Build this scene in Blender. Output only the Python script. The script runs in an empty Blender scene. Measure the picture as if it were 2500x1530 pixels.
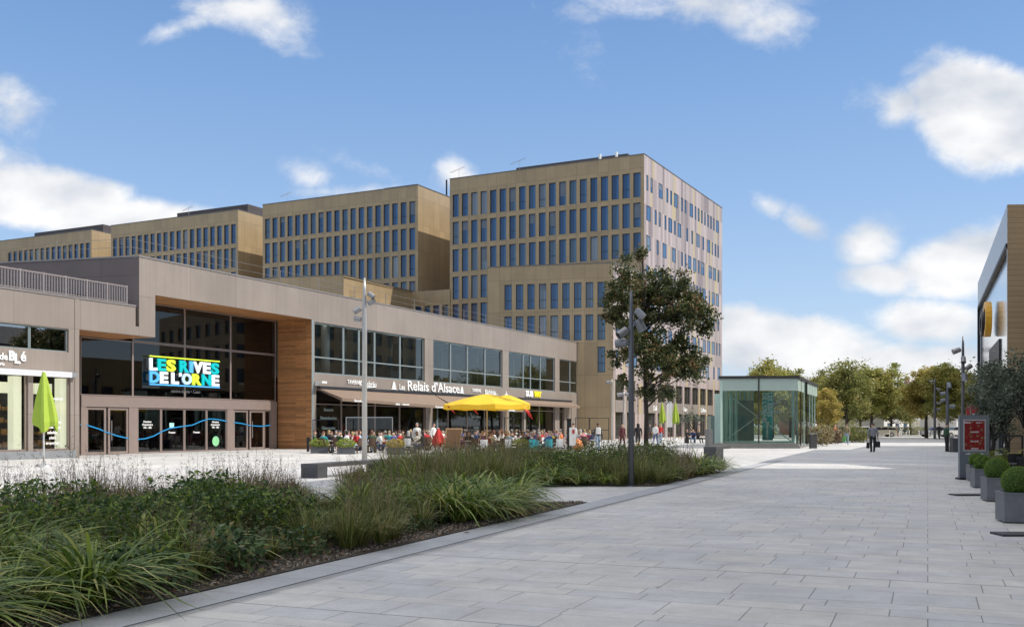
import bpy, bmesh, math, random
import numpy as np
from mathutils import Vector, Matrix
rad = math.radians
SC = bpy.context.scene
COL = SC.collection

# ------------------------------------------------------------------ camera
F, HZ, CH = 2471.0, 1037.0, 1.65      # focal length and horizon of the 2500 px wide photograph, eye height
cam_d = bpy.data.cameras.new('camera')
cam = bpy.data.objects.new('camera', cam_d); COL.objects.link(cam)
cam.location = (0, 0, CH); cam.rotation_euler = (rad(90), 0, 0)
cam_d.sensor_width = 36.0; cam_d.lens = 36.0 * F / 2500.0
cam_d.shift_y = (HZ - 765.0) / 2500.0
cam_d.clip_end = 6000
SC.camera = cam

# ------------------------------------------------------------------ light
SUN_EL, SUN_DIR = rad(46.5), (0.99, -0.13)
SC.view_settings.view_transform = 'Standard'; SC.view_settings.look = 'None'
SC.view_settings.gamma = 1.0; SC.view_settings.exposure = 0.24
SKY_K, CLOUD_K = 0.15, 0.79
sun_d = bpy.data.lights.new('sun', 'SUN'); sun_d.energy = 3.7; sun_d.angle = rad(0.5); sun_d.color = (1.0, 0.95, 0.87)
sun = bpy.data.objects.new('sun', sun_d); COL.objects.link(sun)
_s = Vector((SUN_DIR[0] * math.cos(SUN_EL), SUN_DIR[1] * math.cos(SUN_EL), math.sin(SUN_EL))).normalized()
sun.rotation_euler = _s.to_track_quat('Z', 'Y').to_euler()
sun.location = (40, -20, 60)

W = bpy.data.worlds.new("World"); SC.world = W; W.use_nodes = True
wt = W.node_tree; wn = wt.nodes; wl = wt.links; wn.clear()
def WN(t, **k):
    n = wn.new(t)
    for a, b in k.items(): setattr(n, a, b)
    return n
def WM(op, a, b=None, c=None, clamp=False):
    n = wn.new('ShaderNodeMath'); n.operation = op; n.use_clamp = clamp
    for i, v in enumerate((a, b, c)):
        if v is None: continue
        if isinstance(v, (int, float)): n.inputs[i].default_value = v
        else: wl.new(v, n.inputs[i])
    return n.outputs[0]
sky = WN('ShaderNodeTexSky', sky_type='NISHITA', sun_disc=False, sun_elevation=SUN_EL,
         sun_rotation=math.atan2(SUN_DIR[0], SUN_DIR[1]), altitude=50, air_density=1.0, dust_density=0.35, ozone_density=3.2)
hsv = WN('ShaderNodeHueSaturation'); hsv.inputs['Saturation'].default_value = 0.92; hsv.inputs['Value'].default_value = 1.0
wl.new(sky.outputs[0], hsv.inputs['Color'])
tc = WN('ShaderNodeTexCoord'); sep = WN('ShaderNodeSeparateXYZ'); wl.new(tc.outputs['Generated'], sep.inputs[0])
ay = WM('MAXIMUM', WM('ABSOLUTE', sep.outputs[1]), 0.06)
uu = WM('DIVIDE', sep.outputs[0], ay); vv = WM('DIVIDE', sep.outputs[2], ay)
comb = WN('ShaderNodeCombineXYZ'); wl.new(uu, comb.inputs[0]); wl.new(vv, comb.inputs[1])
# paler, hazier blue towards the horizon than the clear-air model gives
gz = WN('ShaderNodeValToRGB'); wl.new(sep.outputs[2], gz.inputs[0]); ge = gz.color_ramp.elements
def gcol(r, g, b): r, g, b = r * .87, g * .87, b * .87; return (r / SKY_K / 8, g / SKY_K / 8, b / SKY_K / 8, 1)
ge[0].position = 0.0; ge[0].color = gcol(.52, .66, .84); ge[1].position = 0.45; ge[1].color = gcol(.12, .27, .60)
for p_, c_ in ((.1, (.42, .58, .82)), (.2, (.30, .48, .78)), (.33, (.19, .37, .70))):
    q_ = ge.new(p_); q_.color = gcol(*c_)
gs = WN('ShaderNodeVectorMath', operation='SCALE'); wl.new(gz.outputs[0], gs.inputs[0]); gs.inputs['Scale'].default_value = 8.0
gm_ = WN('ShaderNodeMix', data_type='RGBA'); gm_.inputs[0].default_value = 0.72; wl.new(hsv.outputs[0], gm_.inputs[6]); wl.new(gs.outputs[0], gm_.inputs[7])
bg1 = WN('ShaderNodeBackground'); bg1.inputs[1].default_value = SKY_K; wl.new(gm_.outputs[2], bg1.inputs[0])
def noise(vec, scale, detail, rough=0.55, dist=0.0, sx=1, sy=1, off=(0, 0, 0)):
    m = WN('ShaderNodeMapping'); m.inputs['Scale'].default_value = (sx, sy, 1); m.inputs['Location'].default_value = off
    wl.new(vec, m.inputs[0])
    n = WN('ShaderNodeTexNoise'); n.inputs['Scale'].default_value = scale; n.inputs['Detail'].default_value = detail
    n.inputs['Roughness'].default_value = rough; n.inputs['Distortion'].default_value = dist
    wl.new(m.outputs[0], n.inputs['Vector']); return n.outputs['Fac']
n_big = noise(comb.outputs[0], 5.0, 8, 0.56, 0.35, 1, 1.35)
n_small = noise(comb.outputs[0], 19.0, 8, 0.64, 0.25, 1, 1.2, (3, 1, 0))
n_light = noise(comb.outputs[0], 9.0, 4, 0.5, 0.1, 1, 1.8, (0.3, 0.045, 0))
# clouds where they stand in the sky: azimuth/elevation slopes, sizes, tilt, density
def blob(px, py, rx, ry, rot=0, amp=1.0, p=1.0):
    m = WN('ShaderNodeMapping', vector_type='TEXTURE')
    m.inputs['Location'].default_value = ((px - 1250) / F, (HZ - py) / F, 0)
    m.inputs['Rotation'].default_value = (0, 0, rad(rot)); m.inputs['Scale'].default_value = (rx / F, ry / F, 1)
    wl.new(comb.outputs[0], m.inputs[0])
    l = WN('ShaderNodeVectorMath', operation='LENGTH'); wl.new(m.outputs[0], l.inputs[0])
    return WM('MULTIPLY', WM('SUBTRACT', 1.0, l.outputs['Value'], clamp=False), amp)
BL = [(600, 20, 150, 55, -8, .40), (690, 60, 50, 70, 60, .30), (420, 75, 90, 26, 20, .26),
      (1720, 10, 240, 75, -6, .62), (1870, 55, 100, 50, 10, .38),
      (2390, 265, 225, 150, -22, 1.75), (2210, 255, 100, 65, 10, .7), (2470, 345, 110, 85, 0, 1.1), (2180, 245, 90, 60, 0, .32),
      (1870, 500, 75, 42, -25, .7), (1960, 545, 95, 40, -25, .6),
      (2120, 600, 105, 80, 0, .8), (2160, 680, 150, 55, 0, 1.0), (2340, 650, 210, 95, 12, 1.3), (2440, 600, 100, 60, 20, .8),
      (2270, 785, 180, 70, -5, 1.25), (1900, 840, 330, 95, -4, 1.35), (2250, 900, 450, 80, 0, 1.1), (1450, 900, 500, 60, 0, .7),
      (90, 495, 330, 90, -8, 1.15), (380, 540, 260, 62, -6, 1.0), (740, 430, 110, 52, -18, .5), (880, 405, 90, 28, -22, .25),
      (1110, 425, 60, 40, -10, .4), (30, 260, 80, 55, -25, .3), (1400, 140, 60, 45, -30, .1), (800, 470, 260, 30, 0, .4), (2800, 300, 300, 250, 0, 1.0), (-350, 430, 400, 130, 0, .9), (3200, 800, 500, 160, 0, .9)]
den = None
for b in BL:
    d = blob(*b)
    den = d if den is None else WM('MAXIMUM', den, d)
den = WM('MAXIMUM', den, -0.55)
nn = WM('ADD', WM('MULTIPLY', WM('SUBTRACT', n_big, 0.5), 1.75), WM('MULTIPLY', WM('SUBTRACT', n_small, 0.5), 0.85))
# bright broken cloud added overhead, out of view, to fill the shade below
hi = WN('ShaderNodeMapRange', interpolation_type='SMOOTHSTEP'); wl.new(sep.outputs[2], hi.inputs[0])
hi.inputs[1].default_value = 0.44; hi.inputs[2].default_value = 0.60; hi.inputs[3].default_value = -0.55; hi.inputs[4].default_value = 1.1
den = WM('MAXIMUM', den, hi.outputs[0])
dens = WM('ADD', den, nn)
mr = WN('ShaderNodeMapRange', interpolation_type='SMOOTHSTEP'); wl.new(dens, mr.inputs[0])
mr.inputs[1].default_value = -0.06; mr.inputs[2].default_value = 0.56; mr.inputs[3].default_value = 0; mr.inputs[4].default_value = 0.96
up = WN('ShaderNodeMapRange'); wl.new(sep.outputs[2], up.inputs[0])
up.inputs[1].default_value = -0.02; up.inputs[2].default_value = 0.0; up.inputs[3].default_value = 0; up.inputs[4].default_value = 1
mask = WM('MULTIPLY', mr.outputs[0], up.outputs[0])
lr = WN('ShaderNodeValToRGB'); wl.new(WM('ADD', WM('MULTIPLY', n_light, 0.9), WM('MULTIPLY', n_big, 0.1)), lr.inputs[0])
lr.color_ramp.elements[0].position = 0.34; lr.color_ramp.elements[0].color = (0.70, 0.745, 0.82, 1)
lr.color_ramp.elements[1].position = 0.60; lr.color_ramp.elements[1].color = (1.12, 1.11, 1.10, 1)
bg2 = WN('ShaderNodeBackground'); hk = WN('ShaderNodeMapRange'); wl.new(sep.outputs[2], hk.inputs[0]); hk.inputs[1].default_value = 0.46; hk.inputs[2].default_value = 0.7; hk.inputs[3].default_value = CLOUD_K; hk.inputs[4].default_value = CLOUD_K * 1.52; wl.new(hk.outputs[0], bg2.inputs[1]); wl.new(lr.outputs[0], bg2.inputs[0])  # overhead cloud made brighter still, for more fill on shaded ground
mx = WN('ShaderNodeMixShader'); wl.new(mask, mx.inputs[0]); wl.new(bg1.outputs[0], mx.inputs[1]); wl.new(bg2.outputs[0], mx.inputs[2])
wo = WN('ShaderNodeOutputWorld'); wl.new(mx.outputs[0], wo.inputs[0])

# ------------------------------------------------------------------ materials
MATS = {}
def nmat(name):
    m = bpy.data.materials.new(name); m.use_nodes = True
    nt = m.node_tree; b = nt.nodes['Principled BSDF']
    return m, nt, b
def lk(nt, a, b): nt.links.new(a, b)
def nd(nt, t, **k):
    n = nt.nodes.new(t)
    for a, b in k.items(): setattr(n, a, b)
    return n
def setv(n, d):
    for k, v in d.items(): n.inputs[k].default_value = v
def rgb(r, g, b): return (r, g, b, 1)
def mat(name, col, rough=0.6, metal=0.0, var=0.15, scale=3.0, bump=0.0, spec=0.5, coat=0.0, emit=None):
    if name in MATS: return MATS[name]
    m, nt, b = nmat(name)
    setv(b, {'Roughness': rough, 'Metallic': metal, 'Specular IOR Level': spec, 'Coat Weight': coat})
    c = Vector(col[:3])
    if var > 0:
        t = nd(nt, 'ShaderNodeTexCoord'); n = nd(nt, 'ShaderNodeTexNoise'); setv(n, {'Scale': scale, 'Detail': 5, 'Roughness': 0.6})
        lk(nt, t.outputs['Object'], n.inputs['Vector'])
        r = nd(nt, 'ShaderNodeValToRGB'); lk(nt, n.outputs['Fac'], r.inputs[0])
        r.color_ramp.elements[0].position = 0.3; r.color_ramp.elements[0].color = (*(c * (1 - var)), 1)
        r.color_ramp.elements[1].position = 0.7; r.color_ramp.elements[1].color = (*[min(1, x) for x in (c * (1 + var))], 1)
        lk(nt, r.outputs[0], b.inputs['Base Color'])
        if bump:
            bp = nd(nt, 'ShaderNodeBump'); setv(bp, {'Strength': bump, 'Distance': 0.02}); lk(nt, n.outputs['Fac'], bp.inputs['Height']); lk(nt, bp.outputs[0], b.inputs['Normal'])
    else: b.inputs['Base Color'].default_value = (*c, 1)
    if emit: setv(b, {'Emission Color': (*col[:3], 1), 'Emission Strength': emit})
    MATS[name] = m; return m

def panel_mat(name, col, bw, bh, rough=0.5, metal=0.0, var=0.08, seam=0.004, seamcol=None, offset=0.0, colors=None, streak=0.0):
    """sheet cladding: panels laid out in metres on the facade's UV"""
    m, nt, b = nmat(name); setv(b, {'Roughness': rough, 'Metallic': metal})
    uv = nd(nt, 'ShaderNodeUVMap'); br = nd(nt, 'ShaderNodeTexBrick'); br.offset = offset; br.offset_frequency = 2
    setv(br, {'Scale': 1.0, 'Brick Width': bw, 'Row Height': bh, 'Mortar Size': seam, 'Mortar Smooth': 0.1, 'Bias': 0.0})
    c = Vector(col); br.inputs['Color1'].default_value = (*(c * (1 - var)), 1); br.inputs['Color2'].default_value = (*(c * (1 + var)), 1)
    br.inputs['Mortar'].default_value = (*(seamcol or (c * 0.55)), 1)
    lk(nt, uv.outputs[0], br.inputs['Vector'])
    n = nd(nt, 'ShaderNodeTexNoise'); setv(n, {'Scale': 0.35, 'Detail': 6, 'Roughness': 0.6}); lk(nt, uv.outputs[0], n.inputs['Vector'])
    mp = nd(nt, 'ShaderNodeMapRange'); lk(nt, n.outputs['Fac'], mp.inputs[0]); setv(mp, {1: 0.3, 2: 0.7, 3: 0.9, 4: 1.08})
    mu = nd(nt, 'ShaderNodeMix', data_type='RGBA', blend_type='MULTIPLY'); mu.inputs[0].default_value = 1
    lk(nt, br.outputs['Color'], mu.inputs[6]); lk(nt, mp.outputs[0], mu.inputs[7])
    out = mu.outputs[2]
    if streak:
        mm = nd(nt, 'ShaderNodeMapping'); mm.inputs['Scale'].default_value = (6, 0.15, 1); lk(nt, uv.outputs[0], mm.inputs[0])
        n2 = nd(nt, 'ShaderNodeTexNoise'); setv(n2, {'Scale': 1.0, 'Detail': 4}); lk(nt, mm.outputs[0], n2.inputs['Vector'])
        m2 = nd(nt, 'ShaderNodeMapRange'); lk(nt, n2.outputs['Fac'], m2.inputs[0]); setv(m2, {1: 0.3, 2: 0.7, 3: 1 - streak, 4: 1 + streak})
        mu2 = nd(nt, 'ShaderNodeMix', data_type='RGBA', blend_type='MULTIPLY'); mu2.inputs[0].default_value = 1
        lk(nt, out, mu2.inputs[6]); lk(nt, m2.outputs[0], mu2.inputs[7]); out = mu2.outputs[2]
    lk(nt, out, b.inputs['Base Color'])
    bp = nd(nt, 'ShaderNodeBump'); setv(bp, {'Strength': 0.35, 'Distance': 0.01}); lk(nt, br.outputs['Fac'], bp.inputs['Height']); bp.invert = True
    lk(nt, bp.outputs[0], b.inputs['Normal'])
    MATS[name] = m; return m

def stripe_mat(name):
    """tall narrow cassettes whose anodised colour changes from one to the next and from storey to storey"""
    m, nt, b = nmat(name); setv(b, {'Roughness': 0.42, 'Metallic': 0.25})
    uv = nd(nt, 'ShaderNodeUVMap'); s = nd(nt, 'ShaderNodeSeparateXYZ'); lk(nt, uv.outputs[0], s.inputs[0])
    def M(op, a, b_=None):
        n = nd(nt, 'ShaderNodeMath', operation=op)
        for i, v in enumerate((a, b_)):
            if v is None: continue
            if isinstance(v, (int, float)): n.inputs[i].default_value = v
            else: lk(nt, v, n.inputs[i])
        return n.outputs[0]
    fu = M('FLOOR', M('DIVIDE', s.outputs[0], 0.75)); fv = M('FLOOR', M('DIVIDE', M('SUBTRACT', s.outputs[1], 2.95), 3.6))
    cb = nd(nt, 'ShaderNodeCombineXYZ'); lk(nt, fu, cb.inputs[0]); lk(nt, fv, cb.inputs[1])
    wnz = nd(nt, 'ShaderNodeTexWhiteNoise', noise_dimensions='2D'); lk(nt, cb.outputs[0], wnz.inputs['Vector'])
    r = nd(nt, 'ShaderNodeValToRGB'); r.color_ramp.interpolation = 'CONSTANT'; lk(nt, wnz.outputs['Value'], r.inputs[0])
    cols = [(0.0, (.37, .29, .265)), (.26, (.47, .375, .345)), (.48, (.54, .43, .395)), (.64, (.52, .41, .23)), (.78, (.45, .37, .31)), (.9, (.27, .21, .195))]
    e = r.color_ramp.elements; e[0].position, e[0].color = 0, (*cols[0][1], 1); e[1].position, e[1].color = cols[1][0], (*cols[1][1], 1)
    for p, c in cols[2:]:
        q = e.new(p); q.color = (*c, 1)
    fr = M('FRACT', M('DIVIDE', s.outputs[0], 0.75)); g = M('GREATER_THAN', fr, 0.95)
    mxx = nd(nt, 'ShaderNodeMix', data_type='RGBA'); lk(nt, M('MULTIPLY', g, 0.5), mxx.inputs[0]); lk(nt, r.outputs[0], mxx.inputs[6]); mxx.inputs[7].default_value = (.2, .17, .16, 1)
    lk(nt, mxx.outputs[2], b.inputs['Base Color']); MATS[name] = m; return m

def wood_mat(name, col):
    m, nt, b = nmat(name); setv(b, {'Roughness': 0.55})
    uv = nd(nt, 'ShaderNodeUVMap'); br = nd(nt, 'ShaderNodeTexBrick'); br.offset = 0.37
    setv(br, {'Scale': 1.0, 'Brick Width': 2.4, 'Row Height': 0.14, 'Mortar Size': 0.008, 'Bias': 0.0})
    c = Vector(col); br.inputs['Color1'].default_value = (*(c * .72), 1); br.inputs['Color2'].default_value = (*(c * 1.3), 1); br.inputs['Mortar'].default_value = (*(c * .25), 1)
    lk(nt, uv.outputs[0], br.inputs['Vector'])
    mp = nd(nt, 'ShaderNodeMapping'); mp.inputs['Scale'].default_value = (1.2, 26, 1); lk(nt, uv.outputs[0], mp.inputs[0])
    n = nd(nt, 'ShaderNodeTexNoise'); setv(n, {'Scale': 1.5, 'Detail': 6}); lk(nt, mp.outputs[0], n.inputs['Vector'])
    mr_ = nd(nt, 'ShaderNodeMapRange'); lk(nt, n.outputs['Fac'], mr_.inputs[0]); setv(mr_, {1: .3, 2: .7, 3: .7, 4: 1.2})
    mu = nd(nt, 'ShaderNodeMix', data_type='RGBA', blend_type='MULTIPLY'); mu.inputs[0].default_value = 1
    lk(nt, br.outputs['Color'], mu.inputs[6]); lk(nt, mr_.outputs[0], mu.inputs[7]); lk(nt, mu.outputs[2], b.inputs['Base Color'])
    MATS[name] = m; return m

def glass_mat(name, tint=(.6, .68, .66), f0=0.08, rough=0.01, gloss=(1, 1, 1), ior=1.5):
    """see-through pane: tinted transparency under a Fresnel reflection"""
    m = bpy.data.materials.new(name); m.use_nodes = True; nt = m.node_tree; nt.nodes.clear()
    tr = nd(nt, 'ShaderNodeBsdfTransparent'); tr.inputs[0].default_value = (*tint, 1)
    gl = nd(nt, 'ShaderNodeBsdfGlossy'); gl.inputs['Roughness'].default_value = rough; gl.inputs['Color'].default_value = (*gloss, 1)
    lw = nd(nt, 'ShaderNodeFresnel'); lw.inputs['IOR'].default_value = ior
    ad = nd(nt, 'ShaderNodeMath', operation='ADD', use_clamp=True); lk(nt, lw.outputs[0], ad.inputs[0]); ad.inputs[1].default_value = f0
    mxs = nd(nt, 'ShaderNodeMixShader'); lk(nt, ad.outputs[0], mxs.inputs[0]); lk(nt, tr.outputs[0], mxs.inputs[1]); lk(nt, gl.outputs[0], mxs.inputs[2])
    o = nd(nt, 'ShaderNodeOutputMaterial'); lk(nt, mxs.outputs[0], o.inputs[0]); MATS[name] = m; return m

def office_glass(name):
    """solar glass of the offices: blue of the reflected sky painted into the body colour, blind tones by pane, strong reflection"""
    m, nt, b = nmat(name); setv(b, {'Roughness': 0.06, 'Specular IOR Level': 0.8, 'IOR': 1.55})
    oi = nd(nt, 'ShaderNodeObjectInfo'); r = nd(nt, 'ShaderNodeValToRGB'); lk(nt, oi.outputs['Random'], r.inputs[0])
    r.color_ramp.interpolation = 'LINEAR'
    e = r.color_ramp.elements; e[0].color = (.008, .032, .095, 1); e[1].color = (.20, .21, .22, 1); e[1].position = 1
    q = e.new(.5); q.color = (.014, .055, .15, 1); q = e.new(.8); q.color = (.045, .075, .11, 1); q = e.new(.93); q.color = (.08, .10, .13, 1)  # reflected sky blue put into the pane colour; lightest tones are blinds
    tcx = nd(nt, 'ShaderNodeTexCoord'); sp = nd(nt, 'ShaderNodeSeparateXYZ'); lk(nt, tcx.outputs['Object'], sp.inputs[0])
    st = nd(nt, 'ShaderNodeMath', operation='GREATER_THAN'); lk(nt, sp.outputs[0], st.inputs[0]); st.inputs[1].default_value = 0.12  # paler strip down one side of each pane, a painted reflection
    mx_ = nd(nt, 'ShaderNodeMix', data_type='RGBA', blend_type='ADD'); mu = nd(nt, 'ShaderNodeMath', operation='MULTIPLY'); lk(nt, st.outputs[0], mu.inputs[0]); mu.inputs[1].default_value = 1.0
    lk(nt, mu.outputs[0], mx_.inputs[0]); lk(nt, r.outputs[0], mx_.inputs[6]); mx_.inputs[7].default_value = (.022, .07, .13, 1)
    lk(nt, mx_.outputs[2], b.inputs['Base Color']); MATS[name] = m; return m

def paving_mat(name, ang, bw, rh, c1, c2, warp=0.13, mortar=(.22, .215, .205), spot=1.0):
    m, nt, b = nmat(name); setv(b, {'Roughness': 0.62, 'Specular IOR Level': 0.35})
    t = nd(nt, 'ShaderNodeTexCoord'); mp = nd(nt, 'ShaderNodeMapping'); mp.inputs['Rotation'].default_value = (0, 0, ang)
    lk(nt, t.outputs['Object'], mp.inputs[0]); s = nd(nt, 'ShaderNodeSeparateXYZ'); lk(nt, mp.outputs[0], s.inputs[0])
    # course heights vary: the cross-course coordinate is stretched and squeezed before it meets the bond
    w1 = nd(nt, 'ShaderNodeMath', operation='SINE'); k1 = nd(nt, 'ShaderNodeMath', operation='MULTIPLY'); lk(nt, s.outputs[1], k1.inputs[0]); k1.inputs[1].default_value = 2 * math.pi / (rh * 2.63); lk(nt, k1.outputs[0], w1.inputs[0])
    w2 = nd(nt, 'ShaderNodeMath', operation='MULTIPLY_ADD'); lk(nt, w1.outputs[0], w2.inputs[0]); w2.inputs[1].default_value = warp; lk(nt, s.outputs[1], w2.inputs[2])
    cb = nd(nt, 'ShaderNodeCombineXYZ'); lk(nt, s.outputs[0], cb.inputs[0]); lk(nt, w2.outputs[0], cb.inputs[1])
    br = nd(nt, 'ShaderNodeTexBrick'); br.offset = 0.42; br.offset_frequency = 2; br.squash = 1.18; br.squash_frequency = 3
    setv(br, {'Scale': 1.0, 'Brick Width': bw, 'Row Height': rh, 'Mortar Size': 0.006, 'Mortar Smooth': 0.2, 'Bias': -0.1})
    br.inputs['Color1'].default_value = (*c1, 1); br.inputs['Color2'].default_value = (*c2, 1); br.inputs['Mortar'].default_value = (*mortar, 1)
    lk(nt, cb.outputs[0], br.inputs['Vector'])
    def nz(sc, d, lo, hi, rgh=.6):
        n = nd(nt, 'ShaderNodeTexNoise'); setv(n, {'Scale': sc, 'Detail': d, 'Roughness': rgh}); lk(nt, t.outputs['Object'], n.inputs['Vector'])
        q = nd(nt, 'ShaderNodeMapRange'); lk(nt, n.outputs['Fac'], q.inputs[0]); setv(q, {1: .3, 2: .7, 3: lo, 4: hi}); return q.outputs[0], n
    col = br.outputs['Color']
    for sc, d, lo, hi in ((110, 3, .78, 1.18), (0.3, 5, .82, 1.10), (2.2, 6, .86, 1.09), (14, 5, .94, 1.05)):
        f, _ = nz(sc, d, lo, hi)
        mu = nd(nt, 'ShaderNodeMix', data_type='RGBA', blend_type='MULTIPLY'); mu.inputs[0].default_value = 1
        lk(nt, col, mu.inputs[6]); lk(nt, f, mu.inputs[7]); col = mu.outputs[2]
    # chewing gum and drip stains
    v = nd(nt, 'ShaderNodeTexVoronoi'); setv(v, {'Scale': 0.9, 'Randomness': 1}); lk(nt, t.outputs['Object'], v.inputs['Vector'])
    g = nd(nt, 'ShaderNodeMapRange', interpolation_type='SMOOTHSTEP'); lk(nt, v.outputs['Distance'], g.inputs[0]); setv(g, {1: .018, 2: .05, 3: 0.55 * spot, 4: 0})
    md = nd(nt, 'ShaderNodeMix', data_type='RGBA'); lk(nt, g.outputs[0], md.inputs[0]); lk(nt, col, md.inputs[6]); md.inputs[7].default_value = (.13, .12, .11, 1)
    lk(nt, md.outputs[2], b.inputs['Base Color'])
    bp = nd(nt, 'ShaderNodeBump'); bp.invert = True; setv(bp, {'Strength': 0.5, 'Distance': 0.006}); lk(nt, br.outputs['Fac'], bp.inputs['Height']); lk(nt, bp.outputs[0], b.inputs['Normal'])
    MATS[name] = m; return m

def leaf_mat(name, stops, transl=0.35, rough=0.5):
    """leaves: each blade or leaf has its own colour out of the ramp, light shines through a little"""
    m, nt, b = nmat(name); setv(b, {'Roughness': rough, 'Specular IOR Level': 0.35})
    a = nd(nt, 'ShaderNodeAttribute', attribute_name='rnd'); r = nd(nt, 'ShaderNodeValToRGB'); lk(nt, a.outputs['Fac'], r.inputs[0])
    e = r.color_ramp.elements
    e[0].position, e[0].color = stops[0][0], (*stops[0][1], 1); e[1].position, e[1].color = stops[-1][0], (*stops[-1][1], 1)
    for p, c in stops[1:-1]:
        q = e.new(p); q.color = (*c, 1)
    lk(nt, r.outputs[0], b.inputs['Base Color'])
    t = nd(nt, 'ShaderNodeBsdfTranslucent'); lk(nt, r.outputs[0], t.inputs[0])
    mx_ = nd(nt, 'ShaderNodeMixShader'); mx_.inputs[0].default_value = transl; lk(nt, b.outputs[0], mx_.inputs[1]); lk(nt, t.outputs[0], mx_.inputs[2])
    lk(nt, mx_.outputs[0], nt.nodes['Material Output'].inputs[0]); MATS[name] = m; return m

# ------------------------------------------------------------------ geometry helpers
def tag(o, label=None, cat=None, group=None, kind=None):
    if label: o['label'] = label
    if cat: o['category'] = cat
    if group: o['group'] = group
    if kind: o['kind'] = kind
    return o
def empty(name, loc=(0, 0, 0), rz=0.0, label=None, cat=None, group=None, kind=None):
    o = bpy.data.objects.new(name, None); COL.objects.link(o); o.location = loc; o.rotation_euler = (0, 0, rz)
    o.empty_display_size = 0.2
    return tag(o, label, cat, group, kind)
def attach(o, parent):
    """parent o keeping the place its coordinates were written for"""
    if parent is None: return
    o.parent = parent
    m = Matrix.Translation(parent.location) @ parent.rotation_euler.to_matrix().to_4x4()
    p = parent
    if parent.parent is not None and parent.type != 'EMPTY':
        m = world_of(parent)
    o.matrix_parent_inverse = m.inverted()
def world_of(o):
    m = Matrix.Translation(o.location) @ o.rotation_euler.to_matrix().to_4x4()
    if o.parent is None: return m
    return world_of(o.parent) @ o.matrix_parent_inverse @ m
class MB:
    def __init__(s): s.v = []; s.f = []; s.m = []; s.uv = []
    def face(s, pts, mat=0, uv=None):
        i = len(s.v); s.v += [tuple(p) for p in pts]; s.f.append(tuple(range(i, i + len(pts)))); s.m.append(mat)
        if uv is None:
            # flat metre mapping from the face's own plane
            P = [Vector(p) for p in pts]; n = (P[1] - P[0]).cross(P[2] - P[0])
            if abs(n.z) > 0.7 * n.length: uv = [(p.x, p.y) for p in P]
            else:
                h = Vector((-n.y, n.x, 0)); h = h.normalized() if h.length > 1e-9 else Vector((1, 0, 0)); uv = [(p.dot(h), p.z) for p in P]
        s.uv += list(uv)
    def quad(s, a, b, c, d, mat=0, uv=None): s.face((a, b, c, d), mat, uv)
    def box(s, c, size, mat=0, X=(1, 0, 0), Y=(0, 1, 0), Z=(0, 0, 1)):
        c = Vector(c); X = Vector(X) * size[0] / 2; Y = Vector(Y) * size[1] / 2; Z = Vector(Z) * size[2] / 2
        p = [c + X * i + Y * j + Z * k for k in (-1, 1) for j in (-1, 1) for i in (-1, 1)]
        for q in ((0, 2, 3, 1), (4, 5, 7, 6), (0, 1, 5, 4), (2, 6, 7, 3), (0, 4, 6, 2), (1, 3, 7, 5)): s.face([p[i] for i in q], mat)
    def tube(s, pts, rs, n=8, mat=0, caps=True):
        pts = [Vector(p) for p in pts]; rings = []
        if isinstance(rs, (int, float)): rs = [rs] * len(pts)
        ref = None
        for i, p in enumerate(pts):
            d = (pts[min(i + 1, len(pts) - 1)] - pts[max(i - 1, 0)]).normalized()
            a = d.orthogonal().normalized() if ref is None else (ref - d * ref.dot(d))
            if a.length < 1e-6: a = d.orthogonal()
            a.normalize(); ref = a; b = d.cross(a)
            rings.append([p + (a * math.cos(2 * math.pi * k / n) + b * math.sin(2 * math.pi * k / n)) * rs[i] for k in range(n)])
        base = len(s.v)
        for r in rings: s.v += [tuple(x) for x in r]
        for i in range(len(rings) - 1):
            for k in range(n):
                a = base + i * n + k; b2 = base + i * n + (k + 1) % n
                s.f.append((a, b2, b2 + n, a + n)); s.m.append(mat); s.uv += [(k / n, i), ((k + 1) / n, i), ((k + 1) / n, i + 1), (k / n, i + 1)]
        if caps:
            s.f.append(tuple(base + k for k in range(n))[::-1]); s.m.append(mat); s.uv += [(0, 0)] * n
            s.f.append(tuple(base + (len(rings) - 1) * n + k for k in range(n))); s.m.append(mat); s.uv += [(0, 0)] * n
    def bar(s, a, b, w, h, mat=0, up=(0, 0, 1)):
        a = Vector(a); b = Vector(b); d = b - a; L = d.length; d.normalize(); u = Vector(up); x = d.cross(u)
        if x.length < 1e-4: u = Vector((1, 0, 0)); x = d.cross(u)
        x.normalize(); u = x.cross(d); s.box((a + b) / 2, (L, w, h), mat, d, x, u)
    def lathe(s, prof, c=(0, 0, 0), n=16, mat=0):
        c = Vector(c); base = len(s.v)
        for r, z in prof:
            for k in range(n): s.v.append((c.x + r * math.cos(2 * math.pi * k / n), c.y + r * math.sin(2 * math.pi * k / n), c.z + z))
        for i in range(len(prof) - 1):
            for k in range(n):
                a = base + i * n + k; b = base + i * n + (k + 1) % n
                s.f.append((a, b, b + n, a + n)); s.m.append(mat); s.uv += [(k / n, i), ((k + 1) / n, i), ((k + 1) / n, i + 1), (k / n, i + 1)]
    def prism(s, poly, z0, z1, mat=0, cap=True, bottom=False):
        n = len(poly)
        for i in range(n):
            a, b = poly[i], poly[(i + 1) % n]
            s.face([(a[0], a[1], z0), (b[0], b[1], z0), (b[0], b[1], z1), (a[0], a[1], z1)], mat)
        if cap: s.face([(p[0], p[1], z1) for p in poly], mat)
        if bottom: s.face([(p[0], p[1], z0) for p in poly][::-1], mat)
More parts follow.
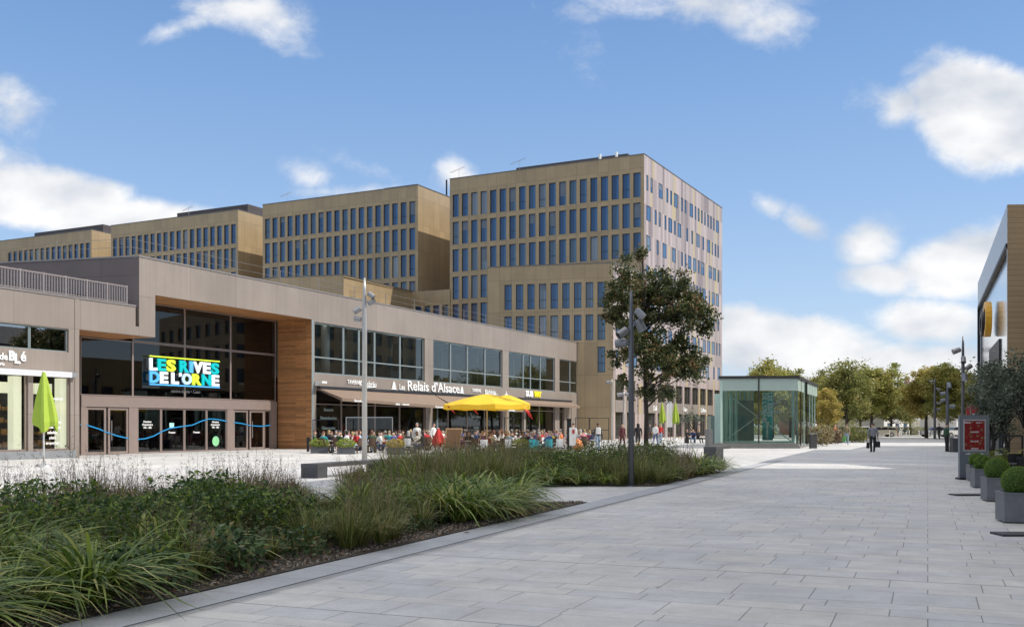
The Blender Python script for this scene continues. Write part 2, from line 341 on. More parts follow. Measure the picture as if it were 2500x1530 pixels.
    def mesh(s, name, mats, smooth=False):
        me = bpy.data.meshes.new(name); me.from_pydata(s.v, [], s.f); me.update()
        for m in (mats if isinstance(mats, (list, tuple)) else [mats]): me.materials.append(m)
        me.polygons.foreach_set('material_index', s.m)
        ul = me.uv_layers.new(name='UVMap'); ul.data.foreach_set('uv', np.array(s.uv, dtype=np.float32).ravel())
        if smooth: me.polygons.foreach_set('use_smooth', [True] * len(s.f))
        return me
    def build(s, name, mats, parent=None, smooth=False, **tg):
        o = bpy.data.objects.new(name, s.mesh(name, mats, smooth)); COL.objects.link(o); attach(o, parent)
        if tg: tag(o, **tg)
        return o
def put(name, me, parent=None, loc=None, rz=None):
    o = bpy.data.objects.new(name, me); COL.objects.link(o)
    if loc is not None: o.location = loc
    if rz is not None: o.rotation_euler = (0, 0, rz)
    attach(o, parent); return o
def children(o): return list(KIDS.get(o.name, [])) or list(o.children)
KIDS = {}
def copy_tree(o, parent=None):
    c = o.copy(); COL.objects.link(c)
    if parent is not None: c.parent = parent
    for ch in o.children: copy_tree(ch, c)
    return c
def gp(px, py):
    Y = CH * F / (py - HZ); return Vector(((px - 1250) / F * Y, Y, 0))
def at(px, Y, z=0.0): return Vector(((px - 1250) / F * Y, Y, z))
def zh(py, Y): return CH + (HZ - py) / F * Y
class Plane:
    """a facade: O at the left end of its foot, U to the right along it, N outward"""
    def __init__(s, O, U):
        s.O = Vector((O[0], O[1], 0)); s.U = Vector((U[0], U[1], 0)).normalized(); s.N = Vector((s.U.y, -s.U.x, 0)); s.ang = math.atan2(s.U.y, s.U.x)
    def p(s, u, z, d=0.0): return s.O + s.U * u + s.N * d + Vector((0, 0, z))
    def u(s, px, d=0.0):
        k = (px - 1250) / F; o = s.O + s.N * d; return (k * o.y - o.x) / (s.U.x - k * s.U.y)
    def z(s, px, py, d=0.0): return zh(py, s.p(s.u(px, d), 0, d).y)
    def skin(s, mb, u0, u1, z0, z1, ops=(), d=0.0, reveal=0.25, mat=0, rmat=None):
        us = sorted({u0, u1, *[min(max(x, u0), u1) for o in ops for x in o[:2]]}); zs = sorted({z0, z1, *[min(max(x, z0), z1) for o in ops for x in o[2:4]]})
        for a, b in zip(us, us[1:]):
            if b - a < 1e-5: continue
            run = None
            for c, e in zip(zs, zs[1:]):
                mu, mz = (a + b) / 2, (c + e) / 2
                hole = any(o[0] < mu < o[1] and o[2] < mz < o[3] for o in ops)
                if hole:
                    if run: mb.quad(s.p(a, run[0], d), s.p(b, run[0], d), s.p(b, run[1], d), s.p(a, run[1], d), mat, [(a, run[0]), (b, run[0]), (b, run[1]), (a, run[1])]); run = None
                else: run = (run[0], e) if run else (c, e)
            if run: mb.quad(s.p(a, run[0], d), s.p(b, run[0], d), s.p(b, run[1], d), s.p(a, run[1], d), mat, [(a, run[0]), (b, run[0]), (b, run[1]), (a, run[1])])
        rm = mat if rmat is None else rmat
        if reveal:
            for o in ops:
                a, b, c, e = o[:4]; r = d - reveal
                mb.quad(s.p(a, c, d), s.p(a, c, r), s.p(a, e, r), s.p(a, e, d), rm, [(0, c), (reveal, c), (reveal, e), (0, e)])
                mb.quad(s.p(b, c, r), s.p(b, c, d), s.p(b, e, d), s.p(b, e, r), rm, [(0, c), (reveal, c), (reveal, e), (0, e)])
                mb.quad(s.p(a, e, r), s.p(b, e, r), s.p(b, e, d), s.p(a, e, d), rm, [(a, 0), (b, 0), (b, reveal), (a, reveal)])
                if c > z0 + 1e-3: mb.quad(s.p(a, c, d), s.p(b, c, d), s.p(b, c, r), s.p(a, c, r), rm, [(a, 0), (b, 0), (b, reveal), (a, reveal)])
    def box(s, mb, u0, u1, z0, z1, d0, d1, mat=0):
        mb.box(s.p((u0 + u1) / 2, (z0 + z1) / 2, (d0 + d1) / 2), (u1 - u0, d1 - d0, z1 - z0), mat, s.U, s.N, (0, 0, 1))
def text_mesh(body, size, extrude=0.01, offset=0.0, align='CENTER', bold=0.0, spacing=1.0, xs=1.0):
    cu = bpy.data.curves.new('lettering', 'FONT'); cu.body = body; cu.size = size; cu.extrude = extrude; cu.offset = offset
    cu.align_x = align; cu.align_y = 'BOTTOM_BASELINE'; cu.space_character = spacing; cu.resolution_u = 3
    o = bpy.data.objects.new('lettering', cu); COL.objects.link(o)
    dg = bpy.context.evaluated_depsgraph_get(); me = bpy.data.meshes.new_from_object(o.evaluated_get(dg)); COL.objects.unlink(o); bpy.data.objects.remove(o)
    me.transform(Matrix.Rotation(rad(90), 4, 'X'))
    if xs != 1: me.transform(Matrix.Diagonal((xs, 1, 1, 1)))
    me.materials.clear(); return me
def text_on(plane, body, u, z, size, m, parent, name='lettering', d=0.03, **k):
    me = text_mesh(body, size, **k); me.materials.append(m)
    return put(name, me, parent, plane.p(u, z, d), plane.ang)
# ------------------------------------------------------------------ building materials
GOLD = panel_mat('gold_cladding', (.365, .268, .152), 1.4, 3.6, 0.42, 0.1, 0.09, 0.017, streak=0.06)
TAUPE = panel_mat('taupe_cladding', (.278, .233, .198), 3.9, 2.17, 0.45, 0.1, 0.05, 0.011, streak=0.06)
TAUPE_D = mat('taupe_dark', (.26, .22, .19), 0.5, 0.1, 0.05, 1.0)
STRIPE = stripe_mat('striped_cladding')
WOOD = wood_mat('wood_cladding', (.45, .21, .08))
FRAME_D = mat('frame_dark', (.05, .055, .065), 0.4, 0.5, 0)
FRAME_T = mat('frame_taupe', (.30, .235, .205), 0.45, 0.3, 0.04)
FRAME_L = mat('frame_light', (.30, .345, .34), 0.4, 0.4, 0.04)
OGLASS = office_glass('office_glass')
SHOPG = mat('shop_dark_glass', (.035, .034, .03), .07, 0, .3, .6, spec=.6)
GL_DARK = glass_mat('glass_entrance', (.36, .36, .38), 0.04, ior=1.3)
GL_GREY = glass_mat('glass_upper', (.66, .74, .72), 0.08, ior=1.36)
GL_RIB = glass_mat('glass_ribbon', (.3, .34, .38), 0.35)
GL_SHOP = glass_mat('glass_shop', (.85, .88, .84), 0.02)
GL_PAV = glass_mat('glass_green', (.68, .80, .75), 0.06)
ROOFG = mat('roof_gravel', (.20, .19, .18), 0.9, 0, 0.2, 2.0)
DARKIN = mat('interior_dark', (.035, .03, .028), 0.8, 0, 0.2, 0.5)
GREYIN = mat('interior_grey', (.30, .33, .31), 0.7, 0, 0.25, 0.35)
WHITE = mat('white_paint', (.78, .78, .76), 0.5, 0, 0.04, 2)
WHITE_L = mat('white_lettering', (.85, .85, .83), 0.4, 0, 0)
CREAM = mat('cream_plaster', (.74, .72, .55), 0.6, 0, 0.05, 1.0)
LOUVRE = panel_mat('plant_louvre', (.085, .07, .07), 3.0, 0.16, 0.6, 0.2, 0.1, 0.02)
STEEL = mat('galvanised', (.42, .42, .42), 0.4, 0.7, 0.08, 6)
BLACKM = mat('black_metal', (.025, .025, .028), 0.45, 0.4, 0)
EDGE = mat('roof_edge', (.16, .15, .145), 0.4, 0.5, 0.05)

# ------------------------------------------------------------------ ground
PAVE = paving_mat('granite_paving', math.atan2(1015, 2471), 0.74, 0.46, (.498, .495, .498), (.585, .56, .52))
KERBM = paving_mat('kerb_granite', math.atan2(1015, 2471), 3.0, 1.02, (.375, .385, .405), (.40, .405, .42), warp=0, spot=.4)
def sheet(name, poly, z, m, **tg):
    mb = MB(); mb.face([(p[0], p[1], z) for p in poly]); return mb.build(name, m, **tg)
GRN = mat('verge_ground', (.12, .12, .09), 0.9, 0, 0.3, 0.2)
sheet('ground', [(-2500, -300), (2500, -300), (2500, 4500), (-2500, 4500)], -0.03, GRN, kind='structure')
sheet('plaza_paving', [(-90, -25), (90, -25), (120, 134), (-90, 160)], 0.0, PAVE, kind='structure')
ASPH = mat('asphalt', (.16, .16, .16), 0.85, 0, 0.15, 6)
sheet('road', [(-10, 139), (160, 139), (160, 154), (-10, 154)], -0.012, ASPH, kind='structure')
PALE = mat('pale_pavement', (.48, .47, .44), 0.8, 0, 0.1, 1)
sheet('far_pavement', [(-10, 154), (160, 154), (160, 162), (-10, 162)], 0.004, PALE, kind='structure')
sheet('near_pavement', [(10, 134.05), (160, 134.05), (160, 138.9), (10, 138.9)], 0.006, PALE, kind='structure')
# kerb strip along the planting with its drainage slot
SU = Vector((1015, 2471, 0)).normalized(); SN = Vector((SU.y, -SU.x, 0))     # street direction and its right-hand side
def edge_x(Y): return -3.77 + .4054 * (Y - 8.27)
def kerb_piece(name, Y0, Y1, e0, e1, z, m, top=None):
    pts = [(edge_x(Y0) + e0, Y0), (edge_x(Y0) + e1, Y0), (edge_x(Y1) + e1, Y1), (edge_x(Y1) + e0, Y1)]
    return sheet(name, pts, z, m, kind='structure')
kerb_piece('kerb_strip', -6, 47, 0, 0.66, 0.004, KERBM)
mb = MB()
SLOT = mat('drain_slot', (.035, .035, .035), 0.8, 0, 0)
for e, w in ((0.60, .022), (0.72, .012)):
    a = [(edge_x(-6) + e, -6, .008), (edge_x(-6) + e + w, -6, .008), (edge_x(47) + e + w, 47, .008), (edge_x(47) + e, 47, .008)]
    mb.face(a)
mb.build('drain_line', SLOT, kind='structure')

# ------------------------------------------------------------------ windows made once, copied for every opening
WCACHE = {}; wr = random.Random(77); BLIND = mat('blind_cloth', (.13, .16, .20), .35, 0, .1, 1)
def win_meshes(w, h, transom, fr=0.06, fm=FRAME_D, gm=OGLASS, dep=0.07):
    k = (round(w, 2), round(h, 2), transom, fm.name, gm.name)
    if k not in WCACHE:
        mb = MB(); hw = w / 2
        mb.box((-hw + fr / 2, 0, h / 2), (fr, dep, h)); mb.box((hw - fr / 2, 0, h / 2), (fr, dep, h))
        mb.box((0, 0, fr / 2), (w - 2 * fr, dep, fr)); mb.box((0, 0, h - fr / 2), (w - 2 * fr, dep, fr))
        if transom: mb.box((0, 0, h * transom), (w - 2 * fr, dep, fr * .8))
        f = mb.mesh('window_frame', fm)
        mb = MB(); mb.quad((-hw + fr, 0.01, fr), (hw - fr, 0.01, fr), (hw - fr, 0.01, h - fr), (-hw + fr, 0.01, h - fr)); WCACHE[k] = (f, mb.mesh('pane', gm))
    return WCACHE[k]
def window(pl, u0, u1, z0, z1, parent, reveal=0.22, transom=0, name='window', **k):
    f, p = win_meshes(u1 - u0, z1 - z0, transom, **k)
    o = put(name, f, parent, pl.p((u0 + u1) / 2, z0, -reveal + .04), pl.ang)
    c = bpy.data.objects.new('pane', p); COL.objects.link(c); c.parent = o
    if k.get('gm', OGLASS) is OGLASS and wr.random() < .16:
        w, h = u1 - u0, z1 - z0; t = wr.choice((.25, .4, .6)); mk = ('b', round(w, 2), round(h, 2), t)
        if mk not in WCACHE:
            mb = MB(); mb.quad((-w / 2 + .06, .002, h * (1 - t)), (w / 2 - .06, .002, h * (1 - t)), (w / 2 - .06, .002, h - .06), (-w / 2 + .06, .002, h - .06)); WCACHE[mk] = mb.mesh('blind', BLIND)
        b_ = bpy.data.objects.new('blind', WCACHE[mk]); COL.objects.link(b_); b_.parent = o
    return o

# ------------------------------------------------------------------ office blocks behind the shopping centre
V = Vector((.4585, .8887)); UL = Vector((.8887, -.4585)); HB = 34.0
rnd = random.Random(5)
def office(corner, label, rows, cols_from=0, cols_at={}, right_from=0.0, tower=False, depth=34.0):
    P0 = Vector((corner[0], corner[1])) - UL * 27
    A = Plane(P0, UL); Bp = Plane(corner, V)
    root = empty('office_block', A.p(13.5, 0, -17), 0, label, 'office building', 'gold office blocks in a row behind the shopping centre')
    ops = []
    pitch = 1.4
    for r in rows:
        zt = 31.9 - 3.6 * r
        for c in range(19):
            if c < cols_from or (r in cols_at and not (cols_at[r][0] <= c <= cols_at[r][1])): continue
            u = 0.42 + c * pitch; ops.append((u, u + .93, zt - 2.95, zt, c, r))
    mb = MB(); A.skin(mb, 0, 27, 0, HB, ops, reveal=.22)
    Lp = Plane(A.p(0, 0, -34), -V)
    Lp.skin(mb, 0, 34, 0, HB, mat=0)
    if not tower: Bp.skin(mb, 0, depth, 0, HB)
    Bk = Plane(Bp.p(34, 0), -UL); Bk.skin(mb, 0, 27, 0, HB)
    def q(u0, u1, w0, w1, z, m=1): mb.quad(A.p(u0, z, -w0), A.p(u1, z, -w0), A.p(u1, z, -w1), A.p(u0, z, -w1), m)
    q(0, 27, 0, 34, HB - .25)
    mb.build('wall', [GOLD, ROOFG], root)
    # parapet capping
    mb = MB(); A.box(mb, -.04, 27.04, HB, HB + .09, -.3, .05); Bp.box(mb, .31, 34, HB, HB + .09, -.3, .05); mb.build('parapet_cap', EDGE, root)
    for (a, b, c, d, cc, r) in ops: window(A, a, b, c, d, root, transom=(.36 if rnd.random() < .45 else 0))
    return root, A, Bp
blkA = office((-69.7, 167.8), 'lowest looking gold office block, far end of the row beyond the terrace railing', [0, 1], 4)
blkB = office((-41.2, 152.2), 'gold office block second from the far end, dark plant room on its roof', [0, 1, 2], cols_at={2: (12, 18)})
blkC = office((-12.7, 136.6), 'gold office block with its sunlit side, next to the tall end block', [0, 1, 2, 3], cols_at={3: (8, 18)})

# end block: striped long side with irregular windows, shops at its foot
rootD, AD, BD = office((15.8, 121.0), 'tall end office block with pink and gold striped long side above shops', [0, 1, 2, 3, 4], cols_at={3: (0, 4), 4: (0, 4)}, tower=True)
# lower front block, its long side runs on from the tall block's
Cn = BD.p(-10.0, 0); Lc = Vector((-2.76, 115.5, 0)); AE = Plane(Lc, (Cn - Lc)); WE = (Cn - Lc).length; HE = 19.6
BE = Plane(Cn, V)
def striped(pl, u0, u1, z0, z1, rows, skipf=None, seed=1):
    R_ = random.Random(seed); ops = []; q = .75
    for r in rows:
        zt = 31.7 - 3.6 * r; zb = zt - 1.8
        if zt > z1 - 1: continue
        k = math.ceil((u0 + .5) / q)
        while (k + 1) * q < u1 - .3:
            w = R_.choice((1, 1, 1, 2, 2)); a = k * q; b = a + w * q
            if b < u1 - .3: ops.append((a + .02, b - .04, zb, zt))
            k += w + R_.choice((1, 1, 1, 2, 2, 3))
    return ops
opsD = striped(BD, 0.0, 34.0, 2.9, HB, range(0, 7), seed=4)
bays = [(-9.4 + i * 3.58, -9.4 + i * 3.58 + 2.75) for i in range(12)]
shopD = [(a, b, 4.45, 6.75) for a, b in bays if a > 0 and b < 34] + [(a, b, 0.12, 3.1) for a, b in bays if a > 0 and b < 34]
mb = MB(); BD.skin(mb, 0, 34, 0, HB, opsD + shopD, reveal=.3, mat=0); mb.build('striped_wall', [STRIPE], rootD)
for (a, b, c, d) in opsD: window(BD, a, b, c, d, rootD, reveal=.06, name='side_window')
for (a, b, c, d) in shopD: window(BD, a, b, c, d, rootD, reveal=.3, transom=(0 if c > 1 else .8), name='shop_window', gm=SHOPG)
mb = MB()
for a, b in bays:
    if a > 0 and b < 34: BD.box(mb, a - .05, b + .05, 3.12, 4.43, -.2, .04)
mb.build('shop_fascia', TAUPE_D, rootD)
rootE = empty('low_office_block', AE.p(WE / 2, 0, -5), 0, 'lower gold office block standing before the tall end block, behind the street tree', 'office building')
opsE = []
for r, zt in enumerate((17.55, 13.95, 10.35)):
    for c in range(9):
        if r == 2 and c < 8: continue
        u = 1.0 + c * 1.335; u = WE - 1.75 - (8 - c) * 1.335
        opsE.append((u, u + .85, zt - 2.85, zt))
mb = MB(); AE.skin(mb, 0, WE, 0, HE, opsE, reveal=.22)
LE = Plane(AE.p(0, 0, -16), (AE.p(0, 0) - AE.p(0, 0, -16))); LE.skin(mb, 0, 16, 0, HE)
b1 = AD.p(27 - .05, 0); a1 = AE.p(0, 0, -16)
mb.face([AE.p(0, HE - .25), AE.p(WE, HE - .25), b1 + Vector((0, 0, HE - .25)), a1 + Vector((0, 0, HE - .25))], 1)
mb.build('wall', [GOLD, ROOFG], rootE)
mb = MB(); AE.box(mb, -.03, WE + .03, HE, HE + .09, -.3, .05); BE.box(mb, .32, 9.9, HE, HE + .09, -.3, .05); mb.build('parapet_cap', EDGE, rootE)
opsE2 = striped(BE, 0, 9.8, 2.9, HE, range(0, 7), seed=9)
shopE = [(a + 10, b + 10, 4.45, 6.75) for a, b in bays if b < -.2] + [(a + 10, b + 10, .12, 3.1) for a, b in bays if b < -.2]
mb = MB(); BE.skin(mb, 0, 10, 0, HE, opsE2 + shopE, reveal=.3); mb.build('striped_wall', [STRIPE], rootE)
for o_ in opsE: window(AE, *o_, rootE, transom=.36)
for o_ in opsE2: window(BE, *o_, rootE, reveal=.06, name='side_window')
for o_ in shopE: window(BE, *o_, rootE, reveal=.3, transom=(0 if o_[2] > 1 else .8), name='shop_window', gm=SHOPG)
mb = MB()
for a, b in bays:
    if b < -.2: BE.box(mb, a + 9.95, b + 10.05, 3.12, 4.43, -.2, .04)
mb.build('shop_fascia', TAUPE_D, rootE)
# white lettered shop signs on the tall block's fascias
for i, (nm, px) in enumerate((('Café', 1598), ('Alain', 1672), ('Coiffure', 1716))):
    u = BD.u(px); r = empty('shop_sign', BD.p(u, 3.6, .06), 0, ('white script shop sign beside the first green parasol of the tall block', 'white script shop sign between the second green parasol and the small olive', 'white script shop sign nearest the glass kiosk')[i], 'sign', 'white shop signs on the tall block')
    text_on(BD, nm, u, 3.45, .8, WHITE_L, r, d=.07, bold=0, offset=.02)
# rooftop plant
def plant(root, A, u0, u1, w0, w1, h, right=True):
    mb = MB(); pts = [A.p(u0, 0, -w0), A.p(u1, 0, -w0), A.p(u1, 0, -w1), A.p(u0, 0, -w1)]
    mb.prism([(p.x, p.y) for p in pts], HB - .3, HB + h); return mb.build('plant_room', LOUVRE, root)
plant(rootD, AD, 8.2, 23.7, 3.2, 16, 1.25)
plant(blkC[0], blkC[1], 19.5, 25, 3.0, 12, 1.0); plant(blkB[0], blkB[1], 11.5, 26.2, 3.0, 26, 1.5); plant(blkA[0], blkA[1], 9, 26.2, 3.0, 26, 1.5)
def vent(root, A, u, w, h, r=.16, m=STEEL, nm='roof_vent'):
    mb = MB(); p = A.p(u, HB - .3, -w); mb.tube([p, p + Vector((0, 0, h))], r, 8); return mb.build(nm, m, root)
for u in (20.2, 22.4): vent(rootD, AD, u, 2.7, 1.75 , .17, WHITE)
vent(blkC[0], blkC[2] and blkC[1], 26.4, 8.5, 2.9, .12, BLACKM)
for u in (8.8, 10.4, 12.2, 14.2, 16): vent(blkC[0], blkC[1], u, 1.2, .62, .16, EDGE)
def antenna(root, A, u, w):
    mb = MB(); p = A.p(u, HB - .2, -w); mb.tube([p, p + Vector((0, 0, 1.7))], .02, 6)
    q = p + Vector((0, 0, 1.5)); mb.bar(q - AD.U * 1.3 - Vector((0, 0, .1)), q + AD.U * .9 + Vector((0, 0, .5)), .03, .03)
    for k in range(7): c = q - AD.U * (1.2 - k * .32) + Vector((0, 0, -.1 + k * .07)); mb.bar(c - AD.N * .35, c + AD.N * .35, .03, .03)
    return mb.build('aerial', STEEL, root)
antenna(rootD, AD, .7, 1.2); antenna(rootD, AD, 9.8, 1.0); antenna(blkC[0], blkC[1], 3.6, 1.2); antenna(blkB[0], blkB[1], 16, 1.0)
mb = MB()
for k in range(7): p = blkC[1].p(.2 + k * .55, HB - .1, -1.2); mb.bar(p + Vector((0, 0, .1)), p + Vector((0, 0, .75)) - blkC[1].N * .9, .5, .03)
mb.build('skylight', STEEL, blkC[0])

# link between the tall block and its neighbour
AG = Plane(AD.p(-6.6, 0, .12), UL); rootG = empty('link_building', AG.p(3, 0), 0, 'low gold link building squeezed between the two tallest office blocks', 'office building')
opsG = [(u, u + .93, 14.6, 17.5) for u in (1.3, 2.7, 4.1, 5.5)]
mb = MB(); AG.skin(mb, 0, 6.7, 0, 19.5, opsG, reveal=.22); mb.quad(AG.p(0, 19.3), AG.p(6.7, 19.3), AG.p(6.7, 19.3, -20), AG.p(0, 19.3, -20), 1); mb.build('wall', [GOLD, ROOFG], rootG)
for o_ in opsG: window(AG, *o_, rootG)
# front wing of the third block
cF = Vector((-20.3, 121.3, 0)); AF = Plane(cF - Vector((.96, -.26, 0)) * 24, (.96, -.26)); BF = Plane(cF, (.4145, .91)); HF = 19.6
rootF = empty('front_wing', AF.p(12, 0), 0, 'low gold wing with a sunlit side, just above the shopping centre roof', 'office building')
opsF = [(1.6 + k * 1.9, 2.7 + k * 1.9, 14.8, 17.2) for k in range(0, 6)]
mb = MB(); AF.skin(mb, 0, 24, 0, HF, [(19.5, 21.2, 15.0, 16.9)], reveal=.2); BF.skin(mb, 0, 24, 0, HF, opsF, reveal=.2)
pF = [AF.p(0, HF - .2), AF.p(24, HF - .2), BF.p(24, HF - .2), AF.p(0, HF - .2, -24)]; mb.face(pF, 1); mb.build('wall', [GOLD, ROOFG], rootF)
mb = MB(); AF.box(mb, 0, 24.04, HF, HF + .09, -.3, .05); BF.box(mb, .31, 24, HF, HF + .09, -.3, .05); mb.build('parapet_cap', EDGE, rootF)
for o_ in opsF: window(BF, *o_, rootF)
window(AF, 19.5, 21.2, 15.0, 16.9, rootF)

# ------------------------------------------------------------------ shopping centre
M = Plane((-20.3, 55.1), (28.6, 59.9)); rootM = empty('shopping_centre', M.p(20, 0, -6), 0, 'long taupe two-storey shopping centre with wood lined entrance and wide upper windows', 'shopping centre')
u = lambda px: M.u(px)
UE = u(1428); HM = 10.8
ent = (u(379), u(761), -1, 8.85)
up_groups = [(u(768), u(1037)), (u(1058), u(1227)), (u(1242), u(1355)), (u(1366), u(1427))]
ZU0, ZU1 = 5.18, 8.72
low = [(u(772), u(1040)), (u(1057), u(1227)), (u(1243), u(1279)), (u(1284), u(1355)), (u(1366), u(1378))]
ops = [ent, (-1, u(379) + .001, -1, 6.5)] + [(a, b, ZU0, ZU1) for a, b in up_groups] + [(a, b, .12, 4.1) for a, b in low]
mb = MB(); M.skin(mb, 0, UE, 0, HM, ops[:1], reveal=0)
mb = MB()
# plain skin with every opening cut in; left foot of the portal hangs clear of the ground
us_ops = [ent, (-.5, u(379), -1, 6.5)] + [(a, b, ZU0, ZU1) for a, b in up_groups] + [(a, b, .12, 4.1) for a, b in low]
M.skin(mb, 0, UE, 0, HM, us_ops, reveal=0)
for a, b in up_groups: M.skin(mb, a, a, 0, 0, [(a, b, ZU0, ZU1)], reveal=.3)
for a, b in low: M.skin(mb, a, a, 0, 0, [(a, b, .12, 4.1)], reveal=.3)
# left wing: fascia with notch, ribbon window, sign band, shop
U0 = u(-420); US = u(182); UQ = u(193)
UN = u(331)
M.skin(mb, UQ, UN, 6.5, 8.06); M.skin(mb, UN, 0, 6.5, 7.0)
rib = (U0 + .3, US - .35, 5.3, 6.47); shopw = [(U0 + .3, u(-190), .4, 4.2), (u(-180), u(-80), .4, 4.2), (u(-70), u(69), .4, 4.2), (u(81), US - .25, .4, 4.2)]
M.skin(mb, U0, US, .0, 8.06, [rib] + shopw, reveal=0, d=0)
M.skin(mb, U0, U0, 0, 0, [rib] + shopw, reveal=.25)
M.skin(mb, US, UQ, 0, 8.06, d=.02)
# undersides and returns
def hq(u0, u1, z, d0, d1, m=0): mb.quad(M.p(u0, z, d0), M.p(u1, z, d0), M.p(u1, z, d1), M.p(u0, z, d1), m)
RC = 2.9
mb.quad(M.p(UQ, 0, 0), M.p(UQ, 6.5, 0), M.p(UQ, 6.5, -RC), M.p(UQ, 0, -RC)); mb.quad(M.p(u(379), 6.5, 0), M.p(u(379), 8.85, 0), M.p(u(379), 8.85, -RC), M.p(u(379), 6.5, -RC))
mb.quad(M.p(UN, 7.0, 0), M.p(UN, 8.06, 0), M.p(UN, 8.06, -.5), M.p(UN, 7.0, -.5)); mb.quad(M.p(0, 7.0, 0), M.p(0, 8.06, 0), M.p(0, 8.06, -.5), M.p(0, 7, -.5)); mb.quad(M.p(UN, 7.0, -.5), M.p(0, 7, -.5), M.p(0, 8.06, -.5), M.p(UN, 8.06, -.5), 1)
# far end and dark return wall behind the terrace
dW = Vector((-.967, .2535, 0)); wallA = M.p(0, 0)
WL = 34
mb.quad(wallA + dW * WL + Vector((0, 0, 8.0)), wallA + Vector((0, 0, 8.0)), wallA + Vector((0, 0, HM)), wallA + dW * WL + Vector((0, 0, HM)), 2)
En = Plane(M.p(UE, 0), -M.N); En.skin(mb, 0, 24, 0, HM)
Bq = Plane(M.p(UE, 0, -24), -M.U); Bq.skin(mb, 0, UE + 10, 0, HM)
# left wing back and end
Lq = Plane(M.p(U0, 0, -30), M.N); Lq.skin(mb, 0, 30, 0, 8.06)
mb.build('facade', [TAUPE, BLACKM, panel_mat('return_wall_brown', (.15, .118, .11), 6.0, 1.4, .5, .1, .05, .012)], rootM)
mb = MB()
mb.face([M.p(0, HM - .15), M.p(UE, HM - .15), M.p(UE, HM - .15, -24), M.p(-10, HM - .15, -24), wallA + dW * WL + Vector((0, 0, HM - .15))])
mb.build('roof', ROOFG, rootM)
mb = MB(); hz = 7.95
mb.face([M.p(U0, hz, -.15), M.p(0, hz, -.15), wallA + dW * WL + Vector((0, 0, hz)), M.p(U0, hz, -30)]); mb.build('terrace_deck', ROOFG, rootM)
mb = MB(); M.box(mb, -.05, UE + .05, HM, HM + .08, -.35, .04); M.box(mb, U0, UN, 8.06, 8.14, -.3, .04)
mb.bar(wallA + Vector((0, 0, HM + .04)) - M.N * .35, wallA + dW * WL + Vector((0, 0, HM + .04)), .2, .08)
mb.build('roof_cap', mat('cap', (.30, .27, .25), .4, .4, .05), rootM)
# entrance recess: wood soffit and return wall, glass set back
mb = MB()
r1, r2 = u(379), u(761)
mb.quad(M.p(r1, 8.85, 0), M.p(r2, 8.85, 0), M.p(r2, 8.85, -RC), M.p(r1, 8.85, -RC), 0, [(0, 0), (r2 - r1, 0), (r2 - r1, RC), (0, RC)])
mb.quad(M.p(r2, 0, -RC), M.p(r2, 0, 0), M.p(r2, 8.85, 0), M.p(r2, 8.85, -RC), 0, [(0, 0), (RC, 0), (RC, 8.85), (0, 8.85)])
mb.quad(M.p(UQ, 6.5, 0), M.p(r1, 6.5, 0), M.p(r1, 6.5, -RC), M.p(UQ, 6.5, -RC), 0, [(0, 0), (r1 - UQ, 0), (r1 - UQ, RC), (0, RC)])
mb.build('wood_lining', WOOD, rootM)
mb = MB(); mb.quad(M.p(r2, 0, 0), M.p(r2 + .2, 0, 0.03), M.p(r2 + .2, 8.85, .03), M.p(r2, 8.85, 0)); mb.build('corner_trim', FRAME_L, rootM)
G = Plane(M.p(0, 0, -RC), M.U); g = lambda px: G.u(px)
gl, gr = g(195), g(673)
def rect_frame(mb, pl, u0, u1, z0, z1, w=.07, dep=.1, d=0, mid=()):
    pl.box(mb, u0, u0 + w, z0, z1, d - dep / 2, d + dep / 2); pl.box(mb, u1 - w, u1, z0, z1, d - dep / 2, d + dep / 2)
    pl.box(mb, u0 + w, u1 - w, z0, z0 + w, d - dep / 2, d + dep / 2); pl.box(mb, u0 + w, u1 - w, z1 - w, z1, d - dep / 2, d + dep / 2)
def glazing(pl, u0, u1, z0, z1, parent, gm, fm, w=.07, name='glazed_panel', d=0, dep=.1, tr=None):
    mb = MB(); rect_frame(mb, pl, u0, u1, z0, z1, w, dep, d)
    if tr:
        for t in tr: pl.box(mb, u0 + w, u1 - w, t - w / 2, t + w / 2, d - dep / 2, d + dep / 2)
    o = mb.build(name, fm, parent)
    mb = MB(); mb.quad(pl.p(u0 + w, z0 + w, d), pl.p(u1 - w, z0 + w, d), pl.p(u1 - w, z1 - w, d), pl.p(u0 + w, z1 - w, d)); mb.build('pane', gm, o); return o
mull = [195, 323, 450, 562, 672]
for i, (a, b) in enumerate(zip(mull, mull[1:])):
    glazing(G, g(a), g(b) , 3.28, 6.47, rootM, GL_DARK, FRAME_T, .06)
    a2 = max(g(a), u(379))
    if i > 0: glazing(G, a2 if i == 1 else g(a), g(b), 6.49, 8.82, rootM, GL_DARK, FRAME_T, .06)
mb = MB(); G.box(mb, gl, gr, 2.66, 3.26, -.1, .12)
for a, b in ((195, 208), (312, 334), (552, 568), (659, 673)): G.box(mb, g(a), g(b), 0, 2.66, -.08, .10)
mb.build('entrance_lintel', FRAME_T, rootM)
for a, b in ((208, 258), (262, 312), (568, 604), (608, 644)):
    d_ = glazing(G, g(a) + .01, g(b) - .01, .02, 2.64, rootM, GL_DARK, FRAME_T, .14, 'door')
    mb = MB(); uu_ = (g(b) - .2) if a in (208, 568) else (g(a) + .2)
    mb.tube([G.p(uu_, .8, .12), G.p(uu_, 1.9, .12)], .025, 6); mb.build('handle', STEEL, d_)
for a, b in ((334, 392), (392, 449), (449, 503), (503, 552), (644, 659)):
    glazing(G, g(a) + .01, g(b) - .01, .02, 2.64, rootM, GL_DARK, FRAME_T, .07)
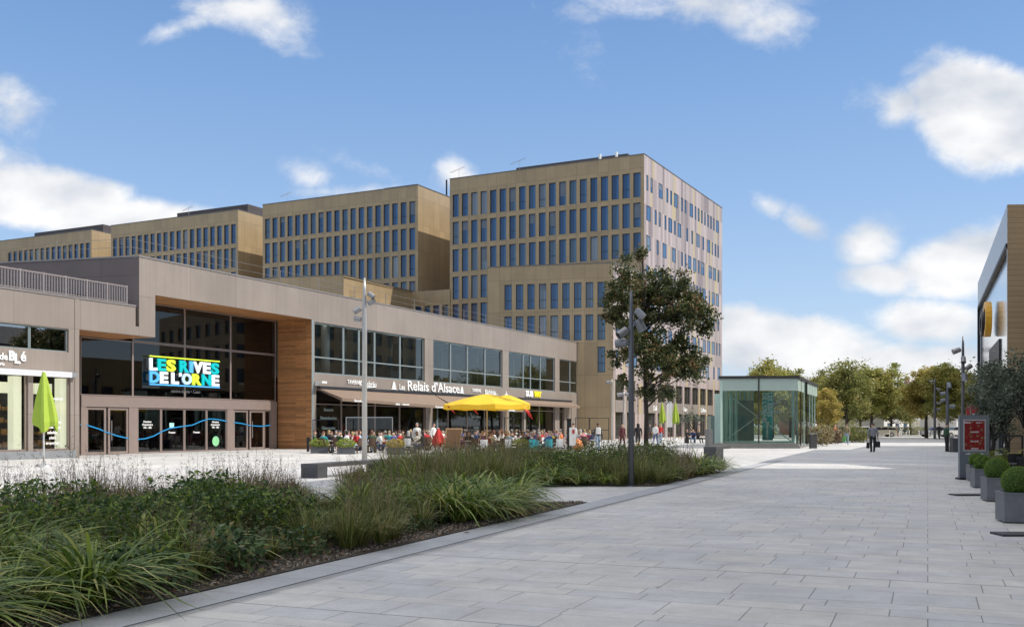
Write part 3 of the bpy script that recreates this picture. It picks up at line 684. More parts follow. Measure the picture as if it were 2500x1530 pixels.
# room behind the entrance
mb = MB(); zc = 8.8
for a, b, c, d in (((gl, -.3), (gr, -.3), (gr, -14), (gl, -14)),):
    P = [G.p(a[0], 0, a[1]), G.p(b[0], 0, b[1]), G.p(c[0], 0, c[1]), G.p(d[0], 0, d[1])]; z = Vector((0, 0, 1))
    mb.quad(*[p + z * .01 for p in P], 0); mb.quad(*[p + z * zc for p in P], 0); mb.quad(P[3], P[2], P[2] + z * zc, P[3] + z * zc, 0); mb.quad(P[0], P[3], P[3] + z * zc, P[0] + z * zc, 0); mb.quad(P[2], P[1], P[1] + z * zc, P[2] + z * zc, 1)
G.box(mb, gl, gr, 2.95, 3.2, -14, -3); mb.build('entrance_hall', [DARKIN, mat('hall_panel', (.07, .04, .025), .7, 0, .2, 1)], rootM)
# upper floor room and its windows
mb = MB()
a, b = up_groups[0][0] - .1, UE - .05
P = [M.p(a, 0, -.4), M.p(b, 0, -.4), M.p(b, 0, -8), M.p(a, 0, -8)]; z = Vector((0, 0, 1))
mb.quad(*[p + z * 4.95 for p in P], 0); mb.quad(*[p + z * 8.9 for p in P], 0); mb.quad(P[3] + z * 4.95, P[2] + z * 4.95, P[2] + z * 8.9, P[3] + z * 8.9, 0); mb.quad(P[0] + z * 4.95, P[3] + z * 4.95, P[3] + z * 8.9, P[0] + z * 8.9, 0); mb.quad(P[1] + z * 4.95, P[2] + z * 4.95, P[2] + z * 8.9, P[1] + z * 8.9, 0)
for k in range(9):
    mb.box(M.p(a + 4 + k * 5.1, 7.0, -5.5 + (k % 3)), (.25, 1.6, 3.6), 0, M.U, M.N)
for k in range(7): mb.box(M.p(a + 3 + k * 6.4, 5.6, -4 - (k % 2) * 2), (2.6, .9, 1.2), 0, M.U, M.N)
mb.build('upper_room', GREYIN, rootM)
for px in (794, 1421):
    uu_ = M.u(px, -1.6) if px < 1000 else UE - 1.0
    mb = MB(); mb.tube([M.p(uu_, 4.96, -1.6), M.p(uu_, 8.88, -1.6)], .32 if px < 1000 else .16, 16); mb.build('column', WHITE, rootM, smooth=True)
LAMP = mat('ceiling_light', (.85, .95, .92), .5, 0, 0, emit=0.8)
for k in range(9): mb = MB(); mb.box(M.p(a + 2.6 + k * 5.0, 8.84, -1.4), (3.2, .12, .06), 0, M.U, M.N); mb.build('strip_lamp', LAMP, rootM)
um = [[768, 842, 880, 918, 980, 1037], [1058, 1103, 1144, 1187, 1227], [1242, 1280, 1298, 1322, 1355], [1366, 1394, 1427]]
for gi, l in enumerate(um):
    for a_, b_ in zip(l, l[1:]): glazing(M, u(a_) + .01, u(b_) - .01, ZU0 + .01, ZU1 - .01, rootM, GL_GREY, FRAME_L, .09, 'upper_window', d=-.18, dep=.12, tr=[6.33])
# ground floor restaurants
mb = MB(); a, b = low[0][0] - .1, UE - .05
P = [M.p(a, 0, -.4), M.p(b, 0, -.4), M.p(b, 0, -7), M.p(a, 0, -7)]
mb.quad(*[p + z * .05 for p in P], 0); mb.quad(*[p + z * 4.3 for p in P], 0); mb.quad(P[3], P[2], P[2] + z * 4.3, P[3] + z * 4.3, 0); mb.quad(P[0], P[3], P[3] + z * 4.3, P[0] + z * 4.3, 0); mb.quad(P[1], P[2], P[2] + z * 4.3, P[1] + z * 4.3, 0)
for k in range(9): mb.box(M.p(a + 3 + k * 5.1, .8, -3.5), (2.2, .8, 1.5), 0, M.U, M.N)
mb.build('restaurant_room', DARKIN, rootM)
lm = [[772, 838, 880, 920, 980, 1040], [1057, 1098, 1144, 1187, 1227], [1243, 1279], [1284, 1320, 1355], [1366, 1378]]
for l in lm:
    for a_, b_ in zip(l, l[1:]): glazing(M, u(a_) + .01, u(b_) - .01, .13, 4.09, rootM, GL_DARK, FRAME_T, .07, 'shopfront', d=-.2, dep=.1, tr=[3.1])
PALT = mat('glass_lettering', (.32, .40, .38), .5, 0, 0)
for px_, zz_, t_ in ((806, 2.62, 'Brasserie'), (806, 2.05, 'Flammekueches'), (806, 1.35, 'Choucroutes'), (1165, 2.3, 'Relais d’Alsace'), (1165, 1.35, 'Taverne'), (1262, 2.9, 'Ouvert')): text_on(M, t_, u(px_), zz_, .3, PALT, rootM, 'window_lettering', d=-.13, offset=.006)
mb = MB(); rect_frame(mb, M, u(1394), u(1425), .05, 3.9, .06, .05, .03); mb.build('blank_panel', TAUPE_D, rootM)
# awnings
AWN = mat('awning_canvas', (.205, .145, .105), .8, 0, .06, 2); WL2 = WHITE_L
def awning(u0, u1, zt, p0, p1, za, zb, txt, h=.22):
    A0, A1 = M.p(u0, zt, .12), M.p(u1, zt, .12); B0, B1 = M.p(u0 + .25, za, p0), M.p(u1 - .1, zb, p1)
    mb = MB(); n = 10
    for i in range(n):
        s0, s1 = i / n, (i + 1) / n
        a, b_, c, d = A0.lerp(A1, s0), A0.lerp(A1, s1), B0.lerp(B1, s1), B0.lerp(B1, s0)
        mb.quad(d, c, b_, a); e = Vector((0, 0, -h)); mb.quad(d + e, c + e, c, d)
        mb.quad(a - Vector((0, 0, .02)), b_ - Vector((0, 0, .02)), c - Vector((0, 0, .02)), d - Vector((0, 0, .02)))
    mb.face([B0, A0, A0 - Vector((0, 0, .1)), B0 - Vector((0, 0, h))]); mb.face([B1 - Vector((0, 0, h)), A1 - Vector((0, 0, .1)), A1, B1])
    o = mb.build('awning', AWN, rootM)
    mb = MB(); mb.bar(A0 + Vector((0, 0, .08)), A1 + Vector((0, 0, .08)), .22, .16)
    for s in (.02, .5, .98): mb.bar(A0.lerp(A1, s) - Vector((0, 0, .25)), B0.lerp(B1, s) - Vector((0, 0, .1)), .05, .05)
    mb.build('awning_arm', FRAME_D, o)
    d = (B1 - B0); d2 = Vector((d.x, d.y, 0)).normalized(); pl = Plane(B0, d2)
    for s, t in txt:
        me = text_mesh(t, .24, extrude=.004, offset=.006); me.materials.append(WL2); q = B0.lerp(B1, s) + pl.N * .03 + Vector((0, 0, -h + .03))
        put('lettering', me, o, q, pl.ang)
awning(u(774), u(1056), 4.16, 1.9, 1.9, 3.5, 3.16, ((.14, 'Flammekueches'), (.5, 'salade  •  restaurant'), (.86, 'Choucroutes')))
awning(u(1058), u(1240), 4.16, 1.9, 1.7, 3.2, 3.1, ((.2, 'Brasserie'), (.8, 'Tartes flambées')))
awning(u(1246), u(1392), 4.16, 1.2, 1.2, 3.75, 3.7, ())
mb = MB(); mb.bar(M.p(u(1031), 0, 1.4), M.p(u(1045), 3.2, .9), .12, .12); mb.build('awning_post', FRAME_L, rootM)
# signs on the band
rs = empty('restaurant_sign', M.p(u(1040), 4.5, .05), 0, 'large white lettering sign with two little trees above the brown awning', 'sign')
me = text_mesh('Relais d’Alsace', 1.08, extrude=.03, offset=.012, align='LEFT'); me.materials.append(WHITE_L)
w_ = max(v.co.x for v in me.vertices); s_ = (u(1120) - u(992)) / w_; me.transform(Matrix.Diagonal((s_, 1, 1.0, 1))); put('lettering', me, rs, M.p(u(992), 4.42, .06), M.ang)
text_on(M, 'Les', u(980), 4.42, .62, WHITE_L, rs, d=.06, offset=.01)
for px in (960, 1126):
    mb = MB(); uu_ = u(px)
    for k, (w, zz) in enumerate(((.42, 0), (.34, .2), (.24, .38))): mb.face([M.p(uu_ - w, 4.4 + zz, .07 + k * .004), M.p(uu_ + w, 4.4 + zz, .07 + k * .004), M.p(uu_, 4.72 + zz * .9, .07 + k * .004)])
    mb.build('tree_emblem', WHITE_L, rs)
for px, lb in ((881, 'small white script sign above the brown awning near the wooden corner'), (1180, 'small white script sign above the yellow parasol')):
    r = empty('tavern_sign', M.p(u(px), 4.6, .05), 0, lb, 'sign', 'white script signs above the awnings')
    text_on(M, 'TAVERNE', u(px - 18), 4.62, .4, WHITE_L, r, d=.06, offset=.008); text_on(M, 'Karlsbräu', u(px + 16), 4.5, .58, WHITE_L, r, d=.06, offset=.008)
    mb = MB(); mb.bar(M.p(u(px + 4), 4.38, .06), M.p(u(px + 34), 4.5, .06), .03, .06); mb.build('underline', WHITE_L, r)
YEL = mat('sign_yellow', (.85, .72, .02), .4, 0, 0, emit=.25)
r = empty('sandwich_shop_sign', M.p(u(1301), 4.5, .05), 0, 'bold white and yellow lettering sign above the narrow right awning', 'sign')
for t, px, m_ in (('SUB', 1291, WHITE_L), ('WAY', 1311, YEL)):
    me = text_mesh(t, .78, extrude=.04, offset=.035); me.materials.append(m_); w_ = max(v.co.x for v in me.vertices) * 2; me.transform(Matrix.Diagonal(((u(1301) - u(1283)) / w_, 1, 1, 1)))
    put('lettering', me, r, M.p(u(px), 4.5, .07), M.ang)
# shop in the left wing
r = empty('bakery_sign', M.p(u(40), 4.7, .04), 0, 'white bakery lettering on the band above the bread shelves', 'sign')
text_on(M, 'de', u(7), 4.72, .45, WHITE_L, r, d=.05, offset=.01); text_on(M, 'B', u(27), 4.72, .62, WHITE_L, r, d=.05, offset=.03); text_on(M, 'L', u(40), 4.60, .62, WHITE_L, r, d=.05, offset=.03); text_on(M, 'é', u(55), 4.72, .66, WHITE_L, r, d=.05, offset=.018)
text_on(M, 'boulangerie', u(-15), 4.45, .22, WHITE_L, r, d=.05, offset=.005)
uub = [U0 + .3, u(-190), u(-60), u(76), US - .35]
for a_, b_ in zip(uub, uub[1:]): glazing(M, a_ + .01, b_ - .01, 5.31, 6.46, rootM, GL_RIB, FRAME_L, .05, 'ribbon_window', d=-.15, dep=.08)
for (a_, b_, c_, d_) in shopw: glazing(M, a_ + .01, b_ - .01, .41, 4.19, rootM, GL_SHOP, FRAME_T, .07, 'shop_window', d=-.15, dep=.1)
mb = MB(); M.box(mb, U0, US - .4, 4.02, 4.3, .02, .3); mb.build('blind_case', mat('blind_white', (.8, .8, .82), .3, .3, 0), rootM)
mb = MB(); M.box(mb, US - .4, US - .05, 4.05, 4.3, .02, .22); M.box(mb, U0, US, 0, .38, .005, .12, 0); mb.build('plinth', mat('plinth_grey', (.22, .23, .24), .6, 0, .1), rootM)
mb = MB(); P = [M.p(U0 + .2, 0, -.3), M.p(US - .1, 0, -.3), M.p(US - .1, 0, -6), M.p(U0 + .2, 0, -6)]
mb.quad(*[p + z * .2 for p in P], 1); mb.quad(*[p + z * 4.25 for p in P], 0); mb.quad(*[p + z * 5.2 for p in P], 1); mb.quad(*[p + z * 6.6 for p in P], 1)
mb.quad(P[3], P[2], P[2] + z * 4.2, P[3] + z * 4.2, 1); mb.quad(P[1], P[2], P[2] + z * 6.6, P[1] + z * 6.6, 1); mb.quad(P[0], P[3], P[3] + z * 6.6, P[0] + z * 6.6, 1); mb.quad(P[3] + z * 5.2, P[2] + z * 5.2, P[2] + z * 6.6, P[3] + z * 6.6, 2)
mb.build('bakery_room', [CREAM, DARKIN, GREYIN], rootM)
for px in (55, 168, -100): mb = MB(); uu_ = u(px); M.box(mb, uu_ - .22, uu_ + .22, .42, 4.0, -.75, -.35); mb.build('cream_column', mat('glowing_cream', (.8, .8, .62), .6, 0, 0, emit=.75), rootM)  # columns glow by themselves in place of the shop's lighting
BR = mat('bread', (.42, .22, .08), .8, 0, .5, 6); SH = mat('shelf_dark', (.05, .035, .025), .6, 0, .1)
for (pa, pb, lb) in ((-120, 34, 'dark bread shelf with baskets behind the first bakery window'), (82, 128, 'narrow dark bread shelf behind the closed green parasol')):
    a_, b_ = M.u(pa, -1.6), M.u(pb, -1.6); r = empty('bread_shelf', M.p((a_ + b_) / 2, 0, -1.6), 0, lb, 'shelf', 'bread shelves in the bakery')
    mb = MB(); M.box(mb, a_, b_, .25, 3.2, -2.0, -1.9)
    for k in range(5): M.box(mb, a_, b_, .5 + k * .6, .56 + k * .6, -1.89, -1.3)
    mb.build('rack', SH, r)
    mb = MB(); R_ = random.Random(int(pa) + 500)
    for k in range(4):
        x = a_ + .1
        while x < b_ - .4:
            w = R_.uniform(.25, .5); M.box(mb, x, x + w, .57 + k * .6, .57 + k * .6 + R_.uniform(.12, .32), -1.85, -1.4); x += w + .06
    mb.build('loaf', BR, r)
    mb = MB(); M.box(mb, a_, b_, 3.22, 3.75, -1.9, -1.5); mb.build('glow_header', mat('glowing_cream2', (.8, .8, .62), .6, 0, 0, emit=.7), r)  # header emits its own glow, standing in for the lit interior
for k, t in enumerate(('Tartes,', 'viennoiseries,', 'sandwiches,', 'salades,', 'plats', 'à emporter...')): text_on(M, t, u(132), 2.0 - k * .26, .2, WHITE_L, rootM, 'window_lettering', d=-.12, offset=.004)
text_on(M, 'Bienvenue', u(140), 2.9, .2, WHITE_L, rootM, 'window_lettering', d=-.12, offset=.004)
# railings on the left wing terrace: frame with upright bars
RAILM = mat('rail_taupe', (.33, .28, .26), .45, .4, .05)
rl = empty('terrace_railing', M.p(u(150), 8.14), 0, 'taupe metal railing of close upright bars along the left wing terrace', 'railing')
mb = MB(); ra, rb = U0, u(315); M.box(mb, ra, rb, 9.06, 9.12, -.2, -.12); M.box(mb, ra, rb, 8.2, 8.24, -.19, -.13); mb.build('rail', RAILM, rl)
k = rb - .02; n = 0; BARM = None
mbb = MB(); mbb.box((0, 0, .44), (.03, .05, .84)); mbb2 = MB(); mbb2.box((0, 0, .47), (.07, .08, 1.0)); BARM = mbb.mesh('bar', RAILM); POSTM = mbb2.mesh('post', RAILM)
mb_rest = MB()
while k > ra:
    if n < 76: put('post' if n % 8 == 0 else 'bar', POSTM if n % 8 == 0 else BARM, rl, M.p(k, 8.18, -.16), M.ang)
    else: M.box(mb_rest, k - .015, k + .015, 8.2, 9.06, -.18, -.14)
    k -= .165; n += 1
o = mb_rest.build('hidden_bar', RAILM, rl); tag(o, kind='stuff')
# thin safety rails round the roof
rl = empty('roof_guard_rail', M.p(20, HM, -1.2), 0, 'thin steel cable guard rail along the shopping centre roof', 'railing')
mb = MB(); k = .3; WIR = mat('wire', (.26, .23, .21), .4, .5, 0)
for zz in (11.45, 11.9): mb.tube([M.p(.3, zz, -.9), M.p(UE - .3, zz, -.9)], .012, 5)
for zz in (11.45, 11.9): mb.tube([M.p(.3, zz, -.9), wallA + dW * WL + Vector((0, 0, zz)) - M.N * .5], .012, 5)
mb.build('rail', WIR, rl)
while k < UE:
    mb = MB(); mb.tube([M.p(k, HM - .1, -.9), M.p(k, 11.95, -.9)], .026, 6); mb.build('post', WIR, rl); k += 4.3
for k in range(1, 6): mb = MB(); p = wallA + dW * (k * 4.6) - M.N * (.8); mb.tube([p + z * (HM - .1), p + z * 11.95], .035, 6); mb.build('post', WIR, rl)

# big coloured letters in front of the entrance glass
LC = {'W': mat('letter_white', (.80, .86, .90), .35, 0, 0, emit=.35), 'T': mat('letter_teal', (.0, .42, .44), .35, 0, 0, emit=.35), 'Y': mat('letter_lime', (.62, .78, .04), .35, 0, 0, emit=.4), 'B': mat('letter_blue', (.08, .38, .78), .35, 0, 0, emit=.35), 'L': mat('letter_sky', (.45, .68, .90), .35, 0, 0, emit=.35)}
sg = empty('coloured_sign', G.p(g(450), 4.5, .25), 0, 'big coloured letter sign on the entrance glass between a lime and a blue bar', 'sign')
sa, sb = G.u(366, .3), G.u(537, .3)
zt0, zm, zb0 = 5.58, 4.86, 4.12
def row(chars, z0, z1, cols):
    tot = sum(w for _, w in chars); x = sa; sc_ = (sb - sa) / tot
    for (c, w), co in zip(chars, cols):
        if c != ' ':
            me = text_mesh(c, 1.0, extrude=.04, offset=.045, align='LEFT'); xs = [v.co.x for v in me.vertices]; zs = [v.co.z for v in me.vertices]
            hh = z1 - z0 if c != '’' else (z1 - z0) * .35; bz = z0 if c != '’' else z1 - hh
            me.transform(Matrix.Translation((-min(xs), 0, -min(zs)))); me.transform(Matrix.Diagonal((w * sc_ * .95 / (max(xs) - min(xs)), 1, hh / (max(zs) - min(zs)), 1)))
            me.materials.append(LC[co]); put('letter', me, sg, G.p(x, bz, .25), G.ang)
        x += w * sc_
row([('L', .8), ('E', .9), ('S', 1), (' ', .35), ('R', 1.05), ('I', .42), ('V', 1.1), ('E', .85), ('S', 1)], zm, zt0, 'WTYWTBWWT')
row([('D', 1.05), ('E', .85), (' ', .3), ('L', .8), ('’', .3), ('O', 1.1), ('R', 1.05), ('N', 1.1), ('E', .9)], zb0, zm - .04, 'BWWWWLYTW')
mb = MB(); G.box(mb, sa, sb, 5.66, 5.73, .22, .3); mb.build('top_bar', LC['Y'], sg)
mb = MB(); G.box(mb, sa, sb, 4.0, 4.08, .22, .3); mb.build('bottom_bar', LC['B'], sg)
text_on(G, 'centre de vie • Caen', g(452), 3.62, .3, mat('faint_lettering', (.12, .12, .12), .5, 0, 0), sg, d=.05, offset=.004)
# blue wave line and notices on the doors
WV = mat('wave_blue', (.02, .27, .58), .4, 0, 0)
wave = [(195, 1040), (215, 1043), (240, 1051), (262, 1060), (285, 1068), (310, 1074), (335, 1077), (355, 1075), (375, 1069), (395, 1058), (415, 1050), (440, 1046), (470, 1042), (490, 1033), (510, 1027), (530, 1028), (560, 1034), (590, 1038), (610, 1043), (635, 1045), (655, 1043), (668, 1041)]
pts = [G.p(G.u(px, .08), G.z(px, py - 5, .08), .08) for px, py in wave]
mb = MB()
for a_, b_ in zip(pts, pts[1:]): mb.box((a_ + b_) / 2, ((b_ - a_).length * 1.02, .012, .06), 0, (b_ - a_).normalized(), G.N, (b_ - a_).normalized().cross(G.N) * -1)
mb.build('wave_stripe', WV, rootM)
for px, zz, t in ((358, 1.45, 'Horaires\nd’ouverture\n10h - 20h'), (524, 1.45, 'Horaires\nd’ouverture\n10h - 20h'), (418, 1.15, 'Poussez'), (478, 1.15, 'Poussez')): text_on(G, t, g(px), zz, .17, WHITE_L, rootM, 'door_notice', d=.06, offset=.003)
mb = MB(); G.box(mb, g(412), g(423), 1.5, 1.78, .05, .06); mb.build('sticker', mat('sticker_mint', (.4, .75, .68), .5, 0, .2, 8), rootM)
mb = MB(); c = G.p(g(525), .62, .06)
mb.face([c + G.U * (.32 * math.cos(t * math.pi / 8)) + Vector((0, 0, .32 * math.sin(t * math.pi / 8))) for t in range(16)]); mb.build('round_sticker', mat('sticker_green', (.25, .6, .3), .5, 0, .2, 8), rootM)
mb = MB(); M.box(mb, u(766), u(778), 4.5, 4.64, .25, .7); M.box(mb, u(768), u(771), 4.35, 4.64, .02, .25); mb.build('wall_spotlight', WHITE, rootM)

# ------------------------------------------------------------------ the building on the right
rootR = empty('right_hand_building', (24, 44, 0), 0, 'brown panelled building with a glossy mirrored street side and yellow logo', 'building')
HR = 10.9 ; c0 = Vector((20.8, 42.5, 0)); c1 = Vector((30.42, 66.1, 0))
RS = Plane(c1, c0 - c1); RFp = Plane(c0, (1, -.03)); LR = (c0 - c1).length
BRN = panel_mat('brown_boards', (.33, .245, .15), 2.6, .22, .55, .1, .06, .012, offset=.5)
mb = MB(); RFp.skin(mb, 0, 26, 0, HR); Plane(c1 + Vector((22, 0, 0)), (-1, 0)).skin(mb, 0, 22, 0, HR); mb.face([(c0.x, c0.y, HR - .1), (c0.x + 26, c0.y - .8, HR - .1), (c1.x + 22, c1.y, HR - .1), (c1.x, c1.y, HR - .1)]); mb.build('wall', BRN, rootR)
MIR = mat('mirror_cladding', (.55, .58, .62), .12, .9, .03, .6)
SILV = mat('silver_frame', (.50, .49, .47), .3, .8, .04, 1)
mb = MB(); RS.skin(mb, 0, LR, 0, HR, [(.9, LR - .3, .2, HR - 1.7)], reveal=.15); mb.build('street_frame', SILV, rootR)
mb = MB(); mb.quad(RS.p(.9, .2, -.12), RS.p(LR - .3, .2, -.12), RS.p(LR - .3, HR - 1.7, -.12), RS.p(.9, HR - 1.7, -.12)); mb.build('mirror_panel', MIR, rootR)
mb = MB(); RS.box(mb, .85, LR - .06, HR - 1.8, HR - 1.62, -.1, .06); RS.box(mb, .75, .9, .2, HR - 1.8, -.1, .06); mb.build('dark_trim', BLACKM, rootR)
lg = empty('round_logo_sign', RS.p(RS.u(2402), 5.5, .3), 0, 'upright yellow and black logo sign on the mirrored street side', 'sign')
YO = mat('logo_orange', (.72, .36, .02), .4, 0, 0); 
ul, ur = RS.u(2394, .3), RS.u(2419, .3)
zt_, zb_ = zh(728, 52.6), zh(832, 52.6)
def ring(mb, c, ax, ro, ri, zs, d, seg=20):
    for k in range(seg):
        a0, a1 = 2 * math.pi * k / seg, 2 * math.pi * (k + 1) / seg
        pp = [c + RS.U * (r_ * ax * math.cos(a)) + Vector((0, 0, r_ * zs * math.sin(a))) for r_, a in ((ri, a0), (ro, a0), (ro, a1), (ri, a1))]
        mb.quad(*[q + RS.N * d for q in pp]); mb.quad(pp[1] + RS.N * d, pp[2] + RS.N * d, pp[2], pp[1]); mb.quad(pp[0], pp[3], pp[3] + RS.N * d, pp[0] + RS.N * d)
cc = RS.p((ul + ur) / 2, (zt_ + zb_) / 2, .05); hh = (zt_ - zb_) / 2
mb = MB(); ring(mb, cc, .8, 1.9, 1.25, hh / 1.9 * .82, .3); mb.build('logo_ring', YO, lg)
mb = MB(); ring(mb, cc - RS.U * 1.1 + Vector((0, 0, -.15)), 0.8, 1.5, .9, hh / 2.1 * .82, .42); mb.build('logo_core', BLACKM, lg)
mb = MB(); RS.box(mb, RS.u(2412), RS.u(2436), .3, zh(822, 47), -.35, -.05); mb.build('dark_panel', BLACKM, rootR)
# buildings out of the picture whose shade falls on the plaza
def mass(name, pts, h, lb):
    mb = MB(); P = [Vector((p[0], p[1])) for p in pts]
    for a, b in zip(P, P[1:] + P[:1]):
        pl = Plane(a, b - a); L = (b - a).length; n = max(1, int(L / 3)); w = L / n; ops = []
        for i in range(n):
            for j in range(int((h - 1) / 3.2)): ops.append((i * w + w * .25, i * w + w * .75, .9 + j * 3.2, 2.7 + j * 3.2))
        pl.skin(mb, 0, L, 0, h, ops, reveal=.2)
    mb.face([(p.x, p.y, h) for p in P]); root = mb.build(name, GOLD); tag(root, lb, 'building')
    mb = MB()
    for a, b in zip(P, P[1:] + P[:1]):
        pl = Plane(a, b - a); mb.quad(pl.p(.1, .2, -.18), pl.p((b - a).length - .1, .2, -.18), pl.p((b - a).length - .1, h - .4, -.18), pl.p(.1, h - .4, -.18))
    mb.build('window_band', mat('window_dark', (.03, .05, .08), .1, 0, 0), root); return root
mass('street_building', [(22.2, 37.0), (6.5, -2), (34, -6), (44, 32)], 25.5, 'tall gold building whose shade covers the near part of the plaza')
mass('link_wing', [(21.9, 41.9), (22.6, 37.3), (40, 36.5), (40, 41.2)], 8.4, 'low gold wing between the tall building and the brown one')
mass('rear_wing', [(36.6, 79), (31.2, 67.0), (50, 67.0), (56, 79)], 9.0, 'low gold wing beyond the brown building')
mass('street_end_building', [(62, 128), (44.6, 93.5), (70, 93), (84, 128)], 17.5, 'gold building at the street end beyond the brown one')

# ------------------------------------------------------------------ glass kiosk
kc = Vector((20.2, 71.5, 0)); KF = Plane(kc - Vector((.9970, -.0775, 0)) * 5.45, (.9970, -.0775)); KS = Plane(kc, (.3885, 1)); KW, KD, KH = 5.45, 16.8, 5.1
kr = empty('glass_kiosk', KF.p(2.7, 0, -5), 0, 'green tinted glass kiosk with slender posts and cross bracing on the sunlit plaza', 'kiosk')
MINT = mat('mint_steel', (.50, .66, .58), .4, .1, .04); KDK = mat('kiosk_dark', (.05, .048, .045), .5, .3, .05)
mb = MB(); pts = [KF.p(-.1, 0, .1), KF.p(KW + .1, 0, .1), KS.p(KD, 0, .1), KS.p(KD, 0, .1) - KF.U * (KW + .3)]
mb.prism([(p.x, p.y) for p in pts], KH - .16, KH + .03, 0, True, True); mb.build('roof', KDK, kr)
mb = MB(); KF.box(mb, -.5, KW + .05, 0, .36, -.35, .12); KS.box(mb, .12, KD, 0, .12, -.3, .1); KF.box(mb, -.75, -.5, 0, 1.35, -2.5, .1); mb.build('base', mat('kiosk_base', (.20, .20, .19), .8, 0, .1), kr)
FROST = mat('frosted_glass', (.40, .50, .45), .35, 0, .05, .5)
mb = MB(); KF.box(mb, .05, KW / 2 - .05, KH - 1.02, KH - .17, -.08, 0); mb.build('frosted_frieze', FROST, kr); mb = MB(); KF.box(mb, KW / 2 + .05, KW - .02, KH - 1.02, KH - .17, -.08, 0); mb.build('frosted_frieze', FROST, kr)
for k in range(7):
    if k != 2: mb = MB(); KS.box(mb, k * 2.4 + .05, k * 2.4 + 2.3, KH - 1.02, KH - .17, -.08, 0); mb.build('frosted_frieze', FROST, kr)
mb = MB(); KF.box(mb, KW / 2 - .04, KW / 2 + .04, .36, KH - .17, -.1, .06)
mb.build('mullion', KDK, kr)
for k in range(1, 7): mb = MB(); KS.box(mb, k * 2.4 - .03, k * 2.4 + .03, .12, KH - .17, -.1, .02); mb.build('mullion', KDK if k in (1, 3) else MINT, kr)
for uu_ in (.25, KW - .3):
    mb = MB(); KF.box(mb, uu_ - .09, uu_ + .09, .37, KH - 1.02, -.3, -.12); mb.build('post', MINT, kr)
for k in range(1, 8): mb = MB(); KS.box(mb, k * 2.3, k * 2.3 + .14, .13, KH - .2, -.35, -.2); mb.build('post', MINT, kr)
for k in range(0, 8): mb = MB(); q = KS.p(k * 2.3, 0, -.2) - KF.U * (KW - .3); mb.box(q + Vector((0, 0, 2.5)), (.16, .16, 4.6)); mb.build('post', MINT, kr)
mb = MB()
for (a_, b_, d_) in ((.35, KW - .4, -.35),):
    mb.tube([KF.p(a_, .5, d_), KF.p(b_, KH - 1.1, d_)], .035, 6); mb.tube([KF.p(b_, .5, d_), KF.p(a_, KH - 1.1, d_)], .035, 6)
mb.tube([KS.p(.4, .5, -.4), KS.p(4.5, KH - 1.1, -.4)], .02, 5); mb.tube([KS.p(.4, KH - 1.1, -.4), KS.p(4.5, .5, -.4)], .02, 5)
mb.build('cross_brace', mat('brace_pale', (.7, .76, .72), .4, 0, 0), kr)
mb = MB(); KF.box(mb, .35, KW - .4, .37, .52, -.25, -.02); KF.box(mb, KW * .62, KW - .4, 2.55, 2.68, -4.2, -4.1); KF.box(mb, .6, 1.0, .2, KH - 1, -8, -7.7); KF.box(mb, 1.7, 1.9, .2, KH - 1, -8, -7.7); mb.build('sill', MINT, kr)
for a_, b_ in ((0.02, KW / 2 - .05), (KW / 2 + .05, KW - .02)): mb = MB(); mb.quad(KF.p(a_, .37, -.01), KF.p(b_, .37, -.01), KF.p(b_, KH - 1.02, -.01), KF.p(a_, KH - 1.02, -.01)); mb.build('pane', GL_PAV, kr)
for k in range(7): mb = MB(); mb.quad(KS.p(k * 2.4 + .04, .13, -.02), KS.p(k * 2.4 + 2.36, .13, -.02), KS.p(k * 2.4 + 2.36, KH - 1.02, -.02), KS.p(k * 2.4 + .04, KH - 1.02, -.02)); mb.build('pane', GL_PAV, kr)
mb = MB(); q0 = KS.p(0, 0, -.05) - KF.U * (KW - .1); q1 = KS.p(KD, 0, -.05) - KF.U * (KW - .1)
mb.quad(q0 + z * .13, q1 + z * .13, q1 + z * (KH - .2), q0 + z * (KH - .2)); mb.build('pane', GL_PAV, kr)
mb = MB(); mb.box(KF.p(2.4, 1.8, -9.5), (2.6, 2.2, 3.6), 0, KF.U, KF.N); mb.box(KF.p(1.2, 1.2, -12), (1.2, 3, 2.4), 0, KF.U, KF.N); mb.build('lift_shaft', mat('shaft', (.22, .30, .27), .3, .2, .1), kr)
bn = empty('teal_banner', KF.p(KF.u(1874, -1), 2.4, -1), 0, 'tall teal banner with white vertical lettering hanging inside the glass kiosk', 'banner')
TEAL = mat('banner_teal', (.04, .50, .47), .6, 0, .08); TEALD = mat('banner_teal_dark', (.02, .32, .30), .6, 0, .08)
ba, bb = KF.u(1861, -1), KF.u(1887, -1)
mb = MB(); KF.box(mb, ba, bb, 1.45, 4.02, -1.02, -1.0); mb.build('cloth', TEAL, bn); mb = MB(); KF.box(mb, ba, bb, .55, 1.44, -1.02, -1.0); mb.build('lower_cloth', TEALD, bn)
PAL = mat('banner_letter', (.85, .92, .9), .6, 0, 0)
for k, (t, sz) in enumerate((('LES RIVES', .42), ('DE L’ORNE', .42))):
    me = text_mesh(t, sz, extrude=.004, offset=.015, align='LEFT'); me.transform(Matrix.Rotation(rad(90), 4, 'Y')); me.materials.append(PAL); put('lettering', me, bn, KF.p(bb - .40 + .02 - k * .36 , 3.98, -.98), KF.ang)
me = text_mesh('Bienvenue', .3, extrude=.004, offset=.008, align='LEFT'); me.transform(Matrix.Rotation(rad(90), 4, 'Y')); me.materials.append(PAL); put('lettering', me, bn, KF.p((ba + bb) / 2 - .1, 1.9, -.98), KF.ang)
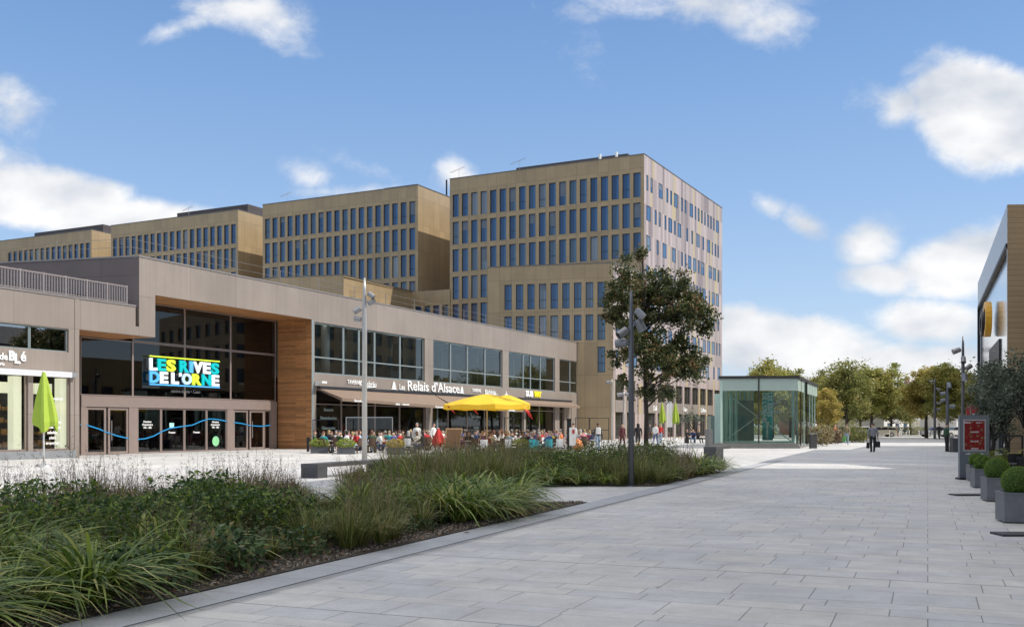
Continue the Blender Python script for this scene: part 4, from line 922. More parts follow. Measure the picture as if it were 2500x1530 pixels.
# ------------------------------------------------------------------ planting
def np_quads(name, Vt, m, rndv=None, tri=False, smooth=True):
    """Vt: (n, k, 3) faces of k corners; rndv: (n,) colour choice per face"""
    n, k = Vt.shape[0], Vt.shape[1]
    me = bpy.data.meshes.new(name); me.vertices.add(n * k); me.vertices.foreach_set('co', Vt.astype(np.float32).ravel())
    me.loops.add(n * k); me.loops.foreach_set('vertex_index', np.arange(n * k, dtype=np.int32)); me.polygons.add(n)
    me.polygons.foreach_set('loop_start', np.arange(0, n * k, k, dtype=np.int32)); me.polygons.foreach_set('loop_total', np.full(n, k, dtype=np.int32))
    me.update(calc_edges=True); me.materials.append(m)
    if rndv is not None:
        a = me.attributes.new('rnd', 'FLOAT', 'POINT'); a.data.foreach_set('value', np.repeat(rndv, k).astype(np.float32))
    return me
def blades(rng, base, L, w, lean, droop, n=5, az=None, rv=None, twist=0.4, taper=1.0):
    """curved blades: base (N,3), length, width, outward lean and droop per blade -> (N*n,4,3), (N*n,)"""
    N = len(base); az = rng.uniform(0, 2 * np.pi, N) if az is None else az
    s = np.linspace(0, 1, n + 1)[None, :]
    r = L[:, None] * (np.sin(lean)[:, None] * s + droop[:, None] * s ** 2 * .55); zz = L[:, None] * (np.cos(lean)[:, None] * s - droop[:, None] * s ** 2.4 * .75)
    cx = base[:, 0:1] + r * np.cos(az)[:, None]; cy = base[:, 1:2] + r * np.sin(az)[:, None]; cz = np.maximum(base[:, 2:3] + zz, base[:, 2:3] + .01)
    ww = w[:, None] * (np.sin(np.pi * (0.18 + 0.82 * s ** taper)) ** .7) * .5; ww[:, -1] = 0.0006
    ta = az + np.pi / 2 + rng.uniform(-twist, twist, N); dx, dy = np.cos(ta)[:, None] * ww, np.sin(ta)[:, None] * ww
    Lf = np.stack([cx - dx, cy - dy, cz], -1); Rt = np.stack([cx + dx, cy + dy, cz + ww * .3], -1)
    Q = np.stack([Lf[:, :-1], Rt[:, :-1], Rt[:, 1:], Lf[:, 1:]], 2).reshape(-1, 4, 3)
    rv = rng.uniform(0, 1, N) if rv is None else rv
    return Q, np.repeat(rv, n)
def leaves(rng, c, l, w, rv=None, up=0.3, fold=True):
    """pointed leaves of random attitude at centres c -> (N,4,3)"""
    N = len(c); d = rng.normal(size=(N, 3)); d[:, 2] = d[:, 2] * .7 + up; d /= np.linalg.norm(d, axis=1)[:, None]
    q = rng.normal(size=(N, 3)); s = np.cross(d, q); s /= np.linalg.norm(s, axis=1)[:, None]
    l = l[:, None]; w = w[:, None]
    Q = np.stack([c - d * l / 2, c + s * w / 2, c + d * l / 2, c - s * w / 2], 1)
    return Q, (rng.uniform(0, 1, N) if rv is None else rv)
G_BRIGHT = leaf_mat('leaf_bright', [(0, (.04, .075, .014)), (.4, (.11, .175, .026)), (.8, (.26, .33, .055)), (1, (.55, .48, .20))])
G_OLIVE = leaf_mat('leaf_olive', [(0, (.06, .085, .02)), (.5, (.145, .17, .042)), (.85, (.28, .28, .085)), (1, (.44, .34, .17))])
G_DARK = leaf_mat('leaf_dark', [(0, (.02, .042, .014)), (.5, (.06, .11, .035)), (.85, (.14, .21, .08)), (1, (.28, .20, .08))])
G_BROWN = leaf_mat('seedhead_brown', [(0, (.09, .06, .035)), (.5, (.20, .135, .08)), (.85, (.31, .22, .13)), (1, (.44, .35, .22))], .2)
def clump(rng, kind, x, y, k=1.0, z=0.04, dens=1.0):
    """one plant at x, y -> list of (quads, rnd, material key)"""
    out = []
    def bs(n, r):
        a = rng.uniform(0, 2 * np.pi, n); q = r * np.sqrt(rng.uniform(0, 1, n)); return np.stack([x + q * np.cos(a), y + q * np.sin(a), np.full(n, z)], 1), a
    if kind == 'arch':           # day-lily like, broad arching straps
        n = int(85 * dens); b, a = bs(n, .13 * k); L = rng.uniform(.5, 1.05, n) * k
        Q, r = blades(rng, b, L, rng.uniform(.020, .036, n) * k ** .3, rng.uniform(.08, .75, n), rng.uniform(.45, 1.15, n), 7, az=a + rng.uniform(-.5, .5, n)); out.append((Q, r * .96, 'bright'))
        n = int(14 * dens); b, a = bs(n, .12 * k); Q, r = blades(rng, b, rng.uniform(.4, .9, n) * k, rng.uniform(.010, .024, n), rng.uniform(.5, .9, n), rng.uniform(.6, 1.0, n), 5, rv=rng.uniform(.93, 1, n)); out.append((Q, r, 'bright'))
    elif kind == 'grass':        # fine upright grass with an airy top
        n = int(150 * dens); b, a = bs(n, .12 * k); L = rng.uniform(.45, .95, n) * k
        Q, r = blades(rng, b, L, rng.uniform(.008, .015, n), rng.uniform(.02, .45, n), rng.uniform(.1, .8, n), 4, az=a + rng.uniform(-.8, .8, n)); out.append((Q, r, 'olive'))
        n = int(9 * dens); b, a = bs(n, .1 * k); L = rng.uniform(.85, 1.15, n) * k; ln = rng.uniform(.02, .3, n)
        Q, r = blades(rng, b, L, np.full(n, .005), ln, rng.uniform(.02, .2, n), 3, az=a); out.append((Q, r, 'brown'))
        m = n * 7; i = rng.integers(0, n, m); t = rng.uniform(.72, 1.0, m); rr = L[i] * np.sin(ln[i]) * t
        c = np.stack([b[i, 0] + rr * np.cos(a[i]), b[i, 1] + rr * np.sin(a[i]), z + L[i] * np.cos(ln[i]) * t], 1) + rng.normal(size=(m, 3)) * .02
        Q, r = leaves(rng, c, rng.uniform(.02, .05, m), rng.uniform(.004, .008, m), up=.9); out.append((Q, r, 'brown'))
    elif kind == 'seed':         # brown seed stalks over a leafy base
        n = int(60 * dens); b, a = bs(n, .24 * k); Q, r = blades(rng, b, rng.uniform(.4, .85, n) * k, rng.uniform(.012, .024, n), rng.uniform(.05, .7, n), rng.uniform(.2, .8, n), 4); out.append((Q, r, 'olive'))
        n = int(75 * dens); b, a = bs(n, .26 * k); Q, r = blades(rng, b, rng.uniform(.45, .95, n) * k, rng.uniform(.006, .014, n), rng.uniform(.05, .6, n), rng.uniform(.1, .7, n), 4); out.append((Q, r, 'brown'))
        n = int(8 * dens) + 1; b, a = bs(n, .2 * k); L = rng.uniform(.6, 1.18, n) * k; ln = rng.uniform(.0, .42, n)
        Q, r = blades(rng, b, L, np.full(n, .006), ln, rng.uniform(0, .12, n), 3, az=a); out.append((Q, r * .6, 'brown'))
        m = n * 12; i = rng.integers(0, n, m); t = rng.uniform(.62, 1.0, m); rr = L[i] * np.sin(ln[i]) * t
        c = np.stack([b[i, 0] + rr * np.cos(a[i]), b[i, 1] + rr * np.sin(a[i]), z + L[i] * np.cos(ln[i]) * t], 1) + rng.normal(size=(m, 3)) * .014
        Q, r = leaves(rng, c, rng.uniform(.03, .09, m), rng.uniform(.004, .009, m), up=.9); out.append((Q, r * .8, 'brown'))
    elif kind == 'leafy':        # low broad-leaved perennial
        n = int(170 * dens); a = rng.uniform(0, 2 * np.pi, n); q = .34 * k * np.sqrt(rng.uniform(0, 1, n)); h = rng.uniform(.05, .42, n) * k * (1.15 - (q / (.40 * k)) ** 2 * .7)
        c = np.stack([x + q * np.cos(a), y + q * np.sin(a), z + h], 1); Q, r = leaves(rng, c, rng.uniform(.07, .14, n) * k, rng.uniform(.035, .065, n) * k, up=.15); out.append((Q, r, 'dark'))
        n = int(26 * dens); b, a = bs(n, .2 * k); Q, r = blades(rng, b, rng.uniform(.25, .45, n) * k, np.full(n, .007), rng.uniform(.1, .8, n), rng.uniform(0, .3, n), 3); out.append((Q, r * .4, 'brown'))
    elif kind == 'bushy':        # leafy stems to hip height with a few violet-brown spikes
        n = int(330 * dens); a = rng.uniform(0, 2 * np.pi, n); h = rng.uniform(.06, .78, n) * k; q = .34 * k * np.sqrt(rng.uniform(0, 1, n)) * (1.1 - .5 * (h / (.8 * k)) ** 2)
        c = np.stack([x + q * np.cos(a), y + q * np.sin(a), z + h], 1); Q, r = leaves(rng, c, rng.uniform(.05, .12, n), rng.uniform(.02, .042, n), up=.35, rv=rng.uniform(0, .92, n)); mm = rng.random(n) < .5
        out.append((Q[mm], r[mm], 'dark')); out.append((Q[~mm], r[~mm], 'bright'))
        n = int(16 * dens); b, a = bs(n, .3 * k); Q, r = blades(rng, b, rng.uniform(.5, .8, n) * k, np.full(n, .007), rng.uniform(0, .35, n), rng.uniform(0, .2, n), 3); out.append((Q, r * .5, 'brown'))
        n = int(12 * dens); b, a = bs(n, .15 * k); Q, r = blades(rng, b, rng.uniform(.5, .9, n) * k, rng.uniform(.02, .03, n), rng.uniform(.1, .6, n), rng.uniform(.4, .9, n), 6); out.append((Q, r, 'bright'))
    elif kind == 'iris':         # upright mid-green leaves with violet-brown spikes
        n = int(85 * dens); b, a = bs(n, .2 * k); Q, r = blades(rng, b, rng.uniform(.4, .92, n) * k, rng.uniform(.020, .042, n), rng.uniform(.05, .75, n), rng.uniform(.4, 1.1, n), 6); out.append((Q, r * .9, 'bright'))
        n = int(20 * dens); a = rng.uniform(0, 2 * np.pi, n); q = .26 * k * np.sqrt(rng.uniform(0, 1, n)); c = np.stack([x + q * np.cos(a), y + q * np.sin(a), z + rng.uniform(.1, .55, n) * k], 1)
        Q, r = leaves(rng, c, rng.uniform(.05, .10, n), rng.uniform(.02, .04, n)); out.append((Q, r, 'dark' if rng.random() < .6 else 'olive'))
        n = int(2 * dens) + 1; b, a = bs(n, .2 * k); Q, r = blades(rng, b, rng.uniform(.6, .9, n) * k, np.full(n, .009), rng.uniform(0, .15, n), rng.uniform(0, .1, n), 3); out.append((Q, r * .5, 'brown'))
    return out
LM = {'bright': G_BRIGHT, 'olive': G_OLIVE, 'dark': G_DARK, 'brown': G_BROWN}
def plant_object(name, parts, parent=None, origin=(0, 0, 0)):
    keys = [k for k in LM if any(p[2] == k for p in parts)]
    Q = np.concatenate([np.concatenate([p[0] for p in parts if p[2] == k]) for k in keys]); R_ = np.concatenate([np.concatenate([p[1] for p in parts if p[2] == k]) for k in keys])
    mi = np.concatenate([np.full(sum(len(p[0]) for p in parts if p[2] == k), i) for i, k in enumerate(keys)])
    Q = Q - np.array(origin)[None, None, :]
    me = np_quads(name, Q, LM[keys[0]], R_)
    for k in keys[1:]: me.materials.append(LM[k])
    me.polygons.foreach_set('material_index', mi.astype(np.int32)); return put(name, me, parent, origin)
# soil and mulch under each bed
SOIL = mat('bed_soil', (.075, .06, .045), .95, 0, .5, 14, bump=1.0)
MULCH = leaf_mat('mulch_chips', [(0, (.06, .05, .04)), (.5, (.18, .155, .125)), (.85, (.38, .34, .29)), (1, (.45, .22, .10))], .05, .8)
rng = np.random.default_rng(11)
BED1 = [(edge_x(-4), -4), (edge_x(21.6), 21.6), (edge_x(21.6) - 6.9, 21.6), (edge_x(-4) - 8.5, -4)]
BED2 = [(edge_x(27.2), 27.2), (edge_x(35.9), 35.9), (4.2, 38.8), (.3, 30.5), (.9, 27.2)]
BED3 = [(-4.4, 25.6), (-.1, 25.6), (2.2, 33.5), (.8, 38.5), (-2.2, 37.0)]
for nm, bed in (('planting_bed', BED1), ('planting_bed', BED2), ('planting_bed', BED3)):
    sheet(nm, bed[::1], .016, SOIL, kind='structure')
N = 9000; Ys = rng.uniform(6.5, 21.4, N); e = -np.abs(rng.normal(size=N)) * .5 - .02; c = np.stack([edge_x(Ys) + e, Ys, np.full(N, .03) + rng.uniform(0, .02, N)], 1)
Qa, ra = leaves(rng, c, rng.uniform(.015, .06, N), rng.uniform(.01, .035, N), up=0)
N = 900; Ys = rng.uniform(27.4, 35.5, N); c = np.stack([edge_x(Ys) - np.abs(rng.normal(size=N)) * .3, Ys, np.full(N, .03)], 1); Qb, rb = leaves(rng, c, rng.uniform(.02, .06, N), rng.uniform(.01, .035, N), up=0)
tag(put('mulch', np_quads('mulch', np.concatenate([Qa, Qb]), MULCH, np.concatenate([ra, rb]))), kind='stuff')

def inside(poly, x, y):
    c = False; n = len(poly)
    for i in range(n):
        (x1, y1), (x2, y2) = poly[i], poly[(i + 1) % n]
        if (y1 > y) != (y2 > y) and x < (x2 - x1) * (y - y1) / (y2 - y1) + x1: c = not c
    return c
KN = {'bushy': ('bushy_perennial', 'plant'), 'arch': ('daylily_clump', 'plant'), 'grass': ('ornamental_grass', 'grass plant'), 'seed': ('seedhead_perennial', 'plant'), 'leafy': ('broadleaf_perennial', 'plant'), 'iris': ('leafy_perennial', 'plant')}
prng = np.random.default_rng(23); R2 = random.Random(31)
stuff_parts = {1: [], 2: [], 3: []}; indiv = []
def scatter(bed, poly, step, kindf, y0, y1, x0, x1):
    y = y0; row = 0
    while y < y1:
        x = x0 + (row % 2) * step / 2
        while x < x1:
            px_, py_ = x + R2.uniform(-.33, .33) * step, y + R2.uniform(-.33, .33) * step
            if inside(poly, px_, py_):
                r = kindf(px_, py_)
                if r:
                    kind, k, single = r; k *= .97 + .27 * math.sin(px_ * 2.3 + py_ * 1.7) * math.cos(py_ * 1.1 - px_ * .8) + R2.uniform(-.10, .12); dist = math.hypot(px_, py_); dens = min(1.25, 1.25 * (11 / max(dist, 9)) ** .45)
                    (k := min(k, hmax(px_, py_))) if bed == 1 else None; parts = [] if k < .25 else clump(prng, kind, px_, py_, k, dens=dens)
                    if not parts: x += step; continue
                    if single: indiv.append((kind, px_, py_, k, parts))
                    else: stuff_parts[bed] += parts
            x += step
        y += step * .87; row += 1
def hmax(x, y):
    # the planting sinks towards the back where the bench and the paving beyond show over it
    X = x / max(y, .1) * F + 1250; e = edge_x(y) - x
    if y < 12.5 or e < 1.0: return 9
    if 772 < X < 852: return (1.62 - .070 * y) / .95
    if 728 < X <= 772: return (1.64 - .055 * y) / .95
    return 9
def kind1(x, y):
    e = edge_x(y) - x; X = x / max(y, .1) * F + 1250
    if X < -260 or y < 4.5: return None
    n = math.sin(x * 1.7 + y * .6) + math.sin(x * .5 - y * 1.3 + 2)
    if e < .28 + .10 * math.sin(y * 2.1): return None
    if y > 16.6:
        if X > 1285: return None
        if 722 < X < 850 and e > 2.0: return ('grass', .5, False) if R2.random() < .5 else None
        if e < 2.6: return ('arch', 1.08 + .12 * R2.random(), e < 1.25)
        return ('grass', .95, False) if e < 3.4 else (('seed' if R2.random() < .5 else 'iris'), .98, False)
    if y > 13.0:
        if 715 < X < 850 and e > 2.5: return ('iris', .48, False)
        if e < 1.6: return ('grass', .78, e < 1.0) if R2.random() < .75 else ('leafy', .6, False)
        if e < 3.6: return ('bushy' if n > 0 else 'iris', .95, False)
        return (('bushy', 'arch', 'iris')[int(R2.random() * 3)], 1.05, False) if e < 4.6 and R2.random() < .7 else ('seed', 1.05, False)
    if y < 9.3 and e < 3: return ('arch', .95 + .25 * R2.random(), y > 7 and e < 1.3)
    if e < .95: return ('leafy', .9, True) if R2.random() < .62 else ('grass', .55, False)
    if e < 1.7: return ('leafy' if n > .3 else 'iris', .95, False)
    if X < 300 and y < 11 and e < 3.6: return ('arch', 1.05, False)
    if e < 4.5: return (('bushy', 'bushy', 'iris', 'arch')[int((n + 2) * 5 + R2.random() * 1.4) % 4], 1.05, False)
    return (('seed' if R2.random() < .6 else 'arch') if X < 420 else ('iris' if R2.random() < .6 else 'seed'), 1.1 if X < 400 else .98, False)
scatter(1, BED1, .43, kind1, 4.5, 21.6, -14, 2)
def kind2(x, y):
    n = math.sin(x * 1.3 + y * .9); X = x / y * F + 1250
    if y < 28.4: return ('grass', 1.0, False) if n < .2 else ('arch', .95, False)
    if X > 1690: return ('arch', 1.15, True)
    if 1635 < X < 1690: return ('seed', 1.0, False)
    return ('grass', 1.2, False) if R2.random() < .4 else (('iris', 'bushy')[R2.random() < .5], 1.15, False)
scatter(2, BED2, .48, kind2, 27.2, 39, 0, 8)
def kind3(x, y):
    n = math.sin(x * 1.1 + y * .7)
    return ('grass', 1.3, False) if n < .1 else ('seed' if R2.random() < .25 else 'arch', 1.3, False)
scatter(3, BED3, .5, kind3, 25.6, 39, -5, 3)
for b, nm in ((1, 'ground_cover'), (2, 'ground_cover'), (3, 'ground_cover')):
    tag(plant_object(nm, stuff_parts[b]), kind='stuff')
# the clumps one can tell apart along the kerb
DESC = {'arch': ['bright green arching daylily clump', 'dense strap-leaved daylily clump', 'drooping green daylily clump'], 'grass': ['fine olive grass tuft', 'upright wispy grass tuft', 'thin-bladed grass tuft'], 'leafy': ['low dark broad-leaved plant', 'dark green leafy plant', 'spreading dark-leaved plant']}
ORD = ['first', 'second', 'third', 'fourth', 'fifth', 'sixth', 'seventh', 'eighth', 'ninth', 'tenth', 'eleventh', 'twelfth', 'thirteenth', 'fourteenth', 'fifteenth', 'sixteenth', 'seventeenth', 'eighteenth', 'nineteenth', 'twentieth']
def ordn(i): return ORD[i] if i < 20 else ('twenty-' + ORD[i - 20] if i < 29 else ['thirtieth', 'thirty-first', 'thirty-second', 'thirty-third', 'thirty-fourth', 'thirty-fifth', 'thirty-sixth', 'thirty-seventh', 'thirty-eighth', 'thirty-ninth', 'fortieth', 'forty-first', 'forty-second', 'forty-third', 'forty-fourth', 'forty-fifth', 'forty-sixth', 'forty-seventh', 'forty-eighth', 'forty-ninth', 'fiftieth'][min(i - 29, 20)])
cnt = {}
for kind, x, y, k, parts in sorted(indiv, key=lambda t: t[2]):
    bed = 'near' if y < 23 else 'far'; i = cnt.get((kind, bed), 0); cnt[(kind, bed)] = i + 1
    o = plant_object(KN[kind][0], parts, None, (x, y, 0.04))
    lb = f"{DESC[kind][i % 3]} along the near bed's kerb, {ordn(i)} of its kind going away" if bed == 'near' else f"{DESC[kind][i % 3]} at the pointed end of the farther bed, {ordn(i)} going away"
    tag(o, lb, KN[kind][1], 'clumps along the kerb of the planting beds')
# a few dry leaves on the kerb
for i, (px_, py_) in enumerate(((1139, 1301), (515, 1407), (212, 1490))):
    p = gp(px_, py_); mb = MB(); mb.face([p + Vector((-.05, 0, .012)), p + Vector((0, -.025, .03)), p + Vector((.06, 0, .014)), p + Vector((0, .03, .02))])
    mb.build('dry_leaf', mat('dry_leaf', (.30, .13, .06), .8, 0, .1), label=('small dry leaf on the kerb beside the daylilies', 'russet fallen leaf at the edge of the mulch', 'curled brown leaf under the arching straps')[i], cat='leaf')

# ------------------------------------------------------------------ trees
BARK = mat('bark', (.085, .07, .055), .9, 0, .3, 8, bump=.6)
BARKD = mat('bark_dark', (.03, .024, .02), .9, 0, .3, 8, bump=.5)
T_MAPLE = leaf_mat('tree_dark_leaves', [(0, (.03, .045, .016)), (.4, (.065, .09, .028)), (.75, (.12, .115, .042)), (1, (.23, .12, .06))], .35)
T_PLANE = leaf_mat('plane_leaves', [(0, (.18, .21, .05)), (.45, (.33, .34, .085)), (.8, (.48, .42, .13)), (1, (.56, .42, .16))], .45)
T_PLANEY = leaf_mat('plane_leaves_yellow', [(0, (.25, .23, .06)), (.45, (.46, .38, .10)), (.8, (.58, .46, .14)), (1, (.6, .4, .17))], .45)
T_PLANEG = leaf_mat('plane_leaves_green', [(0, (.14, .17, .05)), (.45, (.27, .28, .085)), (.8, (.40, .38, .13)), (1, (.50, .42, .17))], .45)
T_OLIVE = leaf_mat('olive_leaves', [(0, (.05, .065, .04)), (.45, (.10, .125, .08)), (.85, (.18, .21, .14)), (1, (.26, .28, .2))], .15)
T_BOX = leaf_mat('box_leaves', [(0, (.06, .12, .016)), (.5, (.15, .25, .03)), (1, (.26, .38, .06))], .25)
def tree_parts(rng, lobes, trunk, leaf, nclump, nleaf, lsize, spread=.45, tr=.16, branches=26, low=None):
    """lobes: (x, y, z, rx, ry, rz); clumps are spread through the lobes' volume, limbs run out to them"""
    vol = np.array([l[3] * l[4] * l[5] for l in lobes]); cs = []
    for l, v in zip(lobes, vol / vol.sum()):
        m = max(2, int(nclump * v)); d = rng.normal(size=(m, 3)); d /= np.linalg.norm(d, axis=1)[:, None]; r = rng.uniform(.25, 1, m)[:, None] ** .6
        cs.append(np.array(l[:3]) + d * r * np.array(l[3:6]))
    C = np.concatenate(cs); sz = rng.uniform(.6, 1.25, len(C))
    i = rng.integers(0, len(C), nleaf); off = rng.normal(size=(nleaf, 3)) * spread * sz[i][:, None] * np.array([1, 1, .75])
    P = C[i] + off; tone = rng.uniform(-.22, .22, len(C))[i]
    Q, r = leaves(rng, P, rng.uniform(.7, 1.3, nleaf) * lsize, rng.uniform(.5, .9, nleaf) * lsize, rv=np.clip(rng.uniform(.05, .85, nleaf) + tone, 0, 1), up=0)
    crown = np_quads('crown', Q, leaf, r)
    mb = MB(); top = Vector(trunk[-1]); pts = [Vector(p) for p in trunk]
    n = len(pts); mb.tube(pts, [tr * (1 - .72 * k / (n - 1)) for k in range(n)], 9, 0)
    z0 = low if low is not None else pts[n // 3].z
    for j in rng.choice(len(C), min(branches, len(C)), replace=False):
        c = Vector(C[j]); t = min(.97, max(0.0, (c.z - 1.2 - z0) / max(.1, top.z - z0))) * rng.uniform(.55, 1); zz = z0 + t * (top.z - z0)
        s = top
        for a, b in zip(pts, pts[1:]):
            if a.z <= zz <= b.z: s = a.lerp(b, (zz - a.z) / max(1e-6, b.z - a.z))
        mid = s.lerp(c, .5) + Vector((rng.uniform(-.25, .25), rng.uniform(-.25, .25), rng.uniform(-.1, .35)))
        mb.tube([s, mid, c], [tr * .32, tr * .18, tr * .06], 5, 0)
    return mb, crown
def add_tree(name, loc, parts, bark, **tg):
    mb, crown = parts; r = empty(name, loc, 0, **tg); t = mb.mesh('trunk', bark, True); o = bpy.data.objects.new('trunk', t); COL.objects.link(o); o.parent = r
    c = bpy.data.objects.new('crown', crown); COL.objects.link(c); c.parent = r; return r
# the street tree: its outline measured at its own distance
YT = 58.0; s = YT / F; bx = (1577 - 1250) * s
LB = [(1566, 625, 16, 36), (1600, 700, 58, 42), (1520, 690, 40, 45), (1655, 740, 66, 66), (1555, 775, 80, 75), (1690, 800, 40, 62), (1665, 880, 52, 56), (1498, 785, 22, 22), (1600, 880, 62, 62), (1518, 925, 22, 36), (1640, 960, 38, 16), (1535, 840, 44, 44), (1585, 965, 34, 22), (1515, 890, 30, 30), (1690, 900, 34, 50), (1500, 745, 28, 30)]
lobes = [((px - 1577) * s, 0 if i % 3 == 0 else (1.1 if i % 3 == 1 else -1.1), zh(py - 10, YT), rx * s * .97, min(rx * s * 1.3, 2.0), ry * s * .97) for i, (px, py, rx, ry) in enumerate(LB)]
rt = np.random.default_rng(8)
pt = tree_parts(rt, lobes, [(0, 0, 0), (.03, 0, 2.2), (-.05, 0, 4.2), (-.1, .05, 6.6), (-.15, 0, 9.2), (-.2, 0, 11.4)], T_MAPLE, 235, 29000, .175, .225, .15, 44, low=2.6)
add_tree('street_tree', (bx, YT, 0), pt, BARKD, label='dark leafed street tree standing by the bench behind the dark lamp post', cat='tree')
# plane trees along the far street
def plane_set(seed, leaf, H=10, Wd=4.2):
    r = np.random.default_rng(seed); lb = []
    for k in range(9):
        a = r.uniform(0, 6.28); q = r.uniform(0, .75) * Wd; zz = r.uniform(.36, .86) * H; sc_ = 1.1 - .55 * (zz / H - .4)
        lb.append((q * math.cos(a) * sc_, q * math.sin(a) * sc_, zz, r.uniform(1.4, 2.4), r.uniform(1.4, 2.4), r.uniform(1.2, 2.1)))
    lb.append((0, 0, H * .84, 1.7, 1.7, H * .12)); lb.append((0, 0, H * .5, Wd * .75, Wd * .75, H * .22))
    return tree_parts(r, lb, [(0, 0, 0), (.05, 0, 1.5), (0, .1, H * .35), (.1, 0, H * .6), (0, 0, H * .85)], leaf, 130, 15000, .28, .42, .24, 26, low=H * .2)
PSETS = [plane_set(s_, m_) for s_, m_ in ((1, T_PLANE), (2, T_PLANEG), (3, T_PLANEY), (4, T_PLANE), (5, T_PLANEG))]
pm = [(p[0].mesh('trunk', BARK, True), p[1]) for p in PSETS]
far = [(1885, 862, 128, 1.0, 0, 'plane tree rising behind the glass kiosk roof'), (1930, 900, 134, .8, 3, 'smaller plane tree behind the kiosk roof corner'), (1832, 905, 150, .8, 1, 'thin topped tree just showing over the kiosk roof beside the tall block'),
       (2022, 930, 112, .62, 2, 'yellowish young tree just beyond the glass kiosk'), (2068, 868, 126, 1.02, 1, 'full green plane tree above the parked cars'), (2128, 884, 132, 1.0, 3, 'plane tree between the full green one and the white house'), (2175, 905, 150, .9, 4, 'dark plane tree just before the white house gap'),
       (2005, 905, 150, .9, 0, 'plane tree behind the yellowish young tree'), (2262, 872, 128, 1.0, 2, 'golden plane tree on the far side of the white house gap'), (2312, 880, 124, 1.0, 3, 'plane tree behind the tall spot-lamp post'), (2222, 925, 165, .85, 2, 'low golden tree right over the white house'),
       (2362, 905, 128, .9, 1, 'plane tree half hidden behind the mirrored building edge'), (2100, 910, 170, 1.0, 4, 'pale plane tree filling the back row behind the cars'), (2385, 915, 120, .8, 0, 'plane tree whose edge shows beside the menu board'), (2040, 900, 168, 1.0, 1, 'back row plane tree above the man in the green bag'), (1965, 920, 170, .9, 4, 'back row tree behind the kiosk side')]
for i, (px, ytop, Y, sc_, k, lb) in enumerate(far):
    h = zh(ytop, Y); zs = h / 10.6
    r = empty('plane_tree', ((px - 1250) / F * Y, Y, 0), i * 1.9, lb, 'tree', 'plane trees along the far street'); r.scale = (zs * (1.08 if sc_ > .7 else .8), zs * (1.08 if sc_ > .7 else .8), zs)
    for nm, me in (('trunk', pm[k][0]), ('crown', pm[k][1])):
        o = bpy.data.objects.new(nm, me); COL.objects.link(o); o.parent = r
# far wood and hedge
rw = np.random.default_rng(77); n = 26000; X = rw.uniform(20, 115, n); Yw = rw.uniform(182, 196, n); hz_ = 6.2 + 1.6 * np.sin(X * .35) + 1.1 * np.sin(X * .9 + 2)
c = np.stack([X, Yw, rw.uniform(0.2, 1, n) ** .7 * hz_], 1); Q, r = leaves(rw, c, rw.uniform(.35, .7, n), rw.uniform(.3, .5, n), up=0)
tag(put('far_wood', np_quads('far_wood', Q, T_PLANEG, r)), kind='stuff')
n = 9000; X = rw.uniform(30, 68, n); X = X[(X < 43) | (X > 48)]; n = len(X); c = np.stack([X, rw.uniform(164, 165.2, n), rw.uniform(.05, 1.35, n)], 1); Q, r = leaves(rw, c, rw.uniform(.12, .25, n), rw.uniform(.1, .2, n), up=0)
tag(put('street_hedge', np_quads('hedge', Q, T_PLANEG, r)), 'clipped green hedge along the far side of the street', 'hedge')
# shrubs at the foot of the kiosk side and by the street
def bush(name, p, rx, h, leaf, n, lb, cat='shrub', seed=1, ls=.12, grp=None):
    r = np.random.default_rng(seed); d = r.normal(size=(n, 3)); d /= np.linalg.norm(d, axis=1)[:, None]; q = r.uniform(.3, 1, n)[:, None] ** .5
    lump = 1 + .18 * np.sin(d[:, 0:1] * 7 + seed) * np.cos(d[:, 1:2] * 6)
    c = d * q * lump * np.array([rx, rx * .8, h / 2]) + np.array([0, 0, h / 2]); Q, rr = leaves(r, c, r.uniform(.7, 1.3, n) * ls, r.uniform(.4, .8, n) * ls, up=.2)
    o = put(name, np_quads(name, Q, leaf, rr), None, p); return tag(o, lb, cat, grp)
tan = leaf_mat('dry_grass', [(0, (.18, .15, .07)), (.5, (.33, .28, .14)), (1, (.46, .40, .24))], .3)
for k, (px, py, w, h, m_, lb) in enumerate(((2006, 1088, 1.0, 1.7, tan, 'straw coloured ornamental grass at the far foot of the kiosk'), (2030, 1083, 1.1, 1.4, G_BROWN, 'brown shrub between the straw grass and the seated man in orange'), (2092, 1080, 1.5, 1.5, G_OLIVE, 'olive shrub behind the person carrying a green bag'), (2092, 1076, 1.1, 1.0, G_BROWN, 'brownish shrub in the shade beside the parked cars'), (2055, 1079, 1.5, 1.5, G_OLIVE, 'low olive shrub next to the parked car'), (2052, 1065, 3.0, 2.4, T_PLANEG, 'wide green bush below the plane trees'))):
    bush('shrub', gp(px, py), w, h, m_, 1600, lb, seed=k + 3, ls=.16)
